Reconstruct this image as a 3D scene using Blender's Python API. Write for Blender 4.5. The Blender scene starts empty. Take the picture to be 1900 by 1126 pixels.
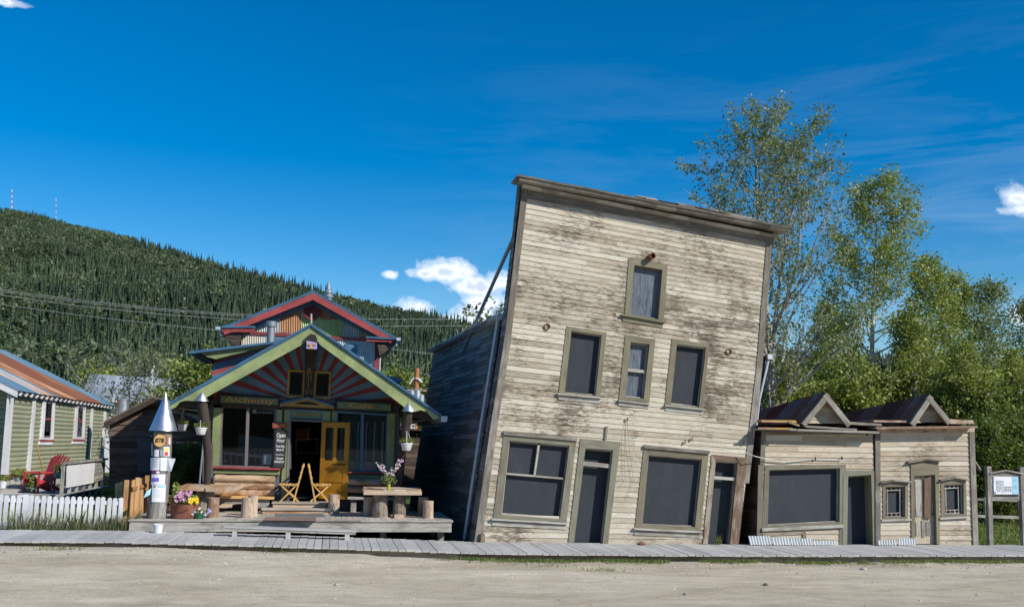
import bpy, math, random
import numpy as np
from mathutils import Vector, Matrix, noise as mnoise
V = Vector
rad = math.radians
RND = random.Random(7)
scene = bpy.context.scene
COL = scene.collection

# ------------------------------------------------------------------ camera
F = 1850.0; YAW = rad(10); PIT = math.atan(259/1850); ROL = rad(1.0); CAM = V((0, 0, 2.88))
_f = V((math.sin(YAW)*math.cos(PIT), math.cos(YAW)*math.cos(PIT), math.sin(PIT)))
_r0 = V((math.cos(YAW), -math.sin(YAW), 0)); _u0 = _r0.cross(_f)
_r = _r0*math.cos(ROL) + _u0*math.sin(ROL); _u = _u0*math.cos(ROL) - _r0*math.sin(ROL)
cd = bpy.data.cameras.new('camera'); cam = bpy.data.objects.new('camera', cd); COL.objects.link(cam)
cd.sensor_width = 36; cd.lens = F/1900*36; cd.clip_end = 6000; cd.clip_start = .1
cam.matrix_world = Matrix(((_r.x, _u.x, -_f.x, CAM.x), (_r.y, _u.y, -_f.y, CAM.y), (_r.z, _u.z, -_f.z, CAM.z), (0, 0, 0, 1)))
scene.camera = cam

def ray(x, y): return _f + _r*((x-950)/F) + _u*((563-y)/F)
def W(x, y, Y=26.0):                       # survey point: photo measurement -> metres on the vertical plane at depth Y
    d = ray(x, y); return CAM + d*(Y/d.y)
def Z(x, y, z):                            # the same on the level plane at height z
    d = ray(x, y); return CAM + d*((z-CAM.z)/d.z)
def onplane(x, y, o, n):
    d = ray(x, y); return CAM + d*((o-CAM).dot(n)/d.dot(n))
def PJ(P):
    d = P-CAM; k = d.dot(_f); return (950+F*d.dot(_r)/k, 563-F*d.dot(_u)/k)
def lerp(a, b, t): return a+(b-a)*t
X, Yv, Zv = V((1, 0, 0)), V((0, 1, 0)), V((0, 0, 1))

# ------------------------------------------------------------------ objects
ROOT = {}
def tag(o, label=None, cat=None, group=None, kind=None):
    if label: o['label'] = label
    if cat: o['category'] = cat
    if group: o['group'] = group
    if kind: o['kind'] = kind
    return o
def thing(name, label, cat, loc=(0, 0, 0), group=None):
    o = bpy.data.objects.new(name, None); COL.objects.link(o); o.location = loc; o.empty_display_size = .2
    ROOT[o.name] = V(loc); return tag(o, label, cat, group)
def rootloc(o):
    while o.parent: o = o.parent
    return ROOT.get(o.name, V((0, 0, 0)))
def copy_tree(o, parent=None):
    c = o.copy(); COL.objects.link(c); c.parent = parent
    for ch in list(o.children): copy_tree(ch, c)
    return c

SPLIT = set('corner_board gutter mullion sign_backing carved_bracket downspout gutter_end eave_bracket lichen_board eave_board patch_board window_frame post rafter_tail leg railing_post inner_rake rake_board bargeboard drip_edge foot loose_wire loose_shingle brow_and_nose eye door_panel door_glass cross_arm section red_section white_section seat_plank cedar_board insulator wing_bracket sash eave_return return_flashing window_sill transom_bar deck_leg tread riser joist foot_block'.split())
class MB:
    def __init__(s): s.v = []; s.f = []; s.uv = []; s.tone = []; s.pr = []; s.inp = False
    def face(s, pts, g=None, tone=None, off=None):
        if not s.inp: s.pr.append(len(s.f))
        pts = [V(p) for p in pts]
        n = (pts[1]-pts[0]).cross(pts[2]-pts[0])
        if n.length < 1e-12 and len(pts) > 3: n = (pts[2]-pts[0]).cross(pts[3]-pts[0])
        if n.length < 1e-12: n = V((0, 0, 1))
        n.normalize()
        if g is None:
            e = [(pts[(i+1) % len(pts)]-pts[i]) for i in range(len(pts))]; g = max(e, key=lambda q: q.length)
        u = g-n*g.dot(n)
        if u.length < 1e-6: u = n.orthogonal()
        u.normalize(); w = n.cross(u)
        if off is None: off = (RND.random()*37, RND.random()*23)
        b = len(s.v); s.v += [tuple(p) for p in pts]; s.f.append(list(range(b, b+len(pts))))
        s.uv += [(p.dot(u)+off[0], p.dot(w)+off[1]) for p in pts]
        s.tone.append(RND.random() if tone is None else tone)
    def prism(s, pts, vec, g=None, tone=None):
        pts = [V(p) for p in pts]; vec = V(vec); s.pr.append(len(s.f)); s.inp = True
        n = V((0, 0, 0))
        for i in range(len(pts)): n += (pts[i]-pts[0]).cross(pts[(i+1) % len(pts)]-pts[0])
        if n.dot(vec) < 0: pts = pts[::-1]
        if tone is None: tone = RND.random()
        off = (RND.random()*37, RND.random()*23)
        q = [p+vec for p in pts]; k = len(pts)
        s.face(q, g, tone, off); s.face(pts[::-1], g, tone, off)
        for i in range(k): j = (i+1) % k; s.face([pts[i], pts[j], q[j], q[i]], g, tone, off)
        s.inp = False
        return s
    def box(s, c, sx, sy, sz, g=None, tone=None, rz=0.0):      # c = centre of the bottom
        c = V(c); ca, sa = math.cos(rz), math.sin(rz)
        a = V((ca, sa, 0))*sx/2; b = V((-sa, ca, 0))*sy/2
        return s.prism([c-a-b, c+a-b, c+a+b, c-a+b], (0, 0, sz), g, tone)
    def beam(s, p, q, w, h, up=Zv, tone=None):
        p, q = V(p), V(q); d = (q-p).normalized(); a = d.cross(up)
        if a.length < 1e-5: a = d.orthogonal()
        a.normalize(); b = a.cross(d)
        return s.prism([p-a*w/2-b*h/2, p+a*w/2-b*h/2, p+a*w/2+b*h/2, p-a*w/2+b*h/2], q-p, d, tone)
    def tube(s, pts, r, n=8, cap=True, tone=None):
        pts = [V(p) for p in pts]; k = len(pts); s.pr.append(len(s.f))
        rs = r if isinstance(r, (list, tuple)) else [r]*k
        if tone is None: tone = RND.random()
        a = None; L = 0; off = (RND.random()*20, RND.random()*20); b0 = len(s.v); Ls = []
        for i, p in enumerate(pts):
            d = (pts[min(i+1, k-1)]-pts[max(i-1, 0)])
            d = d.normalized() if d.length > 1e-9 else V((0, 0, 1))
            if a is None: a = d.orthogonal().normalized()
            else:
                a = a-d*a.dot(d); a = a.normalized() if a.length > 1e-6 else d.orthogonal().normalized()
            b = d.cross(a)
            if i: L += (p-pts[i-1]).length
            Ls.append(L)
            for j in range(n):
                t = 2*math.pi*j/n; s.v.append(tuple(p+(a*math.cos(t)+b*math.sin(t))*rs[i]))
        for i in range(k-1):
            for j in range(n):
                j2 = (j+1) % n
                s.f.append([b0+i*n+j, b0+i*n+j2, b0+(i+1)*n+j2, b0+(i+1)*n+j]); s.tone.append(tone)
                w = 2*math.pi*max(rs)/n
                s.uv += [(Ls[i]+off[0], j*w+off[1]), (Ls[i]+off[0], (j+1)*w+off[1]), (Ls[i+1]+off[0], (j+1)*w+off[1]), (Ls[i+1]+off[0], j*w+off[1])]
        if cap:
            for i, rev in ((0, True), (k-1, False)):
                ids = [b0+i*n+j for j in range(n)]
                if rev: ids = ids[::-1]
                s.f.append(ids); s.tone.append(tone)
                s.uv += [(s.v[q][0], s.v[q][2]) for q in ids]
        return s
    def lathe(s, prof, c, n=20, tone=None, cap=True):
        c = V(c); b0 = len(s.v); k = len(prof); s.pr.append(len(s.f))
        if tone is None: tone = RND.random()
        for r, z in prof:
            for j in range(n):
                t = 2*math.pi*j/n; s.v.append((c.x+r*math.cos(t), c.y+r*math.sin(t), c.z+z))
        for i in range(k-1):
            for j in range(n):
                j2 = (j+1) % n
                s.f.append([b0+i*n+j, b0+i*n+j2, b0+(i+1)*n+j2, b0+(i+1)*n+j]); s.tone.append(tone)
                w = 2*math.pi*max(p[0] for p in prof)/n
                s.uv += [(prof[i][1], j*w), (prof[i][1], (j+1)*w), (prof[i+1][1], (j+1)*w), (prof[i+1][1], j*w)]
        if cap:
            for i, rev in ((0, True), (k-1, False)):
                if prof[i][0] > 1e-4:
                    ids = [b0+i*n+j for j in range(n)]
                    if rev: ids = ids[::-1]
                    s.f.append(ids); s.tone.append(tone); s.uv += [(s.v[q][0], s.v[q][1]) for q in ids]
        return s
    def pieces(s):
        pr = s.pr+[len(s.f)]; n = len(pr)-1; bx = []; fo = [0]
        for f in s.f: fo.append(fo[-1]+len(f))
        for k in range(n):
            vs = np.array([s.v[i] for f in s.f[pr[k]:pr[k+1]] for i in f]); bx.append((vs.min(0), vs.max(0)))
        par = list(range(n))
        def find(i):
            while par[i] != i: i = par[i]
            return i
        for i in range(n):
            for j in range(i):
                g = np.maximum(0, np.maximum(bx[i][0]-bx[j][1], bx[j][0]-bx[i][1]))
                if (g*g).sum() < 4e-4: par[find(i)] = find(j)
        out = {}
        for k in range(n):
            m = out.setdefault(find(k), MB())
            for q in range(pr[k], pr[k+1]):
                b = len(m.v); m.v += [s.v[i] for i in s.f[q]]; m.f.append(list(range(b, b+len(s.f[q])))); m.uv += s.uv[fo[q]:fo[q+1]]; m.tone.append(s.tone[q])
        return list(out.values())
    def build(s, name, mat, parent=None, label=None, cat=None, group=None, kind=None, smooth=False):
        if parent is not None and name in SPLIT and 1 < len(s.pr) < 260:
            ps = s.pieces()
            if len(ps) > 1: return [m.build(name, mat, parent, label, smooth=smooth) for m in ps][0]
        me = bpy.data.meshes.new(name)
        if parent is not None: o0 = rootloc(parent)
        elif kind: o0 = V((0, 0, 0))
        else:
            a = np.array(s.v); lo = a.min(0); hi = a.max(0); o0 = V(((lo[0]+hi[0])/2, (lo[1]+hi[1])/2, lo[2]))
        me.from_pydata([(p[0]-o0.x, p[1]-o0.y, p[2]-o0.z) for p in s.v], [], s.f)
        uvl = me.uv_layers.new(name='UVMap'); uvl.data.foreach_set('uv', np.array(s.uv, dtype=np.float32).ravel())
        at = me.attributes.new('tone', 'FLOAT', 'FACE'); at.data.foreach_set('value', np.array(s.tone, dtype=np.float32))
        if smooth:
            me.polygons.foreach_set('use_smooth', [True]*len(me.polygons))
            try: me.set_sharp_from_angle(angle=rad(40))
            except Exception: pass
        me.materials.append(mat); me.update()
        o = bpy.data.objects.new(name, me); COL.objects.link(o)
        if parent is None: o.location = o0; ROOT[o.name] = o0
        else: o.parent = parent
        return tag(o, label, cat, group, kind)

def text_obj(txt, size, o, ex, ey, mat, name, parent, thick=.004, fit=None, shear=0, weight=0.0):
    c = bpy.data.curves.new('t', 'FONT'); c.body = txt; c.size = size; c.align_x = 'CENTER'; c.align_y = 'CENTER'; c.shear = shear; c.offset = weight
    c.resolution_u = 3
    tmp = bpy.data.objects.new('t', c); COL.objects.link(tmp); bpy.context.view_layer.update()
    me = bpy.data.meshes.new_from_object(tmp); bpy.data.objects.remove(tmp)
    ex, ey = V(ex).normalized(), V(ey).normalized(); n = ex.cross(ey); ro = rootloc(parent)
    k = 1.0
    if fit and len(me.vertices):
        xs = [v.co.x for v in me.vertices]; k = fit/(max(xs)-min(xs))
    for v in me.vertices: v.co = V(o)+ex*v.co.x*k+ey*v.co.y+n*thick-ro
    me.materials.append(mat); me.name = name
    ob = bpy.data.objects.new(name, me); COL.objects.link(ob); ob.parent = parent; return ob
# ------------------------------------------------------------------ materials
class NT:
    def __init__(s, name):
        s.m = bpy.data.materials.new(name); s.m.use_nodes = True; s.t = s.m.node_tree; s.b = s.t.nodes['Principled BSDF']; s.out = s.t.nodes['Material Output']
    def n(s, ty, ins=None, **kw):
        nd = s.t.nodes.new(ty)
        for k, v in kw.items(): setattr(nd, k, v)
        for k, v in (ins or {}).items():
            if isinstance(v, bpy.types.NodeSocket): s.t.links.new(v, nd.inputs[k])
            else:
                if isinstance(v, tuple) and len(v) == 3 and nd.inputs[k].type == 'RGBA': v = (*v, 1)
                nd.inputs[k].default_value = v
        return nd
    def set(s, **kw):
        for k, v in kw.items():
            k = k.replace('_', ' ')
            if isinstance(v, bpy.types.NodeSocket): s.t.links.new(v, s.b.inputs[k])
            else:
                if isinstance(v, tuple) and len(v) == 3: v = (*v, 1)
                s.b.inputs[k].default_value = v
    def uv(s): return s.n('ShaderNodeUVMap', uv_map='UVMap').outputs[0]
    def obj(s): return s.n('ShaderNodeTexCoord').outputs['Object']
    def pos(s): return s.n('ShaderNodeNewGeometry').outputs['Position']
    def tone(s): return s.n('ShaderNodeAttribute', attribute_name='tone').outputs['Fac']
    def mapn(s, co, sc): return s.n('ShaderNodeMapping', {'Vector': co, 'Scale': sc}).outputs[0]
    def noise(s, co, sc, det=4, ro=.55, dist=0): return s.n('ShaderNodeTexNoise', {'Vector': co, 'Scale': sc, 'Detail': det, 'Roughness': ro, 'Distortion': dist}).outputs[0]
    def math(s, op, a, b=0.0, c=0.0, clamp=False):
        nd = s.n('ShaderNodeMath', {0: a, 1: b, 2: c}, operation=op); nd.use_clamp = clamp; return nd.outputs[0]
    def mix(s, f, a, b, blend='MIX'):
        nd = s.t.nodes.new('ShaderNodeMix'); nd.data_type = 'RGBA'; nd.blend_type = blend
        for i, v in ((0, f), (6, a), (7, b)):
            if isinstance(v, bpy.types.NodeSocket): s.t.links.new(v, nd.inputs[i])
            else: nd.inputs[i].default_value = (*v, 1) if isinstance(v, tuple) and len(v) == 3 else v
        return nd.outputs[2]
    def ramp(s, f, stops, interp='LINEAR'):
        nd = s.n('ShaderNodeValToRGB', {0: f}); cr = nd.color_ramp; cr.interpolation = interp
        while len(cr.elements) < len(stops): cr.elements.new(.5)
        for e, (p, c) in zip(cr.elements, stops):
            e.position = p; e.color = (*c, 1) if isinstance(c, tuple) else (c, c, c, 1)
        return nd.outputs[0]
    def bump(s, h, st=.3, d=.01):
        s.t.links.new(s.n('ShaderNodeBump', {'Height': h, 'Strength': st, 'Distance': d}).outputs[0], s.b.inputs['Normal'])

def wood(name, bare_d, bare, paint, amount=.5, grain=26, rough=.85, tonek=.35, big=.5, bump=.35, contrast=1.0, sc=(2.2, 9), wide=.11):
    """weathered boards: bare wood with what is left of the paint, grain along each board"""
    s = NT(name); uv = s.uv(); t = s.tone(); ps = s.pos()
    g = s.noise(s.mapn(uv, (1.3, grain, 1)), 1.5, 5, .6, .6)
    g2 = s.noise(s.mapn(uv, (sc[0], sc[1], 1)), 1.2, 6, .66)
    L = s.noise(ps, big, 4, .6)
    k = s.math('ADD', g2, s.math('MULTIPLY', s.math('SUBTRACT', t, .5), tonek))
    k = s.math('ADD', k, s.math('MULTIPLY', s.math('SUBTRACT', L, .5), 1.1))
    fac = s.ramp(k, [(max(0, amount-wide), 0.0), (min(1, amount+wide), 1.0)])
    b = s.mix(g, bare_d, bare)
    c = s.mix(fac, b, paint)
    dk = s.ramp(g, [(.3, .68 if contrast >= 1 else .85), (.52, 1.0)])
    c = s.mix(1.0, c, dk, 'MULTIPLY')
    c = s.mix(1.0, c, s.ramp(t, [(0, .84), (1, 1.0)]), 'MULTIPLY')
    s.set(Base_Color=c, Roughness=rough); s.bump(g, bump, .006); return s.m

def paint(name, col, rough=.55, var=.25, grain=3, dirt=.35, spec=.4):
    s = NT(name); ps = s.pos(); n = s.noise(ps, 1.7, 5, .65); n2 = s.noise(ps, 22*grain/3, 3)
    c = s.mix(s.ramp(n, [(.35, 1.0), (.62, 0.0)]), col, tuple(x*(1-dirt) for x in col))
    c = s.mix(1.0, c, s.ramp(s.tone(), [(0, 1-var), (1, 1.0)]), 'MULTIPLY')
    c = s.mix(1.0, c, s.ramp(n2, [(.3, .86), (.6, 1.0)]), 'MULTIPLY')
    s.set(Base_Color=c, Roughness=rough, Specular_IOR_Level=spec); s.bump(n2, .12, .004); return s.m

def flat(name, col, rough=.6, metal=0.0):
    s = NT(name); n = s.noise(s.obj(), 9, 3)
    s.set(Base_Color=s.mix(1.0, col, s.ramp(n, [(.3, .85), (.7, 1.0)]), 'MULTIPLY'), Roughness=rough, Metallic=metal); return s.m

M = {}
M['siding'] = wood('weathered_cream_siding', (.12, .095, .068), (.30, .25, .185), (.57, .515, .42), .425, big=.55, tonek=.18, contrast=.9, sc=(3.2, 8), wide=.10)
M['siding2'] = wood('bleached_siding', (.20, .155, .105), (.44, .36, .25), (.56, .50, .39), .47, big=.7, tonek=.25, sc=(2.6, 7), wide=.12)
M['trim'] = wood('weathered_olive_trim', (.11, .088, .058), (.29, .25, .18), (.235, .215, .135), .5, big=2.2, tonek=.3, grain=34, wide=.16)
M['trimg'] = wood('weathered_green_trim', (.12, .095, .065), (.30, .265, .20), (.235, .235, .165), .52, big=2.2, grain=34, wide=.16)
M['sill'] = wood('grey_sill_wood', (.20, .175, .14), (.39, .355, .295), (.47, .45, .39), .5, big=1.2)
M['cornice'] = wood('grey_brown_cornice_wood', (.09, .075, .058), (.29, .255, .20), (.36, .33, .275), .5, big=.8, wide=.16)
M['brown'] = wood('reddish_brown_trim', (.10, .058, .036), (.27, .175, .115), (.36, .30, .22), .52, big=1.4)
M['plank'] = wood('grey_boardwalk_wood', (.40, .39, .365), (.48, .47, .44), (.53, .52, .49), .5, grain=18, tonek=.12, big=.5, contrast=.5)
M['deck'] = wood('tan_deck_wood', (.32, .27, .21), (.50, .44, .36), (.55, .50, .42), .5, grain=18, tonek=.15, contrast=.5)
M['deckgrey'] = wood('grey_beam_wood', (.14, .125, .10), (.34, .315, .27), (.43, .40, .35), .5, grain=14, big=1.3)
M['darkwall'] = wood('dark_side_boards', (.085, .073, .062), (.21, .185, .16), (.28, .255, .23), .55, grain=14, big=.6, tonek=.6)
M['shedwood'] = wood('dark_brown_shed_boards', (.03, .02, .014), (.10, .068, .048), (.14, .10, .075), .55, grain=10, big=.6, tonek=.6)
M['log'] = wood('peeled_log', (.15, .07, .035), (.42, .24, .125), (.55, .38, .24), .5, grain=12, big=2.5, tonek=.4)
M['stump'] = wood('stump_wood', (.17, .09, .055), (.42, .27, .18), (.52, .40, .30), .5, grain=16, big=2.5)
M['slab'] = wood('table_slab_wood', (.33, .16, .07), (.62, .34, .15), (.55, .42, .30), .5, grain=8, big=1.4, tonek=.9)
M['leglog'] = wood('dark_barked_log', (.06, .045, .032), (.20, .155, .115), (.30, .25, .20), .52, grain=14, big=2.5)
M['greylog'] = wood('grey_weathered_post', (.13, .115, .10), (.33, .30, .27), (.40, .38, .35), .5, grain=14, big=1.5)
M['cedar'] = wood('orange_cedar_boards', (.34, .16, .06), (.62, .34, .14), (.66, .42, .21), .5, grain=10, big=1.5, tonek=.6)
M['bright'] = wood('varnished_pine', (.55, .30, .09), (.78, .47, .16), (.80, .52, .20), .5, grain=12, contrast=.5)
M['carved'] = wood('dark_carved_wood', (.015, .011, .009), (.04, .03, .024), (.055, .042, .034), .5, grain=10, big=1.5)
M['green'] = paint('sage_green_paint', (.33, .39, .17))
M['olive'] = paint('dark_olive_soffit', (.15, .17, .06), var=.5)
M['signgreen'] = paint('sign_green_paint', (.16, .23, .12))
M['blue'] = paint('slate_blue_paint', (.10, .22, .34))
M['bluedark'] = paint('blue_metal_edge', (.08, .20, .32), .4)
M['wallblue'] = paint('gable_blue_paint', (.14, .28, .40), .8)
M['wallred'] = paint('gable_red_paint', (.29, .05, .045), .8)
M['red'] = paint('barn_red_paint', (.42, .075, .07), .6)
M['redchair'] = paint('red_chair_paint', (.62, .055, .06), .5, var=.3)
M['gold'] = paint('ochre_gold_paint', (.48, .30, .05), .5)
M['yellow'] = paint('mustard_door_paint', (.54, .25, .012), .5, dirt=.35)
M['grey'] = paint('grey_wall_paint', (.13, .13, .14), .7)
M['greyframe'] = paint('grey_window_frame', (.22, .20, .20), .6)
M['white'] = paint('white_paint', (.80, .80, .81), .6, var=.16, dirt=.22, grain=6)
M['cleanwhite'] = paint('bright_white_paint', (.86, .86, .87), .5, var=.05, dirt=.08)
M['whitep'] = flat('white_plastic', (.72, .72, .73), .4)
M['greypot'] = flat('grey_plastic', (.45, .46, .47), .5)
M['greenpot'] = flat('green_plastic', (.02, .14, .07), .4)
M['teal'] = flat('teal_plastic', (.02, .30, .24), .4)
M['log_siding'] = paint('grey_green_log_siding', (.345, .36, .235), .65, var=.12, dirt=.15)
M['black'] = flat('black_iron', (.02, .02, .022), .5)
M['chalk'] = flat('chalk_board', (.03, .037, .04), .75)
M['ink'] = flat('black_lettering', (.02, .018, .015), .7)
M['chalkw'] = flat('white_chalk', (.75, .75, .72), .9)
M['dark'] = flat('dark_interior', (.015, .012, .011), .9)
M['paper'] = flat('white_paper', (.80, .81, .85), .8)
M['purple'] = flat('purple_print', (.16, .14, .55), .7)
M['magenta'] = flat('magenta_print', (.22, .03, .16), .7)
M['redp'] = flat('red_print', (.70, .03, .05), .7)
M['yellowp'] = flat('yellow_print', (.80, .68, .12), .7)
M['skin'] = flat('painted_orange', (.65, .33, .06), .7)
M['terracotta'] = flat('terracotta_orange', (.45, .17, .07), .8)
M['rubber'] = flat('rubber_mat', (.20, .21, .21), .8)
M['rubberb'] = flat('brown_rubber_mat', (.30, .20, .17), .8)
M['orangewall'] = flat('orange_wall', (.60, .25, .05), .8)

def _siding(name, cream, tan, grey, darkc, zb=None, dark_amt=.5):
    s = NT(name); uv = s.uv(); t = s.tone(); ps = s.pos()
    A = s.noise(s.mapn(uv, (1.6, 5, 1)), 1.3, 6, .7); B_ = s.noise(s.mapn(uv, (.7, 7, 1)), 1.0, 4, .6); C = s.noise(s.mapn(uv, (3.0, 12, 1)), 1.5, 6, .74, .6); D = s.noise(s.mapn(uv, (7, 60, 1)), 1.4, 4, .65); L = s.noise(ps, .55, 4, .62)
    tt = s.math('MULTIPLY', s.math('SUBTRACT', t, .5), .22)
    c = s.mix(s.ramp(s.math('ADD', A, tt), [(.33, 1.0), (.66, 0.0)]), cream, tan)
    c = s.mix(s.ramp(s.math('ADD', B_, s.math('MULTIPLY', tt, -.8)), [(.5, 0.0), (.75, .6)]), c, grey)
    m_ = s.math('ADD', C, s.math('MULTIPLY', s.math('SUBTRACT', L, .5), .95))
    m_ = s.math('ADD', m_, s.math('MULTIPLY', tt, -.28))
    if zb is not None:
        z = s.n('ShaderNodeSeparateXYZ', {0: ps}).outputs[2]; m_ = s.math('ADD', m_, s.ramp(s.math('MULTIPLY', z, .1), [(.25, -.045+.05), (.45, .115), (.75, .10), (.92, .05)]))
        m_ = s.math('SUBTRACT', m_, .05)
    c = s.mix(s.ramp(m_, [(dark_amt, 0.0), (dark_amt+.10, .55), (dark_amt+.2, .95)]), c, darkc)
    c = s.mix(1.0, c, s.ramp(D, [(.28, .74), (.5, 1.0), (.75, 1.07)]), 'MULTIPLY'); c = s.mix(1.0, c, s.ramp(t, [(0, .86), (1, 1.02)]), 'MULTIPLY')
    s.set(Base_Color=c, Roughness=.9, Specular_IOR_Level=.2); s.bump(s.math('ADD', D, C), .4, .005); return s.m
M['siding'] = _siding('weathered_cream_siding', (.62, .57, .46), (.46, .385, .27), (.41, .375, .315), (.125, .098, .066), zb=1, dark_amt=.530)
M['siding2'] = _siding('bleached_siding', (.62, .56, .45), (.49, .395, .27), (.42, .38, .32), (.20, .16, .115), dark_amt=.56)
def _panel():
    s = NT('faded_black_plywood'); ps = s.pos()
    n = s.noise(s.mapn(ps, (2.5, 2.5, 1.2)), 1.6, 6, .7); n2 = s.noise(ps, 90, 2)
    c = s.ramp(n, [(.3, (.021, .026, .034)), (.60, (.030, .036, .046)), (.74, (.043, .050, .061)), (.86, (.09, .10, .11))])
    c = s.mix(s.ramp(n2, [(.66, 0.0), (.74, .5)]), c, (.11, .115, .125))
    s.set(Base_Color=c, Roughness=.8); return s.m
M['panel'] = _panel()
def _panelold():
    s = NT('bleached_blue_plywood'); ps = s.pos()
    n = s.noise(s.mapn(ps, (9, 9, 1.1)), 2.2, 6, .7, .8)
    c = s.ramp(n, [(.33, (.04, .05, .06)), (.48, (.11, .135, .165)), (.68, (.18, .205, .24))])
    s.set(Base_Color=c, Roughness=.85); return s.m
M['panelold'] = _panelold()
def _glass():
    s = NT('window_glass'); s.t.nodes.remove(s.b)
    gl = s.n('ShaderNodeBsdfGlossy', {'Color': (.5, .55, .6), 'Roughness': .02}); tr = s.n('ShaderNodeBsdfTransparent', {'Color': (.72, .75, .75)})
    fr = s.n('ShaderNodeFresnel', {'IOR': 1.6}); mx = s.n('ShaderNodeMixShader', {0: fr.outputs[0], 1: tr.outputs[0], 2: gl.outputs[0]})
    s.t.links.new(mx.outputs[0], s.out.inputs[0]); return s.m
M['glass'] = _glass()
def _metal(name, c1, c2, rough=.35, metal=.9, sc=3):
    s = NT(name); n = s.noise(s.pos(), sc, 5, .65)
    s.set(Base_Color=s.mix(n, c1, c2), Roughness=s.ramp(n, [(.3, rough), (.8, min(1, rough+.2))]), Metallic=metal); return s.m
M['steel'] = _metal('galvanised_steel', (.55, .57, .60), (.75, .77, .8), .28)
M['zinc'] = _metal('dull_zinc', (.38, .42, .46), (.60, .64, .68), .45, .7)
M['gutter'] = _metal('painted_grey_gutter', (.42, .46, .52), (.58, .63, .70), .4, .3)
M['pole'] = _metal('steel_brace', (.20, .23, .25), (.32, .35, .38), .5, .5)
def _rust(name, cols, scale=(.8, 6, 1), rough=.75, tonek=.5):
    s = NT(name); uv = s.uv(); n = s.noise(s.mapn(uv, scale), 1.0, 6, .65, .5); t = s.tone()
    L = s.noise(s.pos(), .35, 3)
    k = s.math('ADD', s.math('ADD', n, s.math('MULTIPLY', s.math('SUBTRACT', t, .5), tonek)), s.math('MULTIPLY', s.math('SUBTRACT', L, .5), .6))
    s.set(Base_Color=s.ramp(k, cols), Roughness=rough, Metallic=.05, Specular_IOR_Level=.2); return s.m
M['rustroof'] = _rust('rusted_metal_roof', [(.34, (.22, .085, .045)), (.45, (.44, .20, .10)), (.54, (.58, .36, .22)), (.62, (.56, .46, .36)), (.68, (.30, .37, .42))], (.22, 7, 1))
M['blueroof'] = _rust('blue_grey_metal_roof', [(.3, (.09, .17, .23)), (.6, (.14, .24, .33)), (.8, (.30, .30, .28))], tonek=.2)
M['greyroof'] = _rust('grey_metal_roof', [(.3, (.20, .23, .25)), (.6, (.30, .34, .37)), (.85, (.42, .45, .47))], tonek=.6)
M['shackroof'] = _rust('patched_dark_tin_roof', [(.30, (.15, .052, .032)), (.54, (.30, .125, .072)), (.66, (.16, .10, .075)), (.84, (.20, .18, .165))], (.5, 6, 1), .95, .9)
M['tub'] = _rust('rusty_tub_iron', [(.3, (.13, .045, .03)), (.5, (.25, .10, .065)), (.75, (.36, .17, .11))], (2, 3, 1), .7, .1)
M['corr'] = _rust('galvanised_corrugated', [(.25, (.30, .30, .28)), (.5, (.52, .55, .54)), (.8, (.65, .68, .68))], (1, 4, 1), .5, .3)
M['corrrust'] = _rust('rusty_corrugated', [(.25, (.24, .10, .05)), (.5, (.46, .24, .12)), (.8, (.62, .50, .38))], (.7, 5, 1), .7, .3)
M['corrgreen'] = _rust('lime_corrugated', [(.25, (.28, .36, .13)), (.5, (.42, .52, .22)), (.8, (.50, .58, .30))], (.7, 4, 1), .6, .3)
M['corrold'] = _rust('streaked_corrugated', [(.25, (.30, .20, .12)), (.48, (.48, .44, .36)), (.8, (.62, .60, .52))], (.7, 6, 1), .6, .3)
M['lichen'] = wood('orange_lichen_board', (.20, .15, .09), (.42, .34, .24), (.62, .32, .04), .5, big=2.5)
M['shingle'] = wood('old_roof_shingles', (.10, .075, .055), (.34, .27, .20), (.48, .41, .33), .5, grain=8, big=2, tonek=.8)

def _gravel():
    s = NT('dusty_gravel_road'); ps = s.pos()
    L = s.noise(s.mapn(ps, (.16, .55, 1)), 1.0, 5, .65, .8); m = s.noise(s.mapn(ps, (.5, 1.5, 1)), 1.8, 6, .74, .5); f = s.noise(ps, 34, 4, .75)
    v = s.n('ShaderNodeTexVoronoi', {'Vector': ps, 'Scale': 26.0}).outputs['Distance']
    v2 = s.n('ShaderNodeTexVoronoi', {'Vector': ps, 'Scale': 9.0})
    c = s.ramp(L, [(.32, (.43, .36, .25)), (.52, (.54, .465, .34)), (.68, (.62, .545, .415))])
    c = s.mix(1.0, c, s.ramp(m, [(.3, .74), (.6, 1.07)]), 'MULTIPLY')
    c = s.mix(1.0, c, s.ramp(f, [(.30, .66), (.55, 1.05)]), 'MULTIPLY')
    c = s.mix(s.ramp(v2.outputs['Distance'], [(.10, .75), (.16, 0.0)]), c, s.mix(1.0, (.55, .52, .47), v2.outputs['Color'], 'MULTIPLY'))
    s.set(Base_Color=c, Roughness=.95, Specular_IOR_Level=.2)
    h = s.math('ADD', s.math('MULTIPLY', f, .5), s.math('MULTIPLY', m, 1.2)); s.bump(h, .6, .03); return s.m
M['gravel'] = _gravel()
def _soil(name, a, b, c_):
    s = NT(name); ps = s.pos(); n = s.noise(ps, .9, 6, .65); f = s.noise(ps, 18, 4, .7)
    c = s.ramp(n, [(.35, a), (.52, b), (.68, c_)]); c = s.mix(1.0, c, s.ramp(f, [(.3, .6), (.6, 1.05)]), 'MULTIPLY')
    s.set(Base_Color=c, Roughness=.95, Specular_IOR_Level=.1); s.bump(f, .8, .04); return s.m
M['lawn'] = _soil('yard_grass', (.07, .10, .02), (.12, .17, .03), (.20, .20, .08))
M['hill'] = _soil('hillside_ground', (.035, .055, .02), (.05, .075, .03), (.10, .12, .06))
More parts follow.
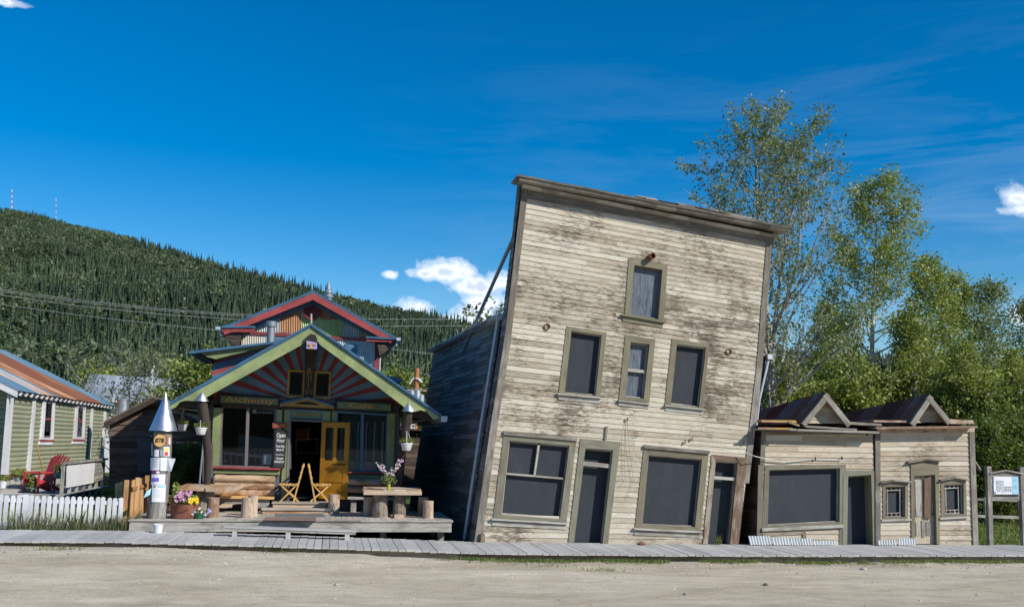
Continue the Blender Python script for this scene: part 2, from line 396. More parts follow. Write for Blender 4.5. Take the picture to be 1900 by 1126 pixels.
def foliage(name, d, m, l, trans=.35, sc=.9):
    s = NT(name); s.t.nodes.remove(s.b); t = s.tone(); L = s.noise(s.obj(), sc, 3)
    k = s.math('ADD', s.math('MULTIPLY', t, .7), s.math('MULTIPLY', L, .6))
    c = s.ramp(k, [(.3, d), (.62, m), (.95, l)])
    df = s.n('ShaderNodeBsdfPrincipled', {'Base Color': c, 'Roughness': .5, 'Specular IOR Level': .35}); tr = s.n('ShaderNodeBsdfTranslucent', {'Color': s.mix(.5, c, (.35, .42, .05))})
    mx = s.n('ShaderNodeMixShader', {0: trans, 1: df.outputs[0], 2: tr.outputs[0]}); s.t.links.new(mx.outputs[0], s.out.inputs[0]); return s.m
M['leaf_pop'] = foliage('poplar_leaves', (.09, .125, .03), (.17, .215, .065), (.46, .48, .33))
M['leaf_birch'] = foliage('birch_leaves', (.12, .155, .022), (.26, .315, .06), (.46, .49, .17))
M['leaf_will'] = foliage('willow_leaves', (.12, .155, .05), (.21, .26, .09), (.35, .39, .18))
M['leaf_dark'] = foliage('shrub_leaves', (.04, .07, .013), (.09, .135, .027), (.18, .23, .055))
M['leaf_dry'] = foliage('thin_shrub_leaves', (.09, .10, .045), (.16, .18, .08), (.28, .30, .15))
M['grassblade'] = foliage('grass_blades', (.06, .11, .02), (.14, .20, .05), (.30, .32, .12), .3)
M['conifer'] = foliage('hill_spruce', (.018, .032, .012), (.044, .068, .024), (.125, .16, .08), .1, .02)
M['pink'] = flat('pink_petals', (.62, .30, .48)); M['yellowf'] = flat('yellow_petals', (.85, .60, .02)); M['violet'] = flat('violet_petals', (.35, .32, .70)); M['whitef'] = flat('pale_petals', (.70, .58, .60))
def _bark(name, a, b, dark):
    s = NT(name); uv = s.uv(); n = s.noise(s.mapn(uv, (5, 1.4, 1)), 1.6, 5, .7); g = s.noise(s.pos(), 3, 4)
    c = s.mix(g, a, b); c = s.mix(s.ramp(n, [(.50, 0.0), (.60, 1.0)]), c, dark); s.set(Base_Color=c, Roughness=.85); s.bump(n, .4, .02); return s.m
M['bark_w'] = _bark('pale_birch_bark', (.42, .40, .36), (.62, .60, .56), (.10, .09, .08))
M['bark_g'] = _bark('grey_poplar_bark', (.30, .29, .26), (.46, .45, .41), (.10, .09, .08))
M['bark_d'] = _bark('brown_bark', (.10, .08, .06), (.17, .14, .11), (.05, .04, .03))
# ------------------------------------------------------------------ light and sky
SUN_AZ, SUN_EL = rad(48), rad(33)     # azimuth from the street normal towards the right, elevation
SUN = V((math.sin(SUN_AZ)*math.cos(SUN_EL), -math.cos(SUN_AZ)*math.cos(SUN_EL), math.sin(SUN_EL)))
ld = bpy.data.lights.new('sun', 'SUN'); ld.energy = 4.1; ld.angle = rad(.5); ld.color = (1, .955, .88)
lo = bpy.data.objects.new('sun', ld); COL.objects.link(lo); lo.rotation_euler = SUN.to_track_quat('Z', 'Y').to_euler(); lo.location = (20, -20, 30)
w = bpy.data.worlds.new('World'); scene.world = w; w.use_nodes = True
class WN(NT):
    def __init__(s, w): s.t = w.node_tree; s.b = s.t.nodes['Background']
wn = WN(w)
sky = wn.n('ShaderNodeTexSky', sky_type='NISHITA', sun_disc=False, sun_elevation=SUN_EL, sun_rotation=rad(180)-SUN_AZ)
sky.altitude = 400; sky.air_density = 1.0; sky.dust_density = .15; sky.ozone_density = 2.5
hs = wn.n('ShaderNodeHueSaturation', {'Hue': .502, 'Saturation': 1.56, 'Value': 1.02, 'Color': sky.outputs[0]})
dirv = wn.n('ShaderNodeTexCoord').outputs['Generated']
sx = wn.n('ShaderNodeSeparateXYZ', {0: dirv})
az = wn.math('ARCTAN2', sx.outputs[0], sx.outputs[1]); el = wn.math('ARCSINE', sx.outputs[2])
P2 = wn.n('ShaderNodeCombineXYZ', {0: az, 1: el}).outputs[0]
best = None
for px, py, rx, ry in [(828, 506, 60, 26), (885, 532, 66, 24), (790, 508, 34, 12), (885, 582, 58, 30), (778, 568, 44, 20), (850, 600, 90, 22), (930, 522, 40, 22), (900, 560, 60, 20), (1890, 368, 32, 24), (1905, 388, 50, 14), (724, 510, 16, 9), (1905, 585, 34, 26), (8, 3, 40, 9)]:
    d = ray(px, py).normalized(); a0, e0 = math.atan2(d.x, d.y), math.asin(d.z)
    q = wn.n('ShaderNodeVectorMath', {0: P2, 1: V((a0, e0, 0))}, operation='SUBTRACT').outputs[0]
    q = wn.n('ShaderNodeVectorMath', {0: q, 1: V((1850/rx, 1850/ry, 0))}, operation='MULTIPLY').outputs[0]
    l = wn.n('ShaderNodeVectorMath', {0: q}, operation='LENGTH').outputs['Value']
    best = l if best is None else wn.math('SMOOTH_MIN', best, l, .25)
n1 = wn.math('ADD', wn.math('MULTIPLY', wn.noise(P2, 26, 3, .5, .3), .55), wn.math('MULTIPLY', wn.noise(P2, 75, 7, .62, .2), .45))
dens = wn.math('ADD', wn.math('SUBTRACT', 1.0, best), wn.math('MULTIPLY', wn.math('SUBTRACT', n1, .47), 2.6))
mask = wn.ramp(dens, [(.0, 0.0), (.30, .45), (.95, .97)], 'EASE')
n2 = wn.noise(P2, 60, 5, .6)
shade = wn.math('ADD', wn.math('MULTIPLY', dens, .7), wn.math('MULTIPLY', n2, .5))
ccol = wn.ramp(shade, [(.25, (4.6, 6.0, 7.6)), (.55, (8.4, 9.0, 9.8)), (.75, (9.6, 10.0, 10.4)), (1.0, (5.6, 6.5, 7.8))])
cir = wn.noise(wn.n('ShaderNodeMapping', {'Vector': P2, 'Rotation': (0, 0, rad(-16)), 'Scale': (2.2, 15, 1)}).outputs[0], 1.6, 5, .62, .6)
hz = wn.math('MULTIPLY', wn.ramp(az, [(.0, .0), (.25, .55), (.6, 1.0)]), wn.ramp(el, [(.12, 1.0), (.42, 0.0)]))
cm = wn.math('MULTIPLY', wn.ramp(cir, [(.46, 0.0), (.85, .26)]), hz)
c1 = wn.mix(cm, hs.outputs[0], (7.5, 8.4, 9.4)); c2 = wn.mix(mask, c1, ccol)
wn.t.links.new(c2, wn.b.inputs[0]); wn.b.inputs[1].default_value = .102
scene.view_settings.view_transform = 'Standard'; scene.view_settings.look = 'None'; scene.view_settings.gamma = 1; scene.view_settings.exposure = 0.3
scene.cycles.max_bounces = 6; scene.cycles.transparent_max_bounces = 16; scene.cycles.use_denoising = True

# ------------------------------------------------------------------ ground
def pw(x, tab):
    if x <= tab[0][0]: return tab[0][1]
    for (a, b), (c, d) in zip(tab, tab[1:]):
        if x <= c:
            t = (x-a)/(c-a); return b+(d-b)*t
    return tab[-1][1]
def zbw(x): return pw(x, [(-9, .63), (-4.7, .61), (-1.4, .52), (1.2, .43), (3.7, .345), (8, .30), (12, .28), (24, .26)])
YF = 23.5
def ghz(x, y):
    zb = zbw(x); n = mnoise.noise(V((x*.35, y*.5, 0)))*.05+mnoise.noise(V((x*1.7, y*2.2, 3)))*.018
    road = -.02+.03*math.sin(x*.2)
    if y < YF:
        t = max(0, min(1, (y-17.5)/(YF-17.5))); t = t*t*(3-2*t)
        bump = .03*max(0, mnoise.noise(V((x*.9, y*1.4, 8))))*max(0, min(1, (y-21)/1.5))
        return lerp(road, zb-(.12 if x < 1 else .17), t)+n*(.35+.3*t)+bump
    if y < 26.2: return zb-.24
    if x < 3: back = pw(x, [(-8, 1.05), (-4.5, .75), (0, .35), (3, .2)])
    else: back = .22
    t = max(0, min(1, (y-26.2)/6)); return lerp(zb-.14, back, t)+n*.8
def grid(name, xs, ys, mat, kind='structure'):
    b = MB(); idx = {}
    for j, y in enumerate(ys):
        for i, x in enumerate(xs): idx[i, j] = len(b.v); b.v.append((x, y, ghz(x, y)))
    for j in range(len(ys)-1):
        for i in range(len(xs)-1):
            f = [idx[i, j], idx[i+1, j], idx[i+1, j+1], idx[i, j+1]]; b.f.append(f); b.uv += [(b.v[q][0], b.v[q][1]) for q in f]; b.tone.append(.5)
    return b.build(name, mat, kind=kind, smooth=True)
def seq(*seg):
    out = []
    for a, b_, st in seg:
        n = max(1, round((b_-a)/st)); out += [a+(b_-a)*i/n for i in range(n)]
    return out+[seg[-1][1]]
xs = seq((-900, -60, 120), (-60, -16, 6), (-16, 26, .35), (26, 60, 4), (60, 900, 120))
grid('road', xs, seq((-2500, -60, 400), (-60, 8, 8), (8, 15, .8), (15, 23.7, .22)), M['gravel'])
grid('ground', xs, seq((23.7, 26.6, .7), (26.6, 36, .8), (36, 60, 3), (60, 1500, 120)), M['lawn'])

b = MB(); x = -15.0
while x < 27:
    wd = RND.uniform(.17, .21); z = zbw(x)+RND.uniform(-.006, .006); y0 = YF+RND.uniform(-.012, .012)
    sk = RND.uniform(-.003, .003); g = RND.uniform(.008, .02)
    b.prism([(x, y0, z), (x+wd-g, y0, z), (x+wd-g+sk, 26.06, z+.004), (x+sk, 26.06, z+.004)], (0, 0, -.042), Yv, RND.random()); x += wd
bw = b.build('boardwalk', M['plank'], kind='structure')
b = MB(); x = -15
while x < 27:
    for y in (23.8, 24.8, 25.9): b.beam((x, y, zbw(x)-.13), (x+3, y, zbw(x+3)-.13), .09, .14)
    x += 3
b.build('boardwalk_joists', M['deckgrey'], kind='structure')

# ------------------------------------------------------------------ wooded hills
prof = [(-500, 300, 1500), (-200, 345, 1450), (0, 392, 1350), (60, 402, 1300), (130, 425, 1200), (230, 450, 1080), (300, 472, 1000), (400, 505, 880), (480, 528, 800), (560, 549, 760), (620, 566, 740), (700, 585, 750), (780, 600, 780), (860, 616, 820), (950, 628, 850), (1100, 640, 900), (1400, 655, 950), (1600, 672, 950), (1900, 690, 950), (2400, 700, 950)]
def hillp(px):
    for (a, b_, c), (d, e, f_) in zip(prof, prof[1:]):
        if px <= d: t = (px-a)/(d-a); return lerp(b_, e, t), lerp(c, f_, t)
R0 = 270.0
def hpt(px, t):
    py, rr = hillp(px); d = ray(px, py); dxy = math.hypot(d.x, d.y); top = CAM.z+d.z/dxy*rr; r = R0+(rr-R0)*t
    z = .5+(top-.5)*(t**1.12)
    x_, y_ = d.x/dxy*r, d.y/dxy*r
    z += (mnoise.noise(V((x_*.006, y_*.006, 0)))*14+mnoise.noise(V((x_*.02, y_*.02, 5)))*4)*math.sin(min(1, t)*math.pi)
    return V((x_, y_, z))
b = MB(); cols = list(range(-490, 2390, 24)); rows = 26
for c in cols:
    for k in range(rows+1): b.v.append(tuple(hpt(c, k/rows)))
    q = hpt(c, 1.0); b.v.append((q.x*1.25, q.y*1.25, -5))
R_ = rows+2
for i in range(len(cols)-1):
    for k in range(R_-1):
        b.f.append([i*R_+k, (i+1)*R_+k, (i+1)*R_+k+1, i*R_+k+1]); b.uv += [(0, 0)]*4; b.tone.append(.5)
b0 = len(b.v); K_ = 30  # unseen ridge behind the camera, added to give the windows a dark reflection
for i in range(K_+1):
    a = rad(100+160*i/K_)
    for r_, z_ in ((260, -1), (420, 38), (600, 95+14*math.sin(i*1.7)), (900, 40)): b.v.append((math.sin(a)*r_, math.cos(a)*r_, z_))
for i in range(K_):
    for k in range(3): b.f.append([b0+i*4+k, b0+(i+1)*4+k, b0+(i+1)*4+k+1, b0+i*4+k+1]); b.uv += [(0, 0)]*4; b.tone.append(.5)
b.build('hill', M['hill'], kind='structure', smooth=True)

def forest():
    rg = np.random.default_rng(5); vs = []; fs = []; tn = []; nv = 0
    def conf(P, h, r, tone, layers=4, seg=6):
        nonlocal nv
        a = rg.random(seg)*.5+np.arange(seg)*2*math.pi/seg
        for L in range(layers):
            z0 = h*(.06+.80*L/layers); z1 = min(h, z0+h*(.40 if layers < 6 else .30)) if L < layers-1 else h; rr = r*(1-L/layers*.86)
            ring = np.stack([np.cos(a+L)*rr*(.75+.5*rg.random(seg)), np.sin(a+L)*rr*(.75+.5*rg.random(seg)), np.full(seg, z0)-rg.random(seg)*h*.05], 1)+P
            vs.append(ring); vs.append((P+np.array([0, 0, z1]))[None]); k = nv
            for j in range(seg): fs.append((k+j, k+(j+1) % seg, k+seg))
            tn.extend([min(1, max(0, tone+q_)) for q_ in rg.normal(size=seg)*.10]); nv += seg+1
    def blob(P, h, r, tone):
        nonlocal nv
        n = 44
        c = rg.normal(size=(n, 3)); c /= np.linalg.norm(c, axis=1)[:, None]; c *= (rg.random(n)**.5)[:, None]*np.array([r, r, h*.42]); c += P+np.array([0, 0, h*.55])
        s = h*.085
        for q in c:
            t3 = rg.normal(size=(3, 3))*s; vs.append(q+t3); fs.append((nv, nv+1, nv+2)); tn.append(tone+rg.random()*.2); nv += 3
    rr_ = random.Random(3); count = 0
    while count < 19000:
        px = rr_.uniform(-150, 2000)
        if 970 < px < 1380: continue
        if px > 1380 and rr_.random() > .35: continue
        t = 1-rr_.random()**1.05 if rr_.random() < .5 else rr_.random()**.75
        if rr_.random() < .10: t = rr_.uniform(.94, 1.0)
        p = hpt(px, t); cl = mnoise.noise(p*.009)+.35*mnoise.noise(p*.04); P = np.array(p)
        hi = max(0, min(1, (330-px)/330))*t
        dec = cl > .14+.22*max(0, min(1, (px-300)/250))-hi*.75+(t-.35)*.2 or rr_.random() < .12+hi*.3
        s_ = 1-.35*hi
        if dec: blob(P, rr_.uniform(7, 11)*s_, rr_.uniform(2.0, 3.6)*s_, .42+.38*rr_.random()+.25*mnoise.noise(p*.008))
        else: conf(P, rr_.choice([6, 8, 9, 10, 11, 12, 15])*s_*rr_.uniform(.85, 1.1), rr_.uniform(1.4, 2.3)*s_, rr_.uniform(0, .42)+.5*max(-.1, mnoise.noise(p*.006+V((3, 1, 0)))), 5 if t > .5 else 7)
        count += 1
    v = np.concatenate(vs).astype(np.float32); f = np.array(fs, dtype=np.int32)
    me = bpy.data.meshes.new('forest'); me.vertices.add(len(v)); me.vertices.foreach_set('co', v.ravel()); me.loops.add(f.size); me.loops.foreach_set('vertex_index', f.ravel())
    me.polygons.add(len(f)); me.polygons.foreach_set('loop_start', np.arange(0, f.size, 3, dtype=np.int32)); me.update(calc_edges=True)
    at = me.attributes.new('tone', 'FLOAT', 'FACE'); at.data.foreach_set('value', np.array(tn, dtype=np.float32)); me.materials.append(M['conifer'])
    o = bpy.data.objects.new('forest', me); COL.objects.link(o); tag(o, 'spruce and birch forest covering the hillside behind the town', 'forest', kind='stuff')
forest()
# ------------------------------------------------------------------ facade helpers
NF = V((0, -1, 0))
class Grid:          # piecewise bilinear wall: rows of (left point, right point)
    def __init__(s, rows):
        s.rows = rows; h = [0]
        for a, b_ in zip(rows, rows[1:]): h.append(h[-1]+((b_[0]-a[0]).length+(b_[1]-a[1]).length)/2)
        s.t = [q/h[-1] for q in h]; s.h = h[-1]
    def q(s, u, t):
        for k in range(len(s.t)-1):
            if t <= s.t[k+1] or k == len(s.t)-2:
                a = (t-s.t[k])/(s.t[k+1]-s.t[k]); L = s.rows[k][0].lerp(s.rows[k+1][0], a); R = s.rows[k][1].lerp(s.rows[k+1][1], a); return L.lerp(R, u)
    def inv(s, p):
        u, t = .5, .5
        for _ in range(12):
            q = s.q(u, t); e = 1e-3; du = (s.q(u+e, t)-q)/e; dt = (s.q(u, t+e if t+e < 1 else t+e)-q)/e; d = p-q
            a, b_, c = du.dot(du), du.dot(dt), dt.dot(dt); det = a*c-b_*b_
            r1, r2 = d.dot(du), d.dot(dt); u += (r1*c-r2*b_)/det; t += (a*r2-b_*r1)/det
        return u, t
def siding(mb, G, n, nrm, holes=(), lap=.016, jit=.003, seg=(1.6, 5.0), edge=None):
    hs = []
    for h in holes: hs.append([G.inv(p) for p in h])       # TL TR BR BL
    wid = (G.q(1, .5)-G.q(0, .5)).length
    for i in range(n):
        t0, t1 = i/n, (i+1)/n; tm = (t0+t1)/2; cuts = []
        for TL, TR, BR, BL in hs:
            top, bot = (TL[1]+TR[1])/2, (BL[1]+BR[1])/2
            if bot < tm < top:
                a = (tm-bot)/(top-bot); cuts.append((lerp(BL[0], TL[0], a), lerp(BR[0], TR[0], a)))
        lim = edge(tm) if edge else (0, 1)
        iv = [lim]
        for c0, c1 in cuts:
            nv = []
            for a, b_ in iv:
                if c1 <= a or c0 >= b_: nv.append((a, b_)); continue
                if c0 > a: nv.append((a, c0))
                if c1 < b_: nv.append((c1, b_))
            iv = nv
        for a, b_ in iv:
            if b_-a < 1e-3: continue
            pts = [a]; c = a+RND.uniform(*seg)*RND.uniform(.3, 1)/wid
            while c < b_-.3/wid: pts.append(c); c += RND.uniform(*seg)/wid
            pts.append(b_)
            for c0, c1 in zip(pts, pts[1:]):
                gap = .0015/wid if c1 < b_ else 0
                j0 = RND.uniform(-jit, jit); o1 = nrm*(lap+j0+RND.uniform(0, jit)); o2 = nrm*(.002+j0*.3)
                dz = V((0, 0, RND.uniform(-.004, .004)))
                p0, p1 = G.q(c0, t0)+dz, G.q(c1-gap, t0)+dz; p2, p3 = G.q(c1-gap, t1), G.q(c0, t1); tn = RND.random(); off = (RND.random()*37, RND.random()*23)
                mb.face([p0+o1, p1+o1, p2+o2, p3+o2], p1-p0, tn, off); mb.face([p0-nrm*.01, p1-nrm*.01, p1+o1, p0+o1], p1-p0, tn*.6, off)
def fr4(mb, out, inn, nrm, proud, back, sides='LTRB'):
    """four mitred frame members between the outer and inner quads (TL TR BR BL)"""
    o, i = out, inn
    for k, c in enumerate('TRBL'):
        if c not in sides: continue
        a, b_ = k, (k+1) % 4
        mb.prism([o[a]-nrm*back, o[b_]-nrm*back, i[b_]-nrm*back, i[a]-nrm*back], nrm*(proud+back+RND.uniform(0, .002)), o[b_]-o[a])
def quad(px, Y): return [W(x, y, Y) for x, y in px]
def bar(mb, a, b_, w, nrm, proud, back, Y):
    """trim stick between two measured points, w metres wide"""
    p, q = (W(*a, Y) if isinstance(a, tuple) else a), (W(*b_, Y) if isinstance(b_, tuple) else b_); d = (q-p).normalized(); s = d.cross(nrm).normalized()*w/2
    mb.prism([p-s-nrm*back, q-s-nrm*back, q+s-nrm*back, p+s-nrm*back], nrm*(proud+back), d)
def shift(qd, v): return [p+v for p in qd]
def hole_mid(o, i, k=.5): return [a.lerp(b_, k) for a, b_ in zip(o, i)]

def boarded(parent, name, out, inn, Y, mats=('trim', 'panel', 'sill'), sill=None, recess=.13, proud=.03, extra=None, sides='LTRB', label=None, cap=None):
    o, i = quad(out, Y), quad(inn, Y)
    b = MB(); ii = shift(i, NF*-recess); k = [p+(p-sum(ii, V((0, 0, 0)))/4)*.04 for p in ii]
    b.prism(k, NF*-.03, k[0]-k[3], .5)
    root = b.build(name, M[mats[1]], parent, label)
    f = MB(); fr4(f, o, i, NF, proud, recess+.02, sides); f.build('frame', M[mats[0]], root)
    # thin inner stop
    f = MB(); c = sum(i, V((0, 0, 0)))/4; i2 = [p+(c-p).normalized()*.04 for p in i]; fr4(f, shift(i, NF*-.05), shift(i2, NF*-.05), NF, 0, .06, sides); f.build('stop', M[mats[2]], root)
    if sill:
        s = MB()
        for (x0, y0, x1, y1), hpx, pr in sill:
            p = [W(x0, y0, Y), W(x1, y1, Y), W(x1, y1+hpx, Y), W(x0, y0+hpx, Y)]; s.prism(shift(p, NF*-.02), NF*(pr+.02), p[1]-p[0])
        s.build('sill', M[mats[2]], root)
    if extra: extra(root, o, i)
    return o, i, root

# ------------------------------------------------------------------ the leaning building
lb = thing('leaning_building', 'tall weathered cream clapboard false-front building leaning far to the right, its openings boarded in black', 'building', (7.3, 26, .3))
YL = 26.0
G = Grid([(W(880.4, 1006.5), W(1371, 1010)), (W(938, 620), W(1412.5, 684)), (W(970, 347), W(1433, 441))])
holes = []
def ext(o, i): holes.append(hole_mid(o, i, .55))
O, I, r_ = boarded(lb, 'window', [(1166.5, 480.6), (1238, 493), (1231, 597), (1158.5, 585)], [(1176.7, 491.8), (1228.5, 500.8), (1220.8, 592.5), (1168, 584.5)], YL, ('trim', 'panelold', 'trim'), [((1152, 583, 1233, 597), 3, .10), ((1155, 587, 1229, 599.5), 8.5, .035)], label='topmost window, its board bleached blue grey'); ext(O, I)
O, I, r_ = boarded(lb, 'window', [(1051, 605), (1125, 617), (1113.5, 737), (1036, 731)], [(1060, 613.5), (1116, 621.5), (1104.8, 733.6), (1047.6, 729.5)], YL, ('trim', 'panel', 'sill'), [((1033.5, 729.5, 1114.5, 737), 2.6, .10), ((1036, 733, 1112.5, 740.5), 8, .035)]); ext(O, I)
def sash(root, o, i):
    b = MB(); bar(b, (1164.5, 685.5), (1199.5, 689.5), .085, NF, -.03, .12, YL); bar(b, (1202, 640), (1193.5, 739), .05, NF, -.035, .12, YL); bar(b, (1168.5, 637), (1202, 641), .05, NF, -.035, .12, YL); b.build('sash', M['sill'], root)
O, I, r_ = boarded(lb, 'window', [(1160, 622), (1215.7, 630), (1204.5, 746), (1147.6, 741)], [(1169.7, 634.7), (1204.8, 639.3), (1194, 739.8), (1160, 735.7)], YL, ('trim', 'panelold', 'sill'), [((1146, 741.5, 1204, 748.5), 2.8, .09), ((1147.5, 745.5, 1202.5, 751.5), 6.5, .035)], extra=sash, label='narrow sash window between the two larger ones'); ext(O, I)
O, I, r_ = boarded(lb, 'window', [(1246.4, 628.6), (1314.8, 638.8), (1304, 759), (1233, 752)], [(1255.6, 638), (1309.3, 645), (1296.3, 755.8), (1244.4, 749.3)], YL, ('trim', 'panel', 'sill'), [((1232, 750.5, 1305, 758.5), 2.8, .10), ((1234, 754.5, 1303, 762), 7.5, .035)]); ext(O, I)
def mullA(root, o, i):
    b = MB(); bar(b, (1000.5, 822), (992.3, 881.8), .055, NF, -.02, .12, YL); bar(b, (938, 878.3), (1047.5, 887.6), .05, NF, -.017, .12, YL); bar(b, (946, 819), (1055, 828), .05, NF, -.02, .12, YL); bar(b, (930, 953.5), (1038, 961), .06, NF, -.02, .12, YL); b.build('mullion', M['sill'], root)
    c = MB(); c.prism(shift(quad([(934, 799), (1070, 811.5), (1069.5, 818), (933.5, 806)], YL), NF*.03), NF*.05); c.build('crown_board', M['cornice'], root)
O, I, r_ = boarded(lb, 'shop_window', [(934.8, 803), (1069.3, 815), (1051, 967.2), (914.6, 961)], [(945, 817), (1056, 826.5), (1038.6, 962), (930, 954.5)], YL, ('trimg', 'panel', 'sill'), [((911.5, 961, 1052, 969), 3.2, .10), ((913, 966.5, 1050, 974), 8, .035)], extra=mullA, label='shop window with a cross bar and an upper mullion'); ext(O, I)
def transB(root, o, i):
    b = MB(); bar(b, (1081.5, 859), (1134.5, 864.8), .11, NF, -.03, .11, YL); b.build('transom_bar', M['sill'], root)
    h = MB(); bar(h, (1085, 833), (1134.5, 837), .04, NF, -.05, .08, YL); h.build('transom_sash', M['sill'], root)
O, I, r_ = boarded(lb, 'door', [(1076.8, 813.6), (1150.8, 819.8), (1127.5, 1008), (1053.8, 1007.6)], [(1085.8, 831), (1137, 834.5), (1117.5, 1008.5), (1064.4, 1008)], YL, ('trimg', 'panel', 'sill'), None, .26, .035, transB, 'LTR'); ext(O, I)
def crownC(root, o, i):
    c = MB(); c.prism(shift(quad([(1194, 825), (1315.5, 836), (1314.5, 842), (1193, 831)], YL), NF*.03), NF*.05); c.build('crown_board', M['cornice'], root)
O, I, r_ = boarded(lb, 'shop_window', [(1194.5, 829), (1314.4, 839.5), (1299.5, 984), (1177.6, 979.5)], [(1203.5, 843.5), (1302, 852), (1289, 977), (1191.6, 973.5)], YL, ('trim', 'panel', 'sill'), [((1174.5, 978.5, 1300, 984.5), 3.5, .10), ((1176.5, 984, 1298, 989.5), 8, .035)], extra=crownC, label='single large boarded shop window'); ext(O, I)
def transD(root, o, i):
    b = MB(); bar(b, (1324.3, 885.6), (1366.5, 888.8), .08, NF, -.02, .13, YL); b.build('transom_bar', M['sill'], root)
O, I, r_ = boarded(lb, 'door', [(1319.7, 843), (1385, 849), (1370, 1009.5), (1303.6, 1008.6)], [(1327.6, 854.8), (1368, 857.3), (1353.5, 1009.5), (1312.4, 1008.6)], YL, ('brown', 'panel', 'sill'), None, .26, .035, transD, 'LTR', label='narrow right-hand door with reddish brown frame'); ext(O, I)
b = MB(); siding(b, G, 66, NF, holes, edge=lambda t: (.005, .995)); b.build('front_siding', M['siding'], lb)
# corner boards
b = MB()
def cboard(rows, wl, side):
    for (a, c) in zip(rows, rows[1:]):
        p, q = W(*a), W(*c); s = X*wl*side
        b.prism([p, q, q+s, p+s], NF*.035, q-p)
cboard([(879.6, 1006.5), (908, 803)], .19, 1); cboard([(908, 803), (937, 620)], .185, 1); cboard([(937, 620), (968.5, 350)], .17, 1)
cboard([(1389, 896), (1413.5, 684)], .17, -1); cboard([(1413.5, 684), (1432.5, 446)], .17, -1)
b.build('corner_board', M['cornice'], lb)
# false front thickness: left return, back
TL, TR, BL_, BR_, ML, MR = W(966, 338), W(1436, 432), W(880.4, 1006.5), W(1371, 1010), W(938, 620), W(1412.5, 684)
b = MB(); bk = V((-.02, .42, 0)); e = Yv*.03
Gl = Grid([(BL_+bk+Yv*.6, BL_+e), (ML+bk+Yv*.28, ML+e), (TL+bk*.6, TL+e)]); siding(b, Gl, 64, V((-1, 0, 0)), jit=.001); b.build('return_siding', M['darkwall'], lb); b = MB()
Gr = Grid([(BR_+e, BR_+bk), (MR+e, MR+bk), (TR+e, TR+bk)]); siding(b, Gr, 64, V((1, 0, 0)), jit=.001)
b.build('return_siding', M['darkwall'], lb)
b = MB()
for A in (ML, TL), (BL_, ML):
    pass
b.face([ML+bk, MR+bk, TR+bk, TL+bk]); b.face([TL, TR, TR+bk, TL+bk]); b.build('false_front_back', M['cornice'], lb)
# cornice
b = MB(); cl, cr = W(955, 333.5), W(1455, 431); ax = (cr-cl).normalized(); upv = ax.cross(NF)*-1
if upv.z < 0: upv = -upv
def cpro(prof, l, r_, name, mat, sag=0.0):
    m = MB(); K = 14
    pts = [l.lerp(r_, k/K)+upv*(sag*math.sin(k*2.3)*.5) for k in range(K+1)]
    for k in range(K):
        tn = RND.random()
        for j in range(len(prof)):
            a, c = prof[j], prof[(j+1) % len(prof)]; P = lambda q, w_: q+NF*w_[0]+upv*w_[1]
            m.face([P(pts[k], a), P(pts[k+1], a), P(pts[k+1], c), P(pts[k], c)], ax, tn)
    for q in (pts[0], pts[-1]): m.face([q+NF*c[0]+upv*c[1] for c in prof], ax)
    return m.build(name, M[mat], lb)
cpro([(-.5, .03), (.50, .0), (.52, .045), (-.5, .085)], W(953, 338)+upv*.04, W(1457, 433)+upv*.02, 'cornice_cap', 'cornice', .012)
cpro([(.0, -.02), (.44, -.02), (.47, .06), (.0, .06)], W(958, 341), W(1452, 434)-upv*.0, 'cornice_soffit', 'cornice', .004)
cpro([(.0, -.09), (.14, -.09), (.20, -.02), (.0, -.02)], W(968, 344), W(1437, 437.5), 'crown_moulding', 'sill')
m = MB(); m.prism([W(966, 343), W(1436, 436), W(1434.5, 452), W(970, 367)], NF*.03, ax); m.build('frieze', M['cornice'], lb)
m = MB()
for k in range(9):
    p = W(1180+k*22+RND.uniform(-8, 8), 374+k*4.4, 26-.3)+upv*.13; m.beam(p, p+ax*RND.uniform(.5, 1.1)+upv*RND.uniform(-.01, .02), .3, .02, upv)
m.build('loose_shingle', M['shingle'], lb)
# main body
d_side = ray(465, 795); d_side = V((d_side.x, d_side.y, 0)).normalized()
FB, FT = W(868, 1003, 26.95), W(931.5, 588, 26.95)
lo_, hi_ = 1, 40
for _ in range(40):
    L = (lo_+hi_)/2
    if PJ(FT+d_side*L)[0] > 806: lo_ = L
    else: hi_ = L
BT = FT+d_side*L; BB = FB+d_side*L; BB.z = .1; FB.z = .25
ns = d_side.cross(Zv).normalized()
if ns.x > 0: ns = -ns
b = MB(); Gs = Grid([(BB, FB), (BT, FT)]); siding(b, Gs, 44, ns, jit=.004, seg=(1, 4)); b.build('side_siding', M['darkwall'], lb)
wv = V((6.6, .3, 0)); FR, BR2 = W(1420, 662, 26.95), BT+V((6.7, .2, -.25)); FR0 = W(1385, 1008, 26.95); BR0 = V((BR2.x-.9, BR2.y, .1))
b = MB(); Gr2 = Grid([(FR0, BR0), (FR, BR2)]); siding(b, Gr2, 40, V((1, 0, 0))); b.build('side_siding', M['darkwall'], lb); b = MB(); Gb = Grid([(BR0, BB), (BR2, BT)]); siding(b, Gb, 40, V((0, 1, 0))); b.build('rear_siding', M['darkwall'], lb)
mid = (FT+FR)/2+Zv*1.25; midb = (BT+BR2)/2+Zv*1.25; b = MB()
eo = -X*.25-Zv*.10
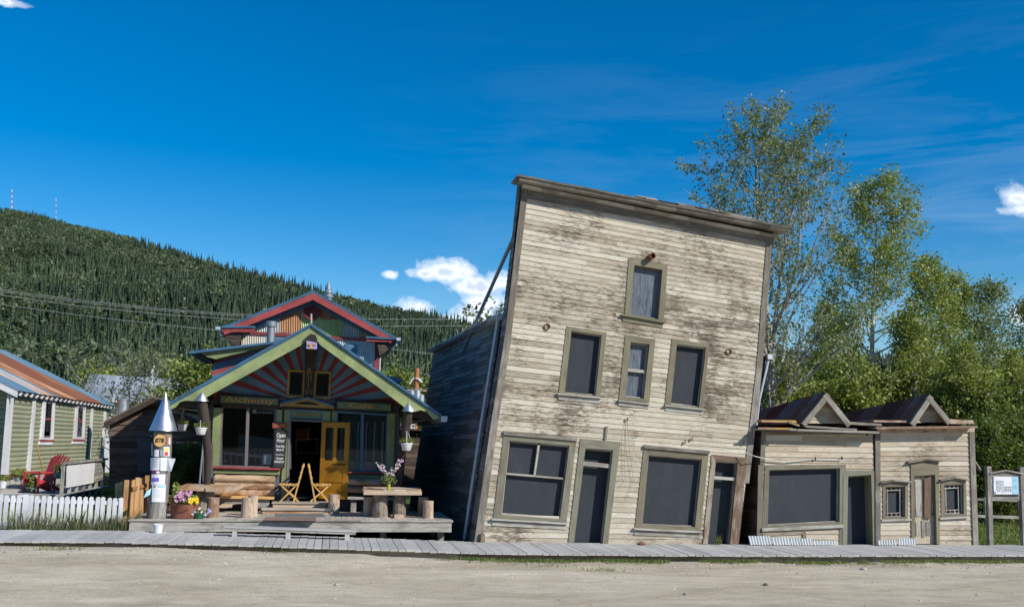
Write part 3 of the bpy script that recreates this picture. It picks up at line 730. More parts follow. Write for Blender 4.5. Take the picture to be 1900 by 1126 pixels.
for side in (0, 1):
    a, c = (FT, BT) if side == 0 else (FR, BR2); o_ = eo if side == 0 else V((.25, 0, -.1)); K = 16
    for k in range(K):
        p0, p1 = (a+o_).lerp(c+o_, k/K), (a+o_).lerp(c+o_, (k+1)/K); q0, q1 = mid.lerp(midb, k/K), mid.lerp(midb, (k+1)/K)
        zz = Zv*RND.uniform(.0, .03); b.prism([p0+zz, p1+zz, q1, q0], Zv*RND.uniform(.06, .09), q0-p0)
b.prism([BT, BR2, midb], Yv*-.02); b.prism([FT, FR, mid], Yv*.02)
b.build('roof', M['shingle'], lb)
b = MB(); g0 = FT+ns*.10+Zv*-.02; g1 = BT+ns*.10+Zv*-.02; b.beam(g0-d_side*.15, g1+d_side*.3, .15, .15)
b.tube([g0+Zv*-.05+d_side*.05, (g0+FB)/2+ns*.08, FB+ns*.10+Zv*.08], .045, 8)
g2 = FR+X*.1; b.beam(g2-Yv*.1, BR2+X*.1, .15, .14); b.tube([g2+Zv*-.05, W(1409, 740, 26.9), W(1392, 880, 26.9)], .04, 8)
b.build('gutter', M['gutter'], lb, smooth=True)
b = MB(); P0 = W(960.5, 430, 26.3)+V((-.04, 0, 0)); nn = ns; P1 = onplane(858, 653, FT+ns*.12, ns); b.tube([P0, P1], .055, 8)
b.prism([P0+V((0, -.06, -.25)), P0+V((0, .08, -.25)), P0+V((0, .08, .1)), P0+V((0, -.06, .1))], X*.05)
b.build('steel_brace', M['pole'], lb, smooth=True)
for px, py, out in ((1207, 477, .22), (1015, 606, .06), (1351.5, 652.5, .05)):
    p = W(px, py); b = MB(); R1 = .085; N_ = 16
    ring = lambda r0, dep: [p+V((math.cos(2*math.pi*k/N_)*r0, -dep, math.sin(2*math.pi*k/N_)*r0)) for k in range(N_)]
    a, c, i1, i2 = ring(R1, -.02), ring(R1, out), ring(R1*.82, out), ring(R1*.82, -.01)
    for k in range(N_):
        j = (k+1) % N_; b.face([a[k], a[j], c[j], c[k]]); b.face([c[k], c[j], i1[j], i1[k]]); b.face([i1[k], i1[j], i2[j], i2[k]])
    o = b.build('stove_pipe', M['tub'], lb, smooth=True); b = MB(); b.face(i2); b.build('pipe_bore', M['dark'], o)
b = MB(); bar(b, (1125, 791), (1122.5, 815), .06, NF, .05, .0, YL); b.build('nailed_block', M['trimg'], lb)
b = MB()
b.tube([W(1163, 781, 25.94), W(1159, 800, 25.93), W(1158, 850, 25.94), W(1160, 885, 25.93), W(1150, 905, 25.94)], .0035, 4); b.tube([W(1164, 781, 25.94), W(1167, 830, 25.93), W(1175, 890, 25.94), W(1163, 925, 25.94)], .0035, 4)
b.tube([W(1282, 824, 25.94), W(1310, 826, 25.93), W(1340, 830, 25.94), W(1378, 826, 25.9)], .0035, 4); b.build('loose_wire', M['black'], lb)
for px, py in ((1270, 822), (1283, 816), (1379, 824), (1163, 780), (1387, 812)):
    b = MB(); p = W(px, py); b.lathe([(.012, 0), (.028, .02), (.018, .05), (.028, .07), (.0, .09)], p+V((0, -.07, 0)), 8); b.tube([p, p+V((0, -.07, .01))], .012, 5); b.build('insulator', M['brown'], lb)
b = MB(); p = W(896, 1000, 25.9); b.prism([W(891, 1008, 25.93), W(900, 1008, 25.93), W(899, 990, 25.93), W(892, 988, 25.93)], NF*.05); b.build('corner_stub', M['brown'], lb)
# ------------------------------------------------------------------ the two small shops
def rakeboards(apex, L_, R_, thick, mat, parent, w=.16, proj=.45):
    m = MB()
    for e_ in (L_, R_):
        d = (e_-apex).normalized(); nn_ = V((-d.z, 0, d.x)); nn_ = nn_ if nn_.z < 0 else -nn_
        m.prism([apex, e_, e_+nn_*w, apex+nn_*w], NF*(.06 if e_ is L_ else .066), d)
        m.prism([apex+nn_*.0, e_, e_+nn_*.035, apex+nn_*.035], -NF*(proj if e_ is L_ else proj-.004), d)
    return m.build('rake_board', M[mat], parent)
def shack(label, g, left, right, top, apexpx, gl, gr, n, holes_, dark, ridgedip):
    sh = thing('small_shop', label, 'building', (W(*left[0]).x*.5+W(*right[0]).x*.5, 26.1, .28), g)
    G_ = Grid([(W(*left[0]), W(*right[0])), (W(*left[1]), W(*right[1]))]); m = MB(); siding(m, G_, n, NF, holes_, lap=.018, jit=.004, seg=(2, 6), edge=lambda t: (.01, .99)); m.build('front_siding', M['siding2'], sh)
    # pediment
    ap, pl, pr = W(*apexpx, 25.75), W(*gl, 25.75), W(*gr, 25.75)
    rakeboards(ap, pl, pr, .1, 'cornice', sh, .15, .6)
    Gp = Grid([(W(*gl), W(*gr)), (W(*apexpx)-X*.01, W(*apexpx)+X*.01)]); m = MB(); siding(m, Gp, 8, NF, jit=.002); m.build('gable_siding', M['siding2'], sh)
    # corrugated roof: ridge runs away from the street
    m = MB(); L_, R_ = W(*left[1]), W(*right[1]); yb = 36.0; dip = V((0, 10, -ridgedip))
    r0 = ap+V((0, .05, .02)); r1 = r0+dip
    for sgn, e0 in ((-1, L_), (1, R_)):
        e0 = V((e0.x+sgn*.12, 25.9, min(L_.z, R_.z)+.12)); e1 = e0+V((0, 10, -ridgedip*.6)); K = 9
        e0s = pl+V((-.02, .02, 0)) if sgn < 0 else pr+V((.02, .02, 0))
        pl0 = (pl if sgn < 0 else pr)+V((.03*sgn, .1, -.01)); pl1 = pl0+V((0, 10, -ridgedip))
        q4 = [pl0, V((e0.x, 26.0, e0.z+.0)), V((e1.x, 36, e1.z-.1)), pl1]; m.face(q4 if sgn > 0 else q4[::-1], Yv, .3); e0, e1 = pl0, pl1
        for k in range(K):
            a0, a1 = k/K, (k+1)/K; tn = RND.random(); NN = 8
            for c in range(NN):
                s0, s1 = lerp(a0, a1, c/NN), lerp(a0, a1, (c+1)/NN); z0 = .018*(c % 2); z1 = .018*((c+1) % 2)
                q0, q1 = r0.lerp(r1, s0), r0.lerp(r1, s1); p0, p1 = e0.lerp(e1, s0), e0.lerp(e1, s1)
                m.face([p0+Zv*z0, p1+Zv*z1, q1+Zv*z1, q0+Zv*z0], q0-p0, tn, (k*3.1, k*1.7))
    m.build('roof', M['shackroof'], sh)
    m = MB()
    for e_, s_ in ((left, -1), (right, 1)):
        G2 = Grid([(W(*e_[0]), W(*e_[0])+Yv*10), (W(*e_[1]), W(*e_[1])+Yv*10-Zv*.3)]); siding(m, G2, 20, V((s_, 0, 0)), jit=.003); m.build('side_siding', M['shedwood'], sh); m = MB()
    return sh
s1h, s2h = [], []
EO, EI = [(1418.8, 862.5), (1568.5, 861.5), (1563, 980), (1413, 984)], [(1426.6, 871.5), (1557.5, 868.2), (1556.5, 967.5), (1423.5, 974.5)]
FO, FI = [(1560, 872), (1627, 872), (1628, 1010), (1556, 1010)], [(1569, 883), (1615.5, 880), (1619, 1010), (1566.5, 1010)]
GO, GI = [(1636.7, 895), (1684, 895), (1684, 963), (1637.3, 965)], [(1642.3, 902.5), (1678.5, 901.4), (1678.5, 958.3), (1643, 960)]
HO, HI = [(1688.6, 857), (1740.5, 855.5), (1742.5, 1009), (1690, 1009)], [(1694.8, 882.8), (1733.7, 880), (1736.8, 1009), (1697.5, 1009)]
IO, II = [(1744.5, 890), (1791, 889), (1793, 958), (1745.5, 961)], [(1750.8, 899), (1786.5, 897.4), (1787.5, 952.6), (1752.3, 954)]
h = lambda o, i: hole_mid(quad(o, 26), quad(i, 26), .6)
sh1 = shack('small sagging board shop with orange lichen on its eave and a wide boarded window', 'small gabled wooden shops', ((1409, 1011), (1413.5, 797)), ((1626, 1011), (1621, 800)), 0, (1532, 728.6), (1486, 785), (1578, 786), 21, [h(EO, EI), h(FO, FI)], 0, .9)
sh2 = shack('small gabled board shop farthest right, with a panelled door between two little windows', 'small gabled wooden shops', ((1626, 1011), (1624, 801)), ((1811, 1011), (1804, 800)), 0, (1722.8, 732), (1687, 785), (1763, 782), 23, [h(GO, GI), h(HO, HI), h(IO, II)], 0, .9)
m = MB(); bar(m, (1416.5, 797), (1413.5, 862), .13, NF, .04, 0, 26); bar(m, (1411.5, 862), (1408.5, 1008), .16, NF, .03, 0, 26); bar(m, (1568, 880), (1566, 1010), .14, NF, .045, 0, 26); bar(m, (1621.5, 872), (1624, 1010), .10, NF, .03, 0, 26); m.build('corner_board', M['trimg'], sh1)
boarded(sh1, 'shop_window', EO, EI, 26, ('trimg', 'panel', 'sill'), [((1412, 979, 1562.5, 972), 6, .08)], .14, .035, label='wide boarded shop window')
m = MB(); bar(m, (1415, 992), (1494, 988), .07, NF, .03, 0, 26); bar(m, (1491, 986), (1492, 1003), .11, NF, .035, 0, 26); m.build('patch_board', M['brown'], sh1)
boarded(sh1, 'door', FO, FI, 26, ('trimg', 'panel', 'green'), None, .35, .03, None, 'LTR', label='black door recessed beside the shop window')
m = MB(); m.prism(quad([(1415, 799), (1623, 800), (1623, 806), (1415, 806)], 26), NF*.05, X); m.prism([W(1407, 794, 25.6), W(1480, 795, 25.6), W(1480, 798.5, 25.6), W(1407, 797.5, 25.6)], Yv*.5, X)
m.prism([W(1478, 795.5, 25.6), W(1632, 800, 25.6), W(1632, 804, 25.6), W(1478, 799, 25.6)], Yv*.5, X); m.prism([W(1495, 789, 25.7), W(1590, 795, 25.7), W(1590, 799, 25.7), W(1495, 792.5, 25.7)], Yv*.4, X)
m.prism([W(1575, 782, 25.75), W(1636, 786, 25.75), W(1636, 790, 25.75), W(1575, 787, 25.75)], Yv*.5, X); m.build('eave_board', M['cornice'], sh1)
m = MB(); m.prism([W(1406, 792.5, 25.55), W(1470, 793.5, 25.55), W(1470, 796.5, 25.55), W(1406, 796, 25.55)], NF*.03, X); m.prism([W(1413, 778.5, 25.75), W(1476, 779.5, 25.75), W(1479, 784, 25.75), W(1413, 783, 25.75)], Yv*.3, X)
m.prism([W(1464, 781, 25.7), W(1484, 788, 25.7), W(1483, 791, 25.7), W(1463, 784, 25.7)], Yv*.1, X); m.build('lichen_board', M['lichen'], sh1)
for px, py in ((1511, 853), (1560, 852), (1607, 808), (1628, 797)):
    p = W(px, py); m = MB(); m.lathe([(.012, 0), (.028, .02), (.018, .05), (.028, .07), (.0, .09)], p+V((0, -.07, 0)), 8); m.tube([p, p+V((0, -.07, .01))], .012, 5); m.build('insulator', M['black'], sh1)
m = MB(); m.tube([W(1381, 838, 25.8), W(1400, 846, 25.7), W(1425, 852, 25.9), W(1455, 858, 25.95), W(1512, 851, 25.93), W(1560, 853, 25.94)], .012, 5); tag(m.build('slack_cable', M['corr']), 'pale slack cable strung from the leaning building across to the sagging shop', 'cable')
m = MB(); bar(m, (1627, 800), (1627.5, 1010), .15, NF, .06, 0, 26); bar(m, (1801.5, 800), (1809, 1011), .16, NF, .05, 0, 26); m.build('corner_board', M['cornice'], sh2)
m = MB(); m.prism([W(1626, 791.5, 25.6), W(1814, 789.5, 25.6), W(1814, 793.5, 25.6), W(1626, 796, 25.6)], Yv*.5, X); m.prism(quad([(1627, 794), (1806, 793), (1806, 801), (1627, 803)], 26), NF*.06, X)
m.prism([W(1622, 779, 25.75), W(1682, 780, 25.75), W(1682, 783.5, 25.75), W(1622, 783, 25.75)], Yv*.6, X); m.prism([W(1762, 777.5, 25.75), W(1806, 779.5, 25.75), W(1808, 786, 25.75), W(1764, 786, 25.75)], Yv*1.2, X); m.build('eave_board', M['stump'], sh2)
def queen(o, i, x0, x1, y0, y1):
    def f(root, o_, i_):
        mm = MB()
        def q(u, v): return (i_[0].lerp(i_[1], u)).lerp(i_[3].lerp(i_[2], u), v)-NF*.06
        for u in (.17, .83): bar(mm, q(u, 0), q(u, 1), .028, NF, .0, .03, 0)
        for v in (.13, .87): bar(mm, q(0, v), q(1, v), .028, NF, .002, .03, 0)
        for u0, u1 in ((0, .17), (.83, 1)): bar(mm, q(u0, .5), q(u1, .5), .028, NF, .004, .03, 0)
        for u in (.38, .62):
            bar(mm, q(u, 0), q(u, .13), .028, NF, .004, .03, 0); bar(mm, q(u, .87), q(u, 1), .028, NF, .004, .03, 0)
        for a_, b__ in (((0, 0), (1, 0)), ((1, 0), (1, 1)), ((1, 1), (0, 1)), ((0, 1), (0, 0))): bar(mm, q(*a_), q(*b__), .05, NF, .006, .03, 0)
        mm.build('muntin', M['sill'], root)
    return f
def hood(pts, parent, mat='trimg', h_=3.0):
    mm = MB()
    for a_, b__ in zip(pts, pts[1:]):
        mm.prism([W(*a_), W(*b__), W(b__[0], b__[1]+h_), W(a_[0], a_[1]+h_)], NF*.13, X)
    mm.build('hood', M['cornice'], parent); mm = MB(); mm.prism([W(*p) for p in [(pts[0][0]+5, pts[0][1]+2), pts[1], (pts[-1][0]-4, pts[-1][1]+2), (pts[-1][0]-4, pts[-1][1]+7), (pts[0][0]+5, pts[0][1]+7)]], NF*.04, X); mm.build('head_board', M[mat], parent)
_, _, g1_ = boarded(sh2, 'window', GO, GI, 26, ('trim', 'panel', 'sill'), [((1633.5, 963, 1689, 961.5), 3.5, .08)], .13, .03, queen(0, 0, 0, 0, 0, 0)); hood([(1631, 893.5), (1655, 889), (1688, 892)], g1_)
_, _, g2_ = boarded(sh2, 'window', IO, II, 26, ('trim', 'panel', 'sill'), [((1741.5, 959.5, 1795, 957), 3.5, .08)], .13, .03, queen(0, 0, 0, 0, 0, 0)); hood([(1741, 889), (1769, 883.5), (1794, 888)], g2_)
def oldoor(root, o_, i_):
    q = lambda u, v, d=.10: (i_[0].lerp(i_[1], u)).lerp(i_[3].lerp(i_[2], u), v)-NF*d
    mm = MB(); mm.prism([q(0, 0), q(1, 0), q(1, 1), q(0, 1)], NF*.02, Zv); mm.build('door_leaf', M['siding2'], root)
    mm = MB()
    for u0, u1, v0, v1 in ((.14, .42, .08, .60), (.5, .9, .02, .62), (.14, .28, .68, .88), (.40, .55, .66, .90), (.62, .86, .68, .88)): mm.prism([q(u0, v0, .08), q(u1, v0, .08), q(u1, v1, .08), q(u0, v1, .08)], NF*.02, Zv)
    mm.build('door_panel', M['deckgrey'], root); mm = MB(); mm.prism([q(.55, .05, .055), q(.86, .03, .055), q(.80, .64, .055), q(.5, .62, .055)], NF*.03, Zv, .0); mm.build('loose_board', M['brown'], root)
    mm = MB(); mm.prism(quad([(1693, 862), (1735.5, 861), (1735, 877), (1693, 878)], 26), NF*.02, X); mm.build('transom_panel', M['brown'], root)
    mm = MB(); mm.lathe([(.0, 0), (.03, .01), (.03, .03), (0, .05)], q(.93, .58, .03), 8); mm.build('knob', M['black'], root)
_, _, g3_ = boarded(sh2, 'door', HO, HI, 26, ('trim', 'dark', 'trimg'), None, .13, .04, oldoor, 'LTR', label='bleached panelled door'); hood([(1681, 856), (1716, 850), (1742, 853.5)], g3_, 'trim')
# fallen corrugated sheets
def corrsheet(mb, p, u, v, n, amp=.018, tone=None):
    p, u, v = V(p), V(u), V(v); nn_ = u.cross(v).normalized(); tn = RND.random() if tone is None else tone; k = n*4; off = (RND.random()*9, RND.random()*9)
    for i in range(k):
        a0, a1 = i/k, (i+1)/k; z0, z1 = amp*math.sin(2*math.pi*n*a0), amp*math.sin(2*math.pi*n*a1)
        mb.face([p+u*a0+nn_*z0, p+u*a1+nn_*z1, p+u*a1+v+nn_*z1, p+u*a0+v+nn_*z0], v, tn, off)
for k, (a, c, hh, lab) in enumerate((((1392, 1010), (1433, 1010), 16, 'galvanised corrugated sheet leaning at the sagging shop wall, nearest the leaning building'), ((1435, 1010), (1467, 1010), 14, 'short corrugated sheet second from the leaning building at the base of the sagging shop'), ((1468, 1010.5), (1508, 1010.5), 12, 'corrugated sheet beneath the middle of the wide boarded shop window'), ((1510, 1010.5), (1553, 1010.5), 8, 'lowest corrugated sheet at the base of the shop wall beside the dark doorway'), ((1630, 1010.5), (1664, 1010.5), 9, 'small corrugated sheet under the left window of the rightmost shop'), ((1667, 1010.5), (1700, 1010.5), 13, 'crumpled corrugated sheet lying beside the panelled door'))):
    m = MB(); p, q = W(*a, 25.72), W(*c, 25.72); p.z = q.z = zbw(p.x)+.02; corrsheet(m, p, q-p, V((.012*(k-2), .07, hh/70)), max(4, int((q-p).length/.075)), .014, .6); tag(m.build('corrugated_sheet', M['corr']), lab, 'metal sheet', 'corrugated sheets at the shop walls')
m = MB(); p0 = W(594, 0); c = W(1189, 1006, 25.8); m.lathe([(.10, 0), (.12, .03), (.07, .07), (0, .085)], (c.x, 25.75, zbw(c.x)), 9); c = m.build('fallen_brick_lump', M['tub']); tag(c, 'small reddish lump lying on the boardwalk under the single large shop window', 'rubble')
# notice board
nb = thing('notice_board', 'wooden notice board on two posts carrying an old street picture, at far right', 'sign', (W(1864, 1008, 25.9).x, 25.9, .26)); YN = 25.9
for a, c in (((1833, 867), (1837, 1008)), ((1894, 868), (1900, 1010))):
    m = MB(); p, q = W(*a, YN), W(*c, YN); q.z = .1; m.beam(q, p, .13, .13, Yv); m.prism([p+V((-.065, -.065, 0)), p+V((.065, -.065, 0)), p+V((.065, .065, 0)), p+V((-.065, .065, 0))], (0, 0, .03)); m.build('post', M['deckgrey'], nb)
m = MB(); Gn = [(1834, 878), (1893, 878), (1895, 929), (1835, 929)]; q = quad(Gn, YN); NB = 6
for k in range(NB):
    a, c = k/NB, (k+1)/NB-.012; m.prism([q[0].lerp(q[3], a), q[1].lerp(q[2], a), q[1].lerp(q[2], c), q[0].lerp(q[3], c)], NF*.03, X)
m.prism(quad([(1834, 878), (1864, 872.5), (1893, 878)], YN), NF*.03, X); m.build('backboard', M['deckgrey'], nb)
m = MB(); m.prism(quad([(1833, 877), (1864, 871), (1864, 873), (1833, 879)], YN), NF*.1, X); m.prism(quad([(1864, 871), (1895, 877.5), (1895, 879.5), (1864, 873)], YN), NF*.1, X); m.build('gable_cap', M['sill'], nb)
m = MB(); pq = shift(quad([(1841.3, 883.4), (1886.5, 884), (1887.5, 919), (1842, 919)], YN), NF*.035); m.prism(pq, NF*.02, X); pn = m.build('picture_panel', M['paper'], nb)
qp = lambda u, v, d=.024: pq[0].lerp(pq[1], u).lerp(pq[3].lerp(pq[2], u), v)+NF*d
M['pblue'] = flat('pale_blue_print', (.33, .62, .78)); M['pgrey'] = flat('grey_print', (.30, .33, .36)); M['pmid'] = flat('mid_grey_print', (.52, .55, .58))
def rects(name, mat, L_, d=.024):
    mm = MB()
    for u0, v0, u1, v1 in L_: mm.face([qp(u0, v1, d), qp(u1, v1, d), qp(u1, v0, d), qp(u0, v0, d)])
    mm.build(name, M[mat], pn)
rects('blue_column', 'pblue', [(.75, 0, 1, 1)]); rects('caption_strip', 'ink', [(0, .93, 1, 1)], .028)
rects('street_picture', 'pmid', [(.10, .25, .26, .72), (.28, .28, .42, .70), (.44, .55, .72, .78)], .026); rects('street_picture', 'pgrey', [(.10, .22, .40, .26), (.12, .32, .15, .42), (.19, .32, .22, .42), (.12, .5, .15, .6), (.19, .5, .22, .6), (.44, .52, .72, .57), (.46, .62, .5, .78), (.56, .62, .60, .78), (.66, .62, .7, .78), (.15, .74, .25, .78), (.30, .76, .42, .80), (0, .78, .08, .9)], .028)
rects('caption_lines', 'pgrey', [(.82, .14, .92, .16), (.8, .2, .95, .215), (.8, .5, .95, .52), (.8, .56, .93, .575), (.8, .62, .95, .635)], .028)
# ------------------------------------------------------------------ the café
YC, YR = 29.5, 27.7
ca = thing('cafe_building', 'gabled cafe with sage green bargeboards, red and blue sunburst gable and a mustard door', 'building', (-.8, 29.5, .8))
ap = W(577.5, 601, YR); eL = W(312, 748, YR); eR = W(818, 769, YR)
def yz(p, y): return V((p.x, y, p.z))
BACK = 37.5
# roof decks (boards under, metal on top)
m = MB(); ml = MB()
for e_ in (eL, eR):
    d = (e_-ap).normalized(); dn = V((-d.z, 0, d.x)); dn = dn if dn.z < 0 else -dn
    m2 = MB(); K = 26 if e_ is eR else 24; Ln = (e_-ap).length
    for k in range(K):                                   # soffit boards running along the ridge
        a, c = ap+d*Ln*k/K+dn*.10, ap+d*(Ln*(k+1)/K-.02)+dn*.10
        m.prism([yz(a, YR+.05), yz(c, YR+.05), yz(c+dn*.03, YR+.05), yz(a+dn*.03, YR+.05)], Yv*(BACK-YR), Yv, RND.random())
    ml.prism([yz(ap, YR-.03), yz(e_+d*.04, YR-.03), yz(e_+d*.04+dn*.095, YR-.03), yz(ap+dn*.095, YR-.03)], Yv*(BACK-YR+.1), Yv)
    for k in range(1, 14):
        y = YR+k*.65; ml.prism([yz(ap-dn*.002, y), yz(e_-dn*.002, y), yz(e_-dn*.03, y), yz(ap-dn*.03, y)], Yv*.03, d)
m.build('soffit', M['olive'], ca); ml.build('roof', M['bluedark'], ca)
# bargeboards
def P28(L_): return [W(x, y, YR) for x, y in L_]
off = 4.5
bgl = [(577.5, 605), (577.5, 640), (566, 634), (560, 640), (480, 684), (385, 736), (372, 746), (359.5, 744), (344.6, 743), (334, 746), (327, 755), (319, 759), (312, 753)]
bgr = [(577.5, 605), (816, 773.5), (811.7, 777), (803.5, 778), (799, 773), (792, 764.5), (781, 761), (770, 763), (759, 766), (746, 752), (700, 717), (650, 681), (594, 640), (590, 634), (577.5, 640)]
m = MB(); m.prism(P28(bgl), NF*.06, eL-ap, .9); m.prism(P28(bgr)[::-1], NF*.058, eR-ap, .9); bg = m.build('bargeboard', M['green'], ca)
m = MB()
for e_ in (eL, eR):
    d = (e_-ap).normalized(); dn = V((-d.z, 0, d.x)); dn = dn if dn.z < 0 else -dn
    m.prism([ap-dn*.005+Zv*.0, e_-dn*.005, e_+dn*.05, ap+dn*.05], NF*(.12 if e_ is eL else .124), d); m.prism([ap+dn*.052, e_+dn*.052, e_+dn*.085, ap+dn*.085], NF*(.085 if e_ is eL else .089), d)
m.build('drip_edge', M['bluedark'], ca)
m = MB(); p = eR+V((.02, 0, -.1)); m.prism([p+V((-.02, -.1, -.10)), p+V((.14, -.1, -.10)), p+V((.16, -.1, .06)), p+V((-.02, -.1, .06))], Yv*8, Yv); m.build('eave_gutter', M['zinc'], ca)
m = MB(); p = eL+V((-.02, 0, -.1)); m.prism([p+V((.02, -.1, -.10)), p+V((-.14, -.1, -.10)), p+V((-.16, -.1, .06)), p+V((.02, -.1, .06))], Yv*8, Yv); m.build('eave_gutter', M['zinc'], ca)
m = MB(); m.tube([W(577.5, 601, 27.8), W(577.5, 582, 27.8)], .025, 6); m.build('finial', M['sill'], ca)
# brackets under the scroll ends (dark carved)
m = MB()
for x0, x1, ys in ((330, 384, 746), (744, 806, 764)):
    p = [W(x, y, YR+.12) for x, y in ((x0, ys+3), (x0+10, ys-3), (x0+22, ys-4), (x1-4, ys+2), (x1, ys+16), (x1-14, ys+17), (x0+24, ys+9), (x0+8, ys+8))]; m.prism(p, Yv*.12, X)
m.build('carved_bracket', M['carved'], ca)
# gable wall with sunburst
def roofz(x):      # underside of the roof at x
    if x < ap.x: t = (ap.x-x)/(ap.x-eL.x); return lerp(ap.z, eL.z, t)-.16
    t = (x-ap.x)/(eR.x-ap.x); return lerp(ap.z, eR.z, t)-.16
xl, xr = W(393, 800, YC).x, W(741, 800, YC).x; zb_ = W(577, 748, YC).z
cx, cz = W(573, 752, YC).x, W(573, 752, YC).z
rays_ = [(-178, -172), (-166, -161.5), (-155, -150.5), (-144, -139), (-132, -126.5), (-119, -113), (-106, -101), (-92, -86), (-77, -72), (-64, -58.5), (-51, -46), (-39, -34.5), (-28.5, -24), (-18, -13.5), (-7, -2)]
red, blue = MB(), MB()
def raypt(a, far=True):
    dx, dz = math.cos(a), -math.sin(a); lo_, hi_ = 0, 6
    for _ in range(40):
        t = (lo_+hi_)/2; x_, z_ = cx+dx*t, cz+dz*t
        if xl < x_ < xr and z_ < roofz(x_)-.0: lo_ = t
        else: hi_ = t
    return V((cx+dx*lo_, YC, cz+dz*lo_))
c0 = V((cx, YC, cz)); angs = sorted(set([rad(q) for r_ in rays_ for q in r_]+[rad(-180), rad(0)]+[math.atan2(-(roofz(cx)-cz), ap.x-cx)]))
for a, c in zip(angs, angs[1:]):
    mdeg = math.degrees((a+c)/2); isr = any(q0 <= mdeg <= q1 for q0, q1 in rays_)
    (red if isr else blue).face([c0, raypt(a), raypt((a+c)/2), raypt(c)][::-1], X, .5, (0, 0))
blue.build('gable_wall', M['wallblue'], ca); red.build('sunburst', M['wallred'], ca)
# lower wall
zf = W(560, 924, YC).z                 # floor level
b = MB(); zt = zb_+.02
def wq(mb, x0, y0, x1, y1, Yd=YC, g=X, tone=.6): mb.face([W(x0, y1, Yd), W(x1, y1, Yd), W(x1, y0, Yd), W(x0, y0, Yd)], g, tone)
m = MB()
p = quad([(391, 742), (741, 752), (741, 766), (391, 756)], YC); m.prism(shift(p, NF*.0), NF*.06, X); m.build('header_beam', M['carved'], ca)
m = MB()                                # wall body left / right / under the windows
for x0, y0, x1, y1 in ((377, 868, 537, 965), (604, 872, 741, 965), (388, 748, 412, 870), (508, 752, 540, 870), (598, 752, 624, 874), (718, 756, 741, 874)): 
    q0 = [W(x0, y0, YC), W(x1, y0, YC), W(x1, y1, YC), W(x0, y1, YC)]; q0[2].z = q0[3].z = min(q0[2].z, max(q0[2].z, .5)); m.prism(shift(q0, Yv*.0), Yv*.12, Zv)
m.build('wall', M['grey'], ca)
m = MB(); Gsd = Grid([(V((xl, BACK, .5)), V((xl, YC, .5))), (V((xl, BACK, roofz(xl))), V((xl, YC, roofz(xl))))]); siding(m, Gsd, 18, V((-1, 0, 0))); Gsd = Grid([(V((xr, YC, .5)), V((xr, BACK, .5))), (V((xr, YC, roofz(xr))), V((xr, BACK, roofz(xr))))]); siding(m, Gsd, 18, V((1, 0, 0)))
m.face([V((xl, BACK, .5)), V((xr, BACK, .5)), V((xr, BACK, roofz(xr))), V((ap.x, BACK, roofz(ap.x))), V((xl, BACK, roofz(xl)))]); m.build('side_wall', M['shedwood'], ca)
m = MB(); m.face([V((xl+.05, YC, zf)), V((xr-.05, YC, zf)), V((xr-.05, YC+5, zf)), V((xl+.05, YC+5, zf))], Yv); m.build('floor', M['shedwood'], ca)
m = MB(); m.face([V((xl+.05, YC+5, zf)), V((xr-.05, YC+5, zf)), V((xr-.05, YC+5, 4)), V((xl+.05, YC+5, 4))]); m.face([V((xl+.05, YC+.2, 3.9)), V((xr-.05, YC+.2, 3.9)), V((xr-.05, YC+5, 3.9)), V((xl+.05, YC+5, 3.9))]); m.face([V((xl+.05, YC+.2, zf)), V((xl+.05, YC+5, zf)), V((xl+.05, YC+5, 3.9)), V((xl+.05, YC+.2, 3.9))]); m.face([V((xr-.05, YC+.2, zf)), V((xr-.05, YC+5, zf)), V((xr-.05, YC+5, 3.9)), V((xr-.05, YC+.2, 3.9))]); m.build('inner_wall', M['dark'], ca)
# pilasters and trim
def pil(px0, px1, y0, y1, mat, name='pilaster', pr=.06, dx=-4):
    mm = MB(); mm.prism([W(px0, y0, YC), W(px1, y0, YC), W(px1+dx, y1, YC), W(px0+dx, y1, YC)], NF*pr, Zv); return mm.build(name, M[mat], ca)
pil(397, 412, 750, 868, 'green', dx=-5.5); pil(514.5, 524, 757, 868, 'green', dx=-5); pil(524.8, 527.5, 757, 800, 'carved', dx=-1, pr=.07); pil(528, 540, 758, 924, 'green', dx=-7, pr=.055)
pil(598, 613, 760, 782, 'green', dx=0); pil(613.5, 615.5, 760, 800, 'carved', dx=0, pr=.07); pil(616, 625, 762, 876, 'green', dx=-2); pil(719.5, 733, 767, 877, 'green', dx=-3)
pil(378, 396, 822, 893, 'grey', 'post_base', .25, 0)
for q_, mt in (([(391.5, 870), (520, 873.5), (519, 880.5), (390.5, 877)], 'green'), ([(620, 879), (732, 882), (731.5, 890), (620, 887)], 'green')):
    mm = MB(); mm.prism(quad(q_, YC), NF*.08, X); mm.build('apron_board', M[mt], ca)
for q_ in ([(388, 864), (521, 868), (521, 871.5), (388, 868)], [(618, 873.5), (720, 876), (720, 879), (618, 876.5)]):
    mm = MB(); mm.prism(quad(q_, YC), NF*.16, X); mm.build('window_sill', M['red'], ca)
def glasswin(out, inn, name, fmat, label=None, rec=.07, mul=None):
    o, i = quad(out, YC), quad(inn, YC); g = MB(); g.face(shift([i[3], i[2], i[1], i[0]], Yv*rec)); root = g.build(name, M['glass'], ca, label)
    f_ = MB(); fr4(f_, o, i, NF, .045, rec+.02); f_.build('frame', M[fmat], root)
    if mul: mm = MB(); bar(mm, mul[0], mul[1], mul[2], NF, .03, rec+.01, YC); mm.build('mullion', M[fmat], root)
    return root, i
wL, iL = glasswin([(410.5, 751), (515.5, 757), (509.5, 869), (404, 866)], [(414.5, 755), (511.5, 760.5), (505.5, 865.5), (408, 862.5)], 'shop_window', 'greyframe', 'left shop window with notices behind the glass', mul=((460.5, 756), (456.5, 864), .08))
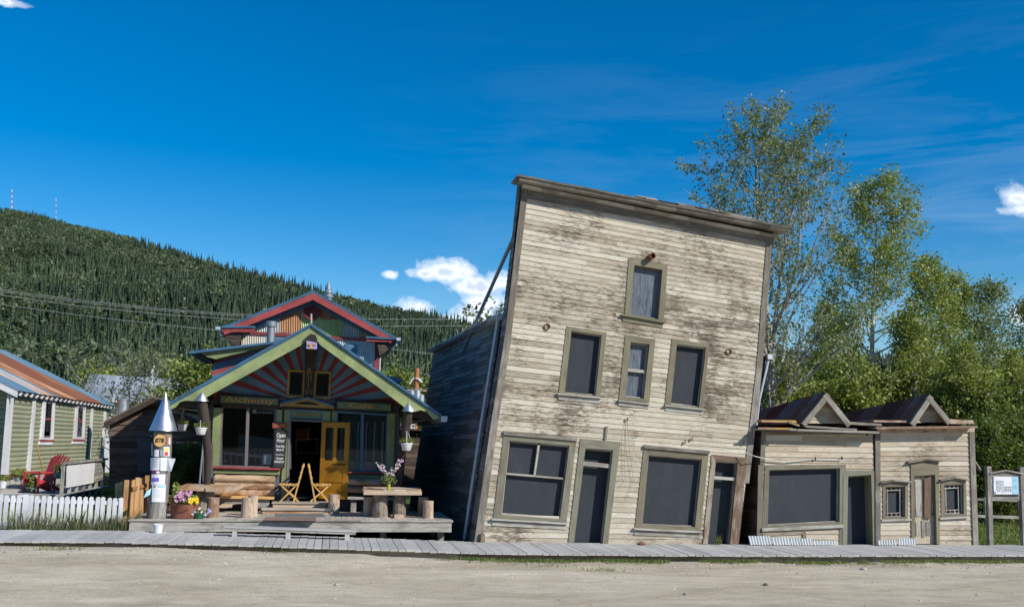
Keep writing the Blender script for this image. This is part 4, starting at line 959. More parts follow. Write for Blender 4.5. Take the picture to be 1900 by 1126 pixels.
wR, iR = glasswin([(624, 762), (720.5, 767.5), (717.5, 876), (622.5, 874.5)], [(627.5, 766), (717, 771), (714, 872.5), (626, 871)], 'shop_window', 'bluedark', 'right shop window in shade', mul=((672.5, 768), (670.5, 873), .09))
def sticker(Yd, q_, mat, name, parent): mm = MB(); a = quad(q_, Yd); mm.prism(a, NF*.006, X); return mm.build(name, M[mat], parent)
sticker(YC+.09, [(465, 757.5), (510, 760), (509.5, 768.5), (464.5, 767)], 'ink', 'shop_sign', wL)
for k, (a, c) in enumerate((((488.5, 841.5), (505, 842), ), )):
    pp = sticker(YC+.08, [(488, 842), (504, 842.5), (503, 862), (486.5, 861.5)], 'paper', 'notice_paper', wL)
    mm = MB()
    for j in range(7):
        y = 845+j*2.2; mm.prism(quad([(490, y), (501.5, y+.3), (501.4, y+.9), (489.9, y+.6)], YC+.07), NF*.003, X)
    mm.build('print_lines', M['pgrey'], pp)
tx = text_obj('Apple Specialist', .115, W(489.5, 764.6, YC+.078), X, Zv, M['chalkw'], 'lettering', wL, fit=.50)
mm = MB(); c_ = W(472.3, 763, YC+.078); NN = 28; ring = []
for k in range(NN):
    t = 2*math.pi*k/NN; r_ = .062*(1-.16*math.exp(-((math.degrees(t)-90)/20)**2)-.10*math.exp(-((math.degrees(t)-270)/18)**2))
    if abs(((math.degrees(t)+180) % 360)-180) < 26: r_ *= .74+.01*abs(((math.degrees(t)+180) % 360)-180)*.9
    ring.append(c_+V((math.cos(t)*r_, 0, math.sin(t)*r_)))
for k in range(NN): mm.face([c_, ring[k], ring[(k+1) % NN]])
l0 = c_+V((.005, 0, .068)); mm.face([l0, l0+V((.030, 0, .008)), l0+V((.038, 0, .040)), l0+V((.008, 0, .030))]); mm.build('fruit_logo', M['chalkw'], wL)
sticker(YC+.10, [(409, 853), (424, 853.5), (424, 857), (409, 856.5)], 'teal', 'green_box', wL)
# inside the windows: counter, plants, half curtain, added shapes standing in for reflections
mm = MB(); mm.box((W(455, 800, 30.3).x, 30.35, zf), 1.5, .5, .95); mm.build('counter', M['shedwood'], ca)
mm = MB()
for k in range(26):
    x_ = W(630, 850, 29.9).x+k*.048; mm.face([V((x_, 29.8+.03*(k % 2), zf+.3)), V((x_+.048, 29.8+.03*((k+1) % 2), zf+.3)), V((x_+.048, 29.8+.03*((k+1) % 2), zf+(1.05 if k % 5 else 2.2))), V((x_, 29.8+.03*(k % 2), zf+(1.05 if k % 5 else 2.2)))])
mm.build('half_curtain', M['greypot'], ca)
M['reflblue'] = flat('painted_reflection_blue', (.10, .15, .18), .9)  # bluish reflection colour for the shapes behind the glass
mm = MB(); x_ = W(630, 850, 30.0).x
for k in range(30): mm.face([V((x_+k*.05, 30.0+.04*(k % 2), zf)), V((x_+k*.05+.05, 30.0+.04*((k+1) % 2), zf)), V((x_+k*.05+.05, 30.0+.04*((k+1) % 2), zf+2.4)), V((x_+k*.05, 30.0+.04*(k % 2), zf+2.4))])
mm.build('reflection_sheet', M['reflblue'], ca)  # added sheet standing in for the bluish reflection in the right window
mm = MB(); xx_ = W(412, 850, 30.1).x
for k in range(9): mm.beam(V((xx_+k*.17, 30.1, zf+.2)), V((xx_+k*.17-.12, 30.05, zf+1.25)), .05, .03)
mm.beam(V((xx_-.1, 30.07, zf+1.25)), V((xx_+1.6, 30.07, zf+1.1)), .05, .08); mm.build('reflected_railing', M['greypot'], ca)  # slanted bars standing in for a railing reflected in the left window
mm = MB(); mm.prism([V((xx_+.4, 30.4, zf+1.3)), V((xx_+1.7, 30.4, zf+1.1)), V((xx_+1.7, 30.4, zf+1.6)), V((xx_+.4, 30.4, zf+1.8))], Yv*.05); mm.build('reflection_panel', M['reflblue'], ca)  # slanted panel added behind the glass in place of a reflection
# door area
mm = MB(); o_, i_ = quad([(536.5, 777.5), (601, 780), (601, 926), (529.5, 925)], YC), quad([(540, 780.5), (597.5, 783), (597.5, 926), (534, 925)], YC); fr4(mm, o_, i_, NF, .07, .14, 'LTR'); mm.build('door_frame', M['greyframe'], ca)
mm = MB(); mm.prism(quad([(540.5, 761), (597, 763.5), (597, 776.5), (540, 774)], YC), NF*.07, X); tr_ = mm.build('transom_sign', M['signgreen'], ca)
mm = MB(); fr4(mm, quad([(539, 759), (598.5, 762), (598.5, 778), (538.5, 775.5)], YC), quad([(541.5, 761.5), (596, 764), (596, 776), (541, 773.5)], YC), NF, .09, 0); mm.build('transom_frame', M['bluedark'], tr_)
text_obj('Alchemy Cafe', .14, W(568.5, 768.7, YC-.075), X, Zv, M['gold'], 'lettering', tr_, fit=.72)
mm = MB(); q_ = quad([(522, 748), (617.5, 753), (617.5, 758), (522, 753)], YC); mm.prism(q_, NF*.22, X); mm.build('door_hood', M['gold'], ca)
mm = MB(); A, B_, C_ = W(520, 747.5, YC), W(572, 736.5, YC), W(620, 752.5, YC)
for s_, e_ in ((A, B_), (B_, C_)): mm.prism([s_, e_, e_-Zv*.05, s_-Zv*.05], NF*.26, X)
mm.build('hood_rake', M['bluedark'], ca); mm = MB()
for s_, e_ in ((A, B_), (B_, C_)): mm.prism([s_-Zv*.052, e_-Zv*.052, e_-Zv*.11, s_-Zv*.11], NF*.23, X)
mm.build('hood_gold_rake', M['gold'], ca); mm = MB(); mm.prism([A+V((.2, 0, -.08)), B_-Zv*.1, C_+V((-.2, 0, -.08))], NF*.05); mm.build('hood_tympanum', M['bluedark'], ca)
# mustard door leaf, swung open
hd = W(598.5, 783, YC-.09); dz0 = W(597.5, 925.5, YC).z+.02; hx = V((hd.x, hd.y, 0)); dv = V((math.cos(rad(-24)), math.sin(rad(-24)), 0)); dnn = dv.cross(Zv)
Wd, Hd = .86, hd.z-dz0
def dl(u0, u1, v0, v1, th=.045, o_=0): 
    a = hx+dv*u0*Wd+dnn*o_; c = hx+dv*u1*Wd+dnn*o_; return [V((a.x, a.y, dz0+Hd*v0)), V((c.x, c.y, dz0+Hd*v0)), V((c.x, c.y, dz0+Hd*v1)), V((a.x, a.y, dz0+Hd*v1))]
mm = MB()
for u0, u1, v0, v1 in ((0, .15, 0, 1), (.84, 1, 0, 1), (.15, .84, 0, .08), (.15, .84, .93, 1), (.15, .84, .40, .50), (.44, .56, .50, .93), (.15, .84, .22, .27)): mm.prism(dl(u0, u1, v0, v1), dnn*.045, dv if u1-u0 > v1-v0 else Zv, .8)
door = mm.build('door', M['yellow'], ca)
mm = MB(); mm.prism(dl(.15, .84, .08, .22, o_=.012), dnn*.02, dv, .6); mm.prism(dl(.15, .84, .27, .40, o_=.012), dnn*.02, dv, .6); mm.build('door_panel', M['yellow'], door)
mm = MB(); mm.face(dl(.15, .44, .50, .93, o_=.02)); mm.face(dl(.56, .84, .50, .93, o_=.02)); mm.build('door_glass', M['glass'], door)
mm = MB(); p0, p1 = hx+dv*.45*Wd+dnn*.10, hx+dv*.88*Wd+dnn*.10; p0.z = p1.z = dz0+Hd*.45; mm.tube([p0-dnn*.06, p0, p1, p1-dnn*.06], .016, 6); mm.build('handle', M['black'], door)
mm = MB(); p0 = hx+dv*.9*Wd+dnn*.05; p0.z = dz0+Hd*.54; mm.lathe([(.0, -.02), (.025, 0), (0, .02)], p0, 8); mm.build('lock', M['steel'], door)
# things seen through the doorway
mm = MB(); q_ = quad([(549, 795), (573, 795), (573, 818), (549, 818)], 33.5); mm.prism(q_, NF*.05, X); mm.build('orange_lit_picture', M['terracotta'], ca)  # orange light on this picture is put into its terracotta colour
mm = MB(); fr4(mm, quad([(548, 813), (590, 813), (590, 841), (548, 841)], 33), quad([(551, 816), (588, 816), (588, 838.5), (551, 838.5)], 33), NF, .05, 0); mm.build('inner_frame', M['stump'], ca)
mm = MB(); bar(mm, (573, 793), (571.5, 815), .05, NF, .1, 0, 33); mm.build('lit_jamb', M['bright'], ca)
# upper windows, totem
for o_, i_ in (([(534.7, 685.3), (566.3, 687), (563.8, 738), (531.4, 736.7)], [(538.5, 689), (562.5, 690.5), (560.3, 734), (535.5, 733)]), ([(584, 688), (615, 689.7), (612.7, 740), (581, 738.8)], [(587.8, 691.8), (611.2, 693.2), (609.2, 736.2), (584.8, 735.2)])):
    r_, ii = glasswin(o_, i_, 'upper_window', 'gold', rec=-.02); b_ = MB(); b_.face([p-Yv*.008 for p in (ii[3], ii[2], ii[1], ii[0])]); b_.build('dark_backing', M['dark'], r_); f_ = MB(); c = sum(ii, V((0, 0, 0)))/4; i2 = [p+(c-p)*.12 for p in ii]; fr4(f_, shift(ii, NF*.01), shift(i2, NF*.01), NF, .0, .05); f_.build('inner_frame', M['greyframe'], r_)  # dark sheet behind each pane stands in for the unlit room
mm = MB(); mm.prism([W(567, 646, YC), W(587, 646, YC), W(581.5, 736, YC), W(564.5, 735, YC)], NF*.16, Zv); tp = mm.build('carved_post', M['carved'], ca)
mm = MB(); mm.prism(P28([(568.5, 647), (588.3, 648), (588.5, 630), (586, 623), (578, 620.5), (571, 624), (568.8, 631)]), Yv*1.6, Yv); rb = mm.build('ridge_beam', M['carved'], ca); rb.location.y -= .18
mm = MB(); fy = YR-.19; mm.prism([W(568.6, 646.8, fy), W(588.2, 647.8, fy), W(588.3, 636, fy), W(568.8, 632, fy)], NF*.02, X); fc = mm.build('painted_face', M['violet'], ca)
mm = MB(); fy -= .022; mm.prism([W(574, 647, fy), W(580.5, 647.2, fy), W(579, 640, fy), W(584.5, 638.5, fy), W(584.5, 637, fy), W(578, 638), W(571, 636.5, fy), W(571, 638.5, fy), W(576, 640.5, fy)] if False else [W(574, 647, fy), W(580.5, 647.2, fy), W(579, 638, fy), W(576, 638, fy)], NF*.01, Zv)
for s_ in (-1, 1): mm.prism([W(577.5+s_*2, 637.3, fy), W(577.5+s_*8, 635.8, fy), W(577.5+s_*9, 638.5, fy), W(577.5+s_*3, 639.5, fy)], NF*.01, X)
mm.build('brow_and_nose', M['skin'], fc); mm = MB()
for s_ in (-1, 1): mm.prism([W(577.5+s_*3, 641, fy), W(577.5+s_*7.5, 640.2, fy), W(577.5+s_*7, 641.8, fy), W(577.5+s_*3.5, 642.3, fy)], NF*.012, X)
mm.build('eye', M['ink'], fc)
text_obj('312', .15, W(573, 727.5, YC-.165), X, Zv, M['gold'], 'number', tp); mm = MB(); yy = YC-.165
for a, c in (((573.8, 681), (569.5, 695)), ((573.8, 681), (578.5, 695)), ((570.8, 691), (577.5, 691)), ((569.5, 687), (577, 686)), ((572, 695), (572.5, 722)), ((577, 696), (577.5, 708))): bar(mm, W(*a, yy), W(*c, yy), .018, NF, .006, 0, 0)
mm.build('carved_emblem', M['gold'], tp)
# sign boards
for q_, txt, f_ in (([(410.3, 734.3), (516.9, 739.8), (516.2, 751.8), (410.5, 747)], 'Alchemy', 1.36), ([(625.6, 745.2), (724.6, 750.4), (724, 762.2), (625.6, 757.5)], 'Café', .66)):
    mm = MB(); a = shift(quad(q_, YC), NF*.12); mm.prism(a, NF*.04, X); sg = mm.build('sign_board', M['signgreen'], ca)
    c = sum(a, V((0, 0, 0)))/4; ex = (a[1]-a[0]); text_obj(txt, .21, c+NF*.045+(V((0, 0, 0)) if f_ > 1 else V((-.09, 0, .01))), ex, Zv, M['skin'], 'lettering', sg, fit=f_, weight=.0)
mm = MB(); mm.prism(shift(quad([(406, 729.5), (520, 736), (520, 756), (406, 751)], YC), NF*.06), NF*.055, X); mm.prism(shift(quad([(621, 740.5), (729, 746), (728, 766), (621, 761.5)], YC), NF*.06), NF*.055, X); mm.build('sign_backing', M['ink'], ca)
# posts on the deck carrying the roof ends, with tin caps
for (x, y0, y1, lean, capx, capy) in ((391, 742, 893, -1, 374, 743), (748, 762, 880, 1, 758, 762)):
    mm = MB(); pts = [W(x+lean*-2, y1+8, YR+.25)]; r_ = [.12]
    prof_ = [(0, .085), (.25, .09), (.5, .10), (.75, .12), (.9, .14), (1.0, .13)]
    base = V((W(x, y0, YR+.9).x, YR+.9, .87)); top = W(capx, capy, YR-.05)
    P_ = []
    for t, rr in prof_:
        q = base.lerp(top, t); q.x += (.26*math.sin(t*math.pi))*(1 if lean < 0 else -.6)*.5; P_.append(q)
    mm.tube(P_, [q[1] for q in prof_], 10); po = mm.build('carved_post', M['carved'], ca, smooth=True)
    mm = MB(); R_c = .19 if lean < 0 else .21; mm.lathe([(R_c, 0), (R_c*.98, .02), (0, .27)], top+Zv*-.02, 20, cap=False); mm.build('tin_cap', M['steel'], po, smooth=True)
# left wing
wg = MB(); zz = .6; q0, q1 = W(393, 668, 31.6), W(500, 634, 31.6); wl0, wr0 = V((q0.x, 31.6, .6)), V((W(500, 700, 31.6).x, 31.6, .6))
Gw = Grid([(W(393.5, 760, 31.6), W(505, 760, 31.6)), (W(393.5, 665, 31.6), W(505, 641, 31.6))])
wgc = W(573, 752, YC); wr_, wb_ = MB(), MB()
ys = [(668, 676), (676, 690), (690, 699), (699, 713), (713, 725)]
A0 = [(393.5, 666), (393.5, 676), (393.5, 689), (393.5, 697), (393.5, 712), (393.5, 722), (393.5, 740), (393.5, 756)]; A1 = [(500, 641), (500, 644), (500, 655), (500, 661), (500, 672), (500, 680), (500, 690), (500, 756)]
for k in range(len(A0)-1): (wr_ if k % 2 == 0 else wb_).face([W(*A0[k+1], 31.6), W(*A1[k+1], 31.6), W(*A1[k], 31.6), W(*A0[k], 31.6)], X, .8)
wr_.build('wing_red_band', M['red'], ca); wb_.build('wing_blue_band', M['blue'], ca)
mm = MB(); mm.prism([W(393.5, 757, 31.61), W(500, 757, 31.61), W(500, 641, 31.61), W(393.5, 665, 31.61)], Yv*3, Zv); mm.build('wing_body', M['grey'], ca)
mm = MB(); mm.prism([W(350, 651.5, 31), W(520, 632, 31), W(520, 635.5, 31), W(351, 656.5, 31)], Yv*4.2, X); mm.build('wing_roof', M['bluedark'], ca)
mm = MB(); mm.prism([W(372, 655, 31.15), W(500, 638.5, 31.15), W(500, 641, 31.15), W(400, 666, 31.15), W(384, 662, 31.15)], Yv*.5, X); mm.build('wing_fascia', M['green'], ca)
mm = MB(); mm.prism([W(360, 656, 31.3), W(392, 652, 31.3), W(392, 674, 31.3), W(384, 665, 31.3), W(370, 660, 31.3)], Yv*1.5, X); mm.build('wing_bracket', M['carved'], ca)
mm = MB(); mm.prism([W(700, 693, 31), W(735, 700, 31), W(748, 706, 31), W(744, 709, 31), W(712, 707, 31)], Yv*3, X); mm.build('right_wing_roof', M['bluedark'], ca)
# chalk board, chimney flue are separate things
cb = MB(); q_ = shift(quad([(513, 797), (533, 798), (528, 868.5), (507.5, 866.5)], YC), NF*.10); cb.prism(q_, NF*.03, Zv); cbo = tag(cb.build('chalkboard', M['chalk']), 'tall black chalkboard listing opening hours beside the cafe doorway', 'chalkboard')
mm = MB(); fr4(mm, q_, [p+(sum(q_, V((0, 0, 0)))/4-p)*.06 for p in q_], NF, .04, 0); fo = mm.build('frame', M['ink'], cbo)
for k, (t, y, sz, ft) in enumerate((('Open', 807.5, .17, .24), ('Hour', 817, .15, .22), ('Tue-Sun', 827.5, .09, .24), ('8am-5', 834, .09, .20), ('~~', 843, .12, .22), ('Closed', 850, .08, .20), ('MONDAY', 856.5, .09, .27))): text_obj(t, sz, W(521.5-(y-807)*.07, y, YC-.136), X, Zv, M['chalkw'], 'chalk_writing', cbo, fit=ft, weight=.002)
mm = MB(); q_ = shift(quad([(506, 784), (533, 784.5), (533, 793.5), (506, 794)], YC), NF*.12); mm.prism(q_, NF*.03, X); rs = tag(mm.build('red_sign', M['red']), 'small dark red sign with gold script hung above the chalkboard', 'sign'); text_obj('Dinners', .10, sum(q_, V((0, 0, 0)))/4+NF*.035, X, Zv, M['skin'], 'lettering', rs, fit=.32, shear=.3)
fl = MB(); c = W(501, 644, 32.2); fl.lathe([(.125, -.6), (.125, .64), (.165, .65), (.17, .80), (.13, .82), (.13, .78), (.0, .78)], c, 20); tag(fl.build('flue_pipe', M['pole'], smooth=True), 'shiny steel flue pipe rising behind the cafe roof', 'chimney')
# ------------------------------------------------------------------ corrugated house behind the café
YT = 33.6
rt = thing('corrugated_house', 'two-storey house clad in patchwork corrugated iron with red rakes, behind the cafe roof', 'building', (-.8, 34, .6))
A_, L_, R_ = W(581.8, 540, 33.1), W(411, 608.5, 33.1), W(734, 626.5, 33.1)
mb_, mr, ms = MB(), MB(), MB()
for e_ in (L_, R_):
    d = (e_-A_).normalized(); dn = V((-d.z, 0, d.x)); dn = dn if dn.z < 0 else -dn
    mb_.prism([A_-dn*.03, e_-dn*.03+d*.05, e_+dn*.055+d*.05, A_+dn*.055], Yv*8, Yv)
    mr.prism([A_+dn*.06-Yv*(.004 if e_ is R_ else 0), e_+dn*.06-Yv*(.004 if e_ is R_ else 0), e_+dn*.24-Yv*(.004 if e_ is R_ else 0), A_+dn*.26-Yv*(.004 if e_ is R_ else 0)], Yv*.06, d)
    ms.prism([A_+dn*.262+Yv*.35, e_+dn*.242+Yv*.35-d*.5, e_+dn*.33+Yv*.35-d*.5, A_+dn*.36+Yv*.35], Yv*.05, d)
mb_.build('roof', M['bluedark'], rt); mr.build('rake_board', M['red'], rt); ms.build('inner_rake', M['bluedark'], rt)
mm = MB(); mm.face([W(409, 612, 33.2), W(582, 543, 33.2), W(582, 543, 33.2)+Yv*6, W(409, 612, 33.2)+Yv*6]); mm.face([W(582, 543, 33.2), W(737, 631, 33.2), W(737, 631, 33.2)+Yv*6, W(582, 543, 33.2)+Yv*6]); mm.build('eave_soffit', M['shedwood'], rt)
for q_ in ([(411, 608), (472, 607.5), (472, 616), (412, 616)], [(680, 627), (735, 630), (735, 635), (680, 633)]):
    mm = MB(); a = quad(q_, 33.1); mm.prism(a, Yv*.08, X); mm.build('eave_return', M['red'], rt); mm = MB(); a = quad([(q_[0][0]-1, q_[0][1]-3.5), (q_[1][0]+1, q_[1][1]-3.0), q_[1], q_[0]], 33.05); mm.prism(a, Yv*.4, X); mm.build('return_flashing', M['bluedark'], rt)
mm = MB(); mm.prism([W(411, 617, 33.2), W(450, 617, 33.2), W(442, 641, 33.2), W(436, 640, 33.2), W(420, 630, 33.2)], Yv*1.0, X); mm.prism([W(735, 636, 33.2), W(700, 634, 33.2), W(704, 660, 33.2), W(712, 655, 33.2)], Yv*1.0, X); mm.build('eave_bracket', M['shedwood'], rt)
# corrugated patches
def roofy_px(x): return lerp(543, 608, (582-x)/(582-411)) if x < 582 else lerp(543, 626, (x-582)/(735-582))
def cpatch(x0, x1, y0, y1, mat, tone=None):
    n = max(3, int((x1-x0)/54/.075)); m_ = MB(); tn = RND.random() if tone is None else tone; k = n*4; off = (RND.random()*9, RND.random()*9)
    for i in range(k):
        a, c = lerp(x0, x1, i/k), lerp(x0, x1, (i+1)/k); ta, tc = max(y0, roofy_px(a)+4) if y0 < 606 else y0, max(y0, roofy_px(c)+4) if y0 < 606 else y0
        if y1 <= ta and y1 <= tc: continue
        za, zc = .014*math.sin(2*math.pi*n*i/k), .014*math.sin(2*math.pi*n*(i+1)/k)
        m_.face([W(a, y1, YT+za), W(c, y1, YT+zc), W(c, min(tc, y1), YT+zc), W(a, min(ta, y1), YT+za)], Zv, tn, off)
    if m_.f: m_.build('corrugated_patch', M[mat], rt)
for a in ((440, 470, 560, 617, 'corrold'), (470, 520, 560, 617, 'corr'), (520, 559, 575, 617, 'corrrust'), (520, 572, 540, 575, 'corrold'), (559, 600, 590, 624, 'corrgreen'), (559, 575, 560, 590, 'corrold'), (600, 635, 593, 624, 'corrgreen'), (593, 640, 540, 593, 'corrrust'), (635, 667, 590, 626, 'corr'), (667, 700, 590, 628, 'corrrust'), (575, 593, 540, 590, 'corr'), (635, 700, 560, 592, 'corrold'), (440, 490, 618, 760, 'corrold'), (490, 550, 618, 640, 'corr'), (550, 640, 626, 760, 'corr'), (640, 700, 628, 700, 'corr'), (640, 700, 700, 760, 'corrrust')): cpatch(*a)
mm = MB(); mm.prism(quad([(440, 613), (700, 629), (700, 634.5), (440, 618.5)], YT), NF*.06, X); mm.build('belt_board', M['red'], rt)
mm = MB(); mm.prism([W(441, 620, YT), W(449, 620, YT), W(445, 760, YT), W(437, 760, YT)], NF*.07, Zv); mm.prism([W(696, 632, YT), W(705, 633, YT), W(700, 760, YT), W(691, 760, YT)], NF*.07, Zv); mm.build('corner_board', M['red'], rt)
mm = MB(); c = W(579, 578, YT-.08); N_ = 8; mm.prism([c+V((math.cos((k+.5)*math.pi/4)*.30, 0, math.sin((k+.5)*math.pi/4)*.30)) for k in range(N_)], NF*.05, X); mm.build('octagonal_vent', M['wallred'], rt)
mm = MB(); xl2, xr2 = W(442, 700, YT).x, W(700, 700, YT).x; mm.face([V((xl2, YT+8, .6)), V((xl2, YT, .6)), V((xl2, YT, 6.3)), V((xl2, YT+8, 6.3))]); mm.face([V((xr2, YT, .6)), V((xr2, YT+8, .6)), V((xr2, YT+8, 6.1)), V((xr2, YT, 6.1))]); mm.build('side_wall', M['grey'], rt)
mm = MB(); mm.prism(quad([(506, 627), (527, 628), (527, 650), (506, 650)], YT), NF*.05, X); mm.prism(quad([(640, 638), (662, 640), (662, 660), (640, 660)], YT), NF*.05, X); mm.build('window_frame', M['blue'], rt)
mm = MB(); mm.tube([W(737, 633, 33.2), W(735, 640, 33.2), W(706, 652, 33.95), W(705, 664, 33.95), W(703, 700, 33.95)], .035, 6); mm.tube([W(407, 613, 33.2), W(410, 622, 33.2), W(430, 634, 33.6), W(438, 640, 33.9)], .035, 6); mm.build('downspout', M['gutter'], rt, smooth=True)
mm = MB(); mm.box(W(738.5, 633, 33.2), .14, .5, .1); mm.box(W(405.5, 613, 33.2), .14, .5, .1); mm.build('gutter_end', M['gutter'], rt)
mm = MB(); c = W(608.5, 556, 36.5); mm.lathe([(.14, -.8), (.14, .06), (.19, .08), (.19, .15), (.13, .17), (.13, .22), (.17, .24), (.14, .31), (.11, .35), (.08, .42), (.035, .62), (.0, .74)], c, 14); tag(mm.build('roof_vent', M['pole'], smooth=True), 'pointed metal spire vent on the ridge of the corrugated house', 'vent')
# ------------------------------------------------------------------ deck and what stands on it
ZD = .88
dk = thing('wooden_deck', 'raised plank deck in front of the cafe', 'deck', (-.8, 28, .5))
xa, xb = W(241, 960, 26.1).x, W(838, 968, 26.1).x; m = MB(); x = xa
while x < xb:
    wd = .142; m.prism([(x, 26.1, ZD-.0), (x+wd-.008, 26.1, ZD), (x+wd-.008, YC-.01 if x+wd > -4.3 else 29.9, ZD), (x, YC-.01 if x > -4.3 else 29.9, ZD)], (0, 0, -.04), Yv, RND.random()); x += wd
m.build('planking', M['deck'], dk)
m = MB(); segs = [xa-.03, -2.1, .8, xb+.03]
for a, c in zip(segs, segs[1:]): m.prism([(a, 26.06, ZD-.005), (c-.004, 26.06, ZD-.005), (c-.004, 26.06, ZD-.04), (a, 26.06, ZD-.04)], (0, .04, 0), X)
m.build('nosing', M['deckgrey'], dk)
m = MB()
for a, c in ((xa, -2.6), (-2.596, xb)): m.prism([(a, 26.09, ZD-.045), (c, 26.09, ZD-.045), (c, 26.09, ZD-.29), (a, 26.09, ZD-.29)], (0, .08, 0), X)
m.prism([(xb-.06, 26.17, ZD-.05), (xb, 26.17, ZD-.05), (xb, 26.17, ZD-.3), (xb-.06, 26.17, ZD-.3)], (0, 3.3, 0), Yv); m.build('skirt_board', M['deckgrey'], dk)
m = MB()
for x_ in (-4.6, -2.5, -.4, 1.4, 2.9):
    for y_ in (26.6, 28.8): m.box((x_, y_, -.1), .16, .16, ZD+.05)
m.build('deck_leg', M['deckgrey'], dk)
# low step bench on the boardwalk
sb = thing('step_bench', 'long low grey plank step standing on the boardwalk in front of the deck', 'step', (-1.0, 25.3, .45))
a, c = Z(410, 977.5, .83), Z(664, 989, .74); m = MB(); m.prism([(a.x, 25.2, .80), (c.x, 25.2, .70), (c.x, 25.5, .70), (a.x, 25.5, .80)], (0, 0, -.045), X); m.build('tread', M['plank'], sb)
m = MB(); m.prism([(a.x+.02, 25.22, .753), (c.x-.02, 25.22, .653), (c.x-.02, 25.22, .60), (a.x+.02, 25.22, .70)], (0, .04, 0), X); m.build('edge_board', M['deckgrey'], sb)
for t in (.08, .48, .93):
    x_ = lerp(a.x, c.x, t); m = MB(); m.box((x_, 25.33, zbw(x_)), .11, .2, lerp(.80, .70, t)-.05-zbw(x_)); m.build('leg', M['plank'], sb)
# steps to the door
st = thing('door_steps', 'two broad unpainted plank steps below the cafe doorway', 'steps', (-1.1, 28.7, ZD))
m = MB()
for (x0, x1, y0, y1, z0, z1) in ((-1.80, .14, 28.15, 28.65, ZD, ZD+.14), (-1.56, -.06, 28.65, 29.35, ZD, ZD+.28)):
    n = 2 if y1-y0 < .6 else 3
    for k in range(n): m.prism([(x0, lerp(y0, y1, k/n), z1), (x1, lerp(y0, y1, k/n), z1), (x1, lerp(y0, y1, (k+1)/n)-.01, z1), (x0, lerp(y0, y1, (k+1)/n)-.01, z1)], (0, 0, -.04), X)
m.build('tread', M['deck'], st); m = MB()
for (x0, x1, y0, z0, z1) in ((-1.77, .11, 28.19, ZD, ZD+.095), (-1.53, -.09, 28.69, ZD+.10, ZD+.235)): m.prism([(x0, y0, z0), (x1, y0, z0), (x1, y0, z1), (x0, y0, z1)], (0, .03, 0), X)
m.build('riser', M['slab'], st)
for i_, (q_, mt, lab) in enumerate((([(510, 957.5), (603, 958.5), (600, 951), (513, 950)], 'rubber', 'dark grey rubber doormat just below the door steps'), ([(489.5, 964), (588, 965), (586, 959.3), (494, 958.5)], 'rubberb', 'brown ribbed doormat nearest the edge of the deck'))):
    m = MB(); a = [Z(*p, ZD+.012) for p in q_]; m.prism([a[0], a[1], a[2], a[3]], (0, 0, -.01), X)
    for k in range(30): u = (k+.2)/30; p, q = a[0].lerp(a[1], u), a[3].lerp(a[2], u); s_ = (a[1]-a[0])/70; m.prism([p, p+s_, q+s_, q], (0, 0, .006), Yv, .3)
    tag(m.build('doormat', M[mt]), lab, 'doormat', 'doormats')
# folding chairs
def fchair(sgn, px, lab):
    c = thing('folding_chair', lab, 'chair', (W(px, 900, 29.0).x, 28.95, ZD+.28), 'folding chairs on the door step')
    o = rootloc(c); T_ = lambda x_, y_, z_: o+V((x_*sgn, y_, z_))
    for y_ in (-.20, .20):
        m = MB(); m.beam(T_(-.26, y_, 0), T_(.20, y_*.9, .50), .035, .028, Yv); m.build('leg', M['bright'], c)
        m = MB(); m.beam(T_(.26, y_*.9, 0), T_(-.26, y_*.9, .47), .035, .028, Yv); m.build('leg', M['bright'], c)
        m = MB(); m.beam(T_(.11, y_, .0), T_(.345, y_*.8, 1.05), .038, .032, Yv); m.build('back_rail', M['bright'], c)
    m = MB()
    for k in range(6): m.beam(T_(-.26+k*.085, -.22, .49), T_(-.26+k*.085, .22, .49), .06, .022); 
    m.beam(T_(-.30, -.2, .47), T_(.22, -.2, .455), .03, .025); m.beam(T_(-.30, .2, .47), T_(.22, .2, .455), .03, .025); m.build('seat', M['bright'], c)
    m = MB()
    for k in range(3): m.beam(T_(.255+k*.036, -.18, .66+k*.16), T_(.255+k*.036, .18, .66+k*.16), .07, .018)
    m.build('backrest', M['bright'], c)
fchair(1, 539, 'yellow pine folding chair left of the cafe doorway, its back leaning right'); fchair(-1, 594, 'yellow pine folding chair right in the doorway, its back leaning left')
# log stumps
def stump(name, lab, cat, x, y, r, h, group, z=ZD, mat='stump', par=None):
    m = MB(); n = 14; ph = [1+RND.uniform(-.06, .06) for _ in range(n)]; b0 = len(m.v); tn = RND.random(); rings = [(0, 1.03), (.3, 1.0), (.7, .97), (1, .98)]; off = (RND.random()*9, RND.random()*9)
    R__ = [[V((x+math.cos(2*math.pi*k/n)*r*ph[k]*s_, y+math.sin(2*math.pi*k/n)*r*ph[k]*s_, z+h*t)) for k in range(n)] for t, s_ in rings]
    for a, c in zip(R__, R__[1:]):
        for k in range(n): j = (k+1) % n; m.face([a[k], a[j], c[j], c[k]], Zv, tn, (off[0], off[1]+k*.0))
    m.face(R__[-1], X, .95); o = m.build(name, M[mat], par, smooth=False)
    return tag(o, lab, cat, group) if par is None else o
def sx_(px, py, y): return W(px, py, y).x
G_ST = 'log stump seats on the deck'
stump('stump_seat', 'log stump seat right behind the flower tub and green pot', 'stool', sx_(395, 940, 26.75), 26.75, .155, .50, G_ST)
stump('stump_seat', 'log stump seat in front of the log bench, between the left table and the steps', 'stool', sx_(459, 940, 26.85), 26.85, .155, .50, G_ST)
stump('stump_seat', 'log stump seat directly behind the one at the left table corner', 'stool', sx_(470, 930, 27.5), 27.5, .13, .52, G_ST)
stump('stump_seat', 'notched reddish stump at the right end of the door steps', 'stool', sx_(620, 930, 28.3), 28.3, .16, .52, G_ST)
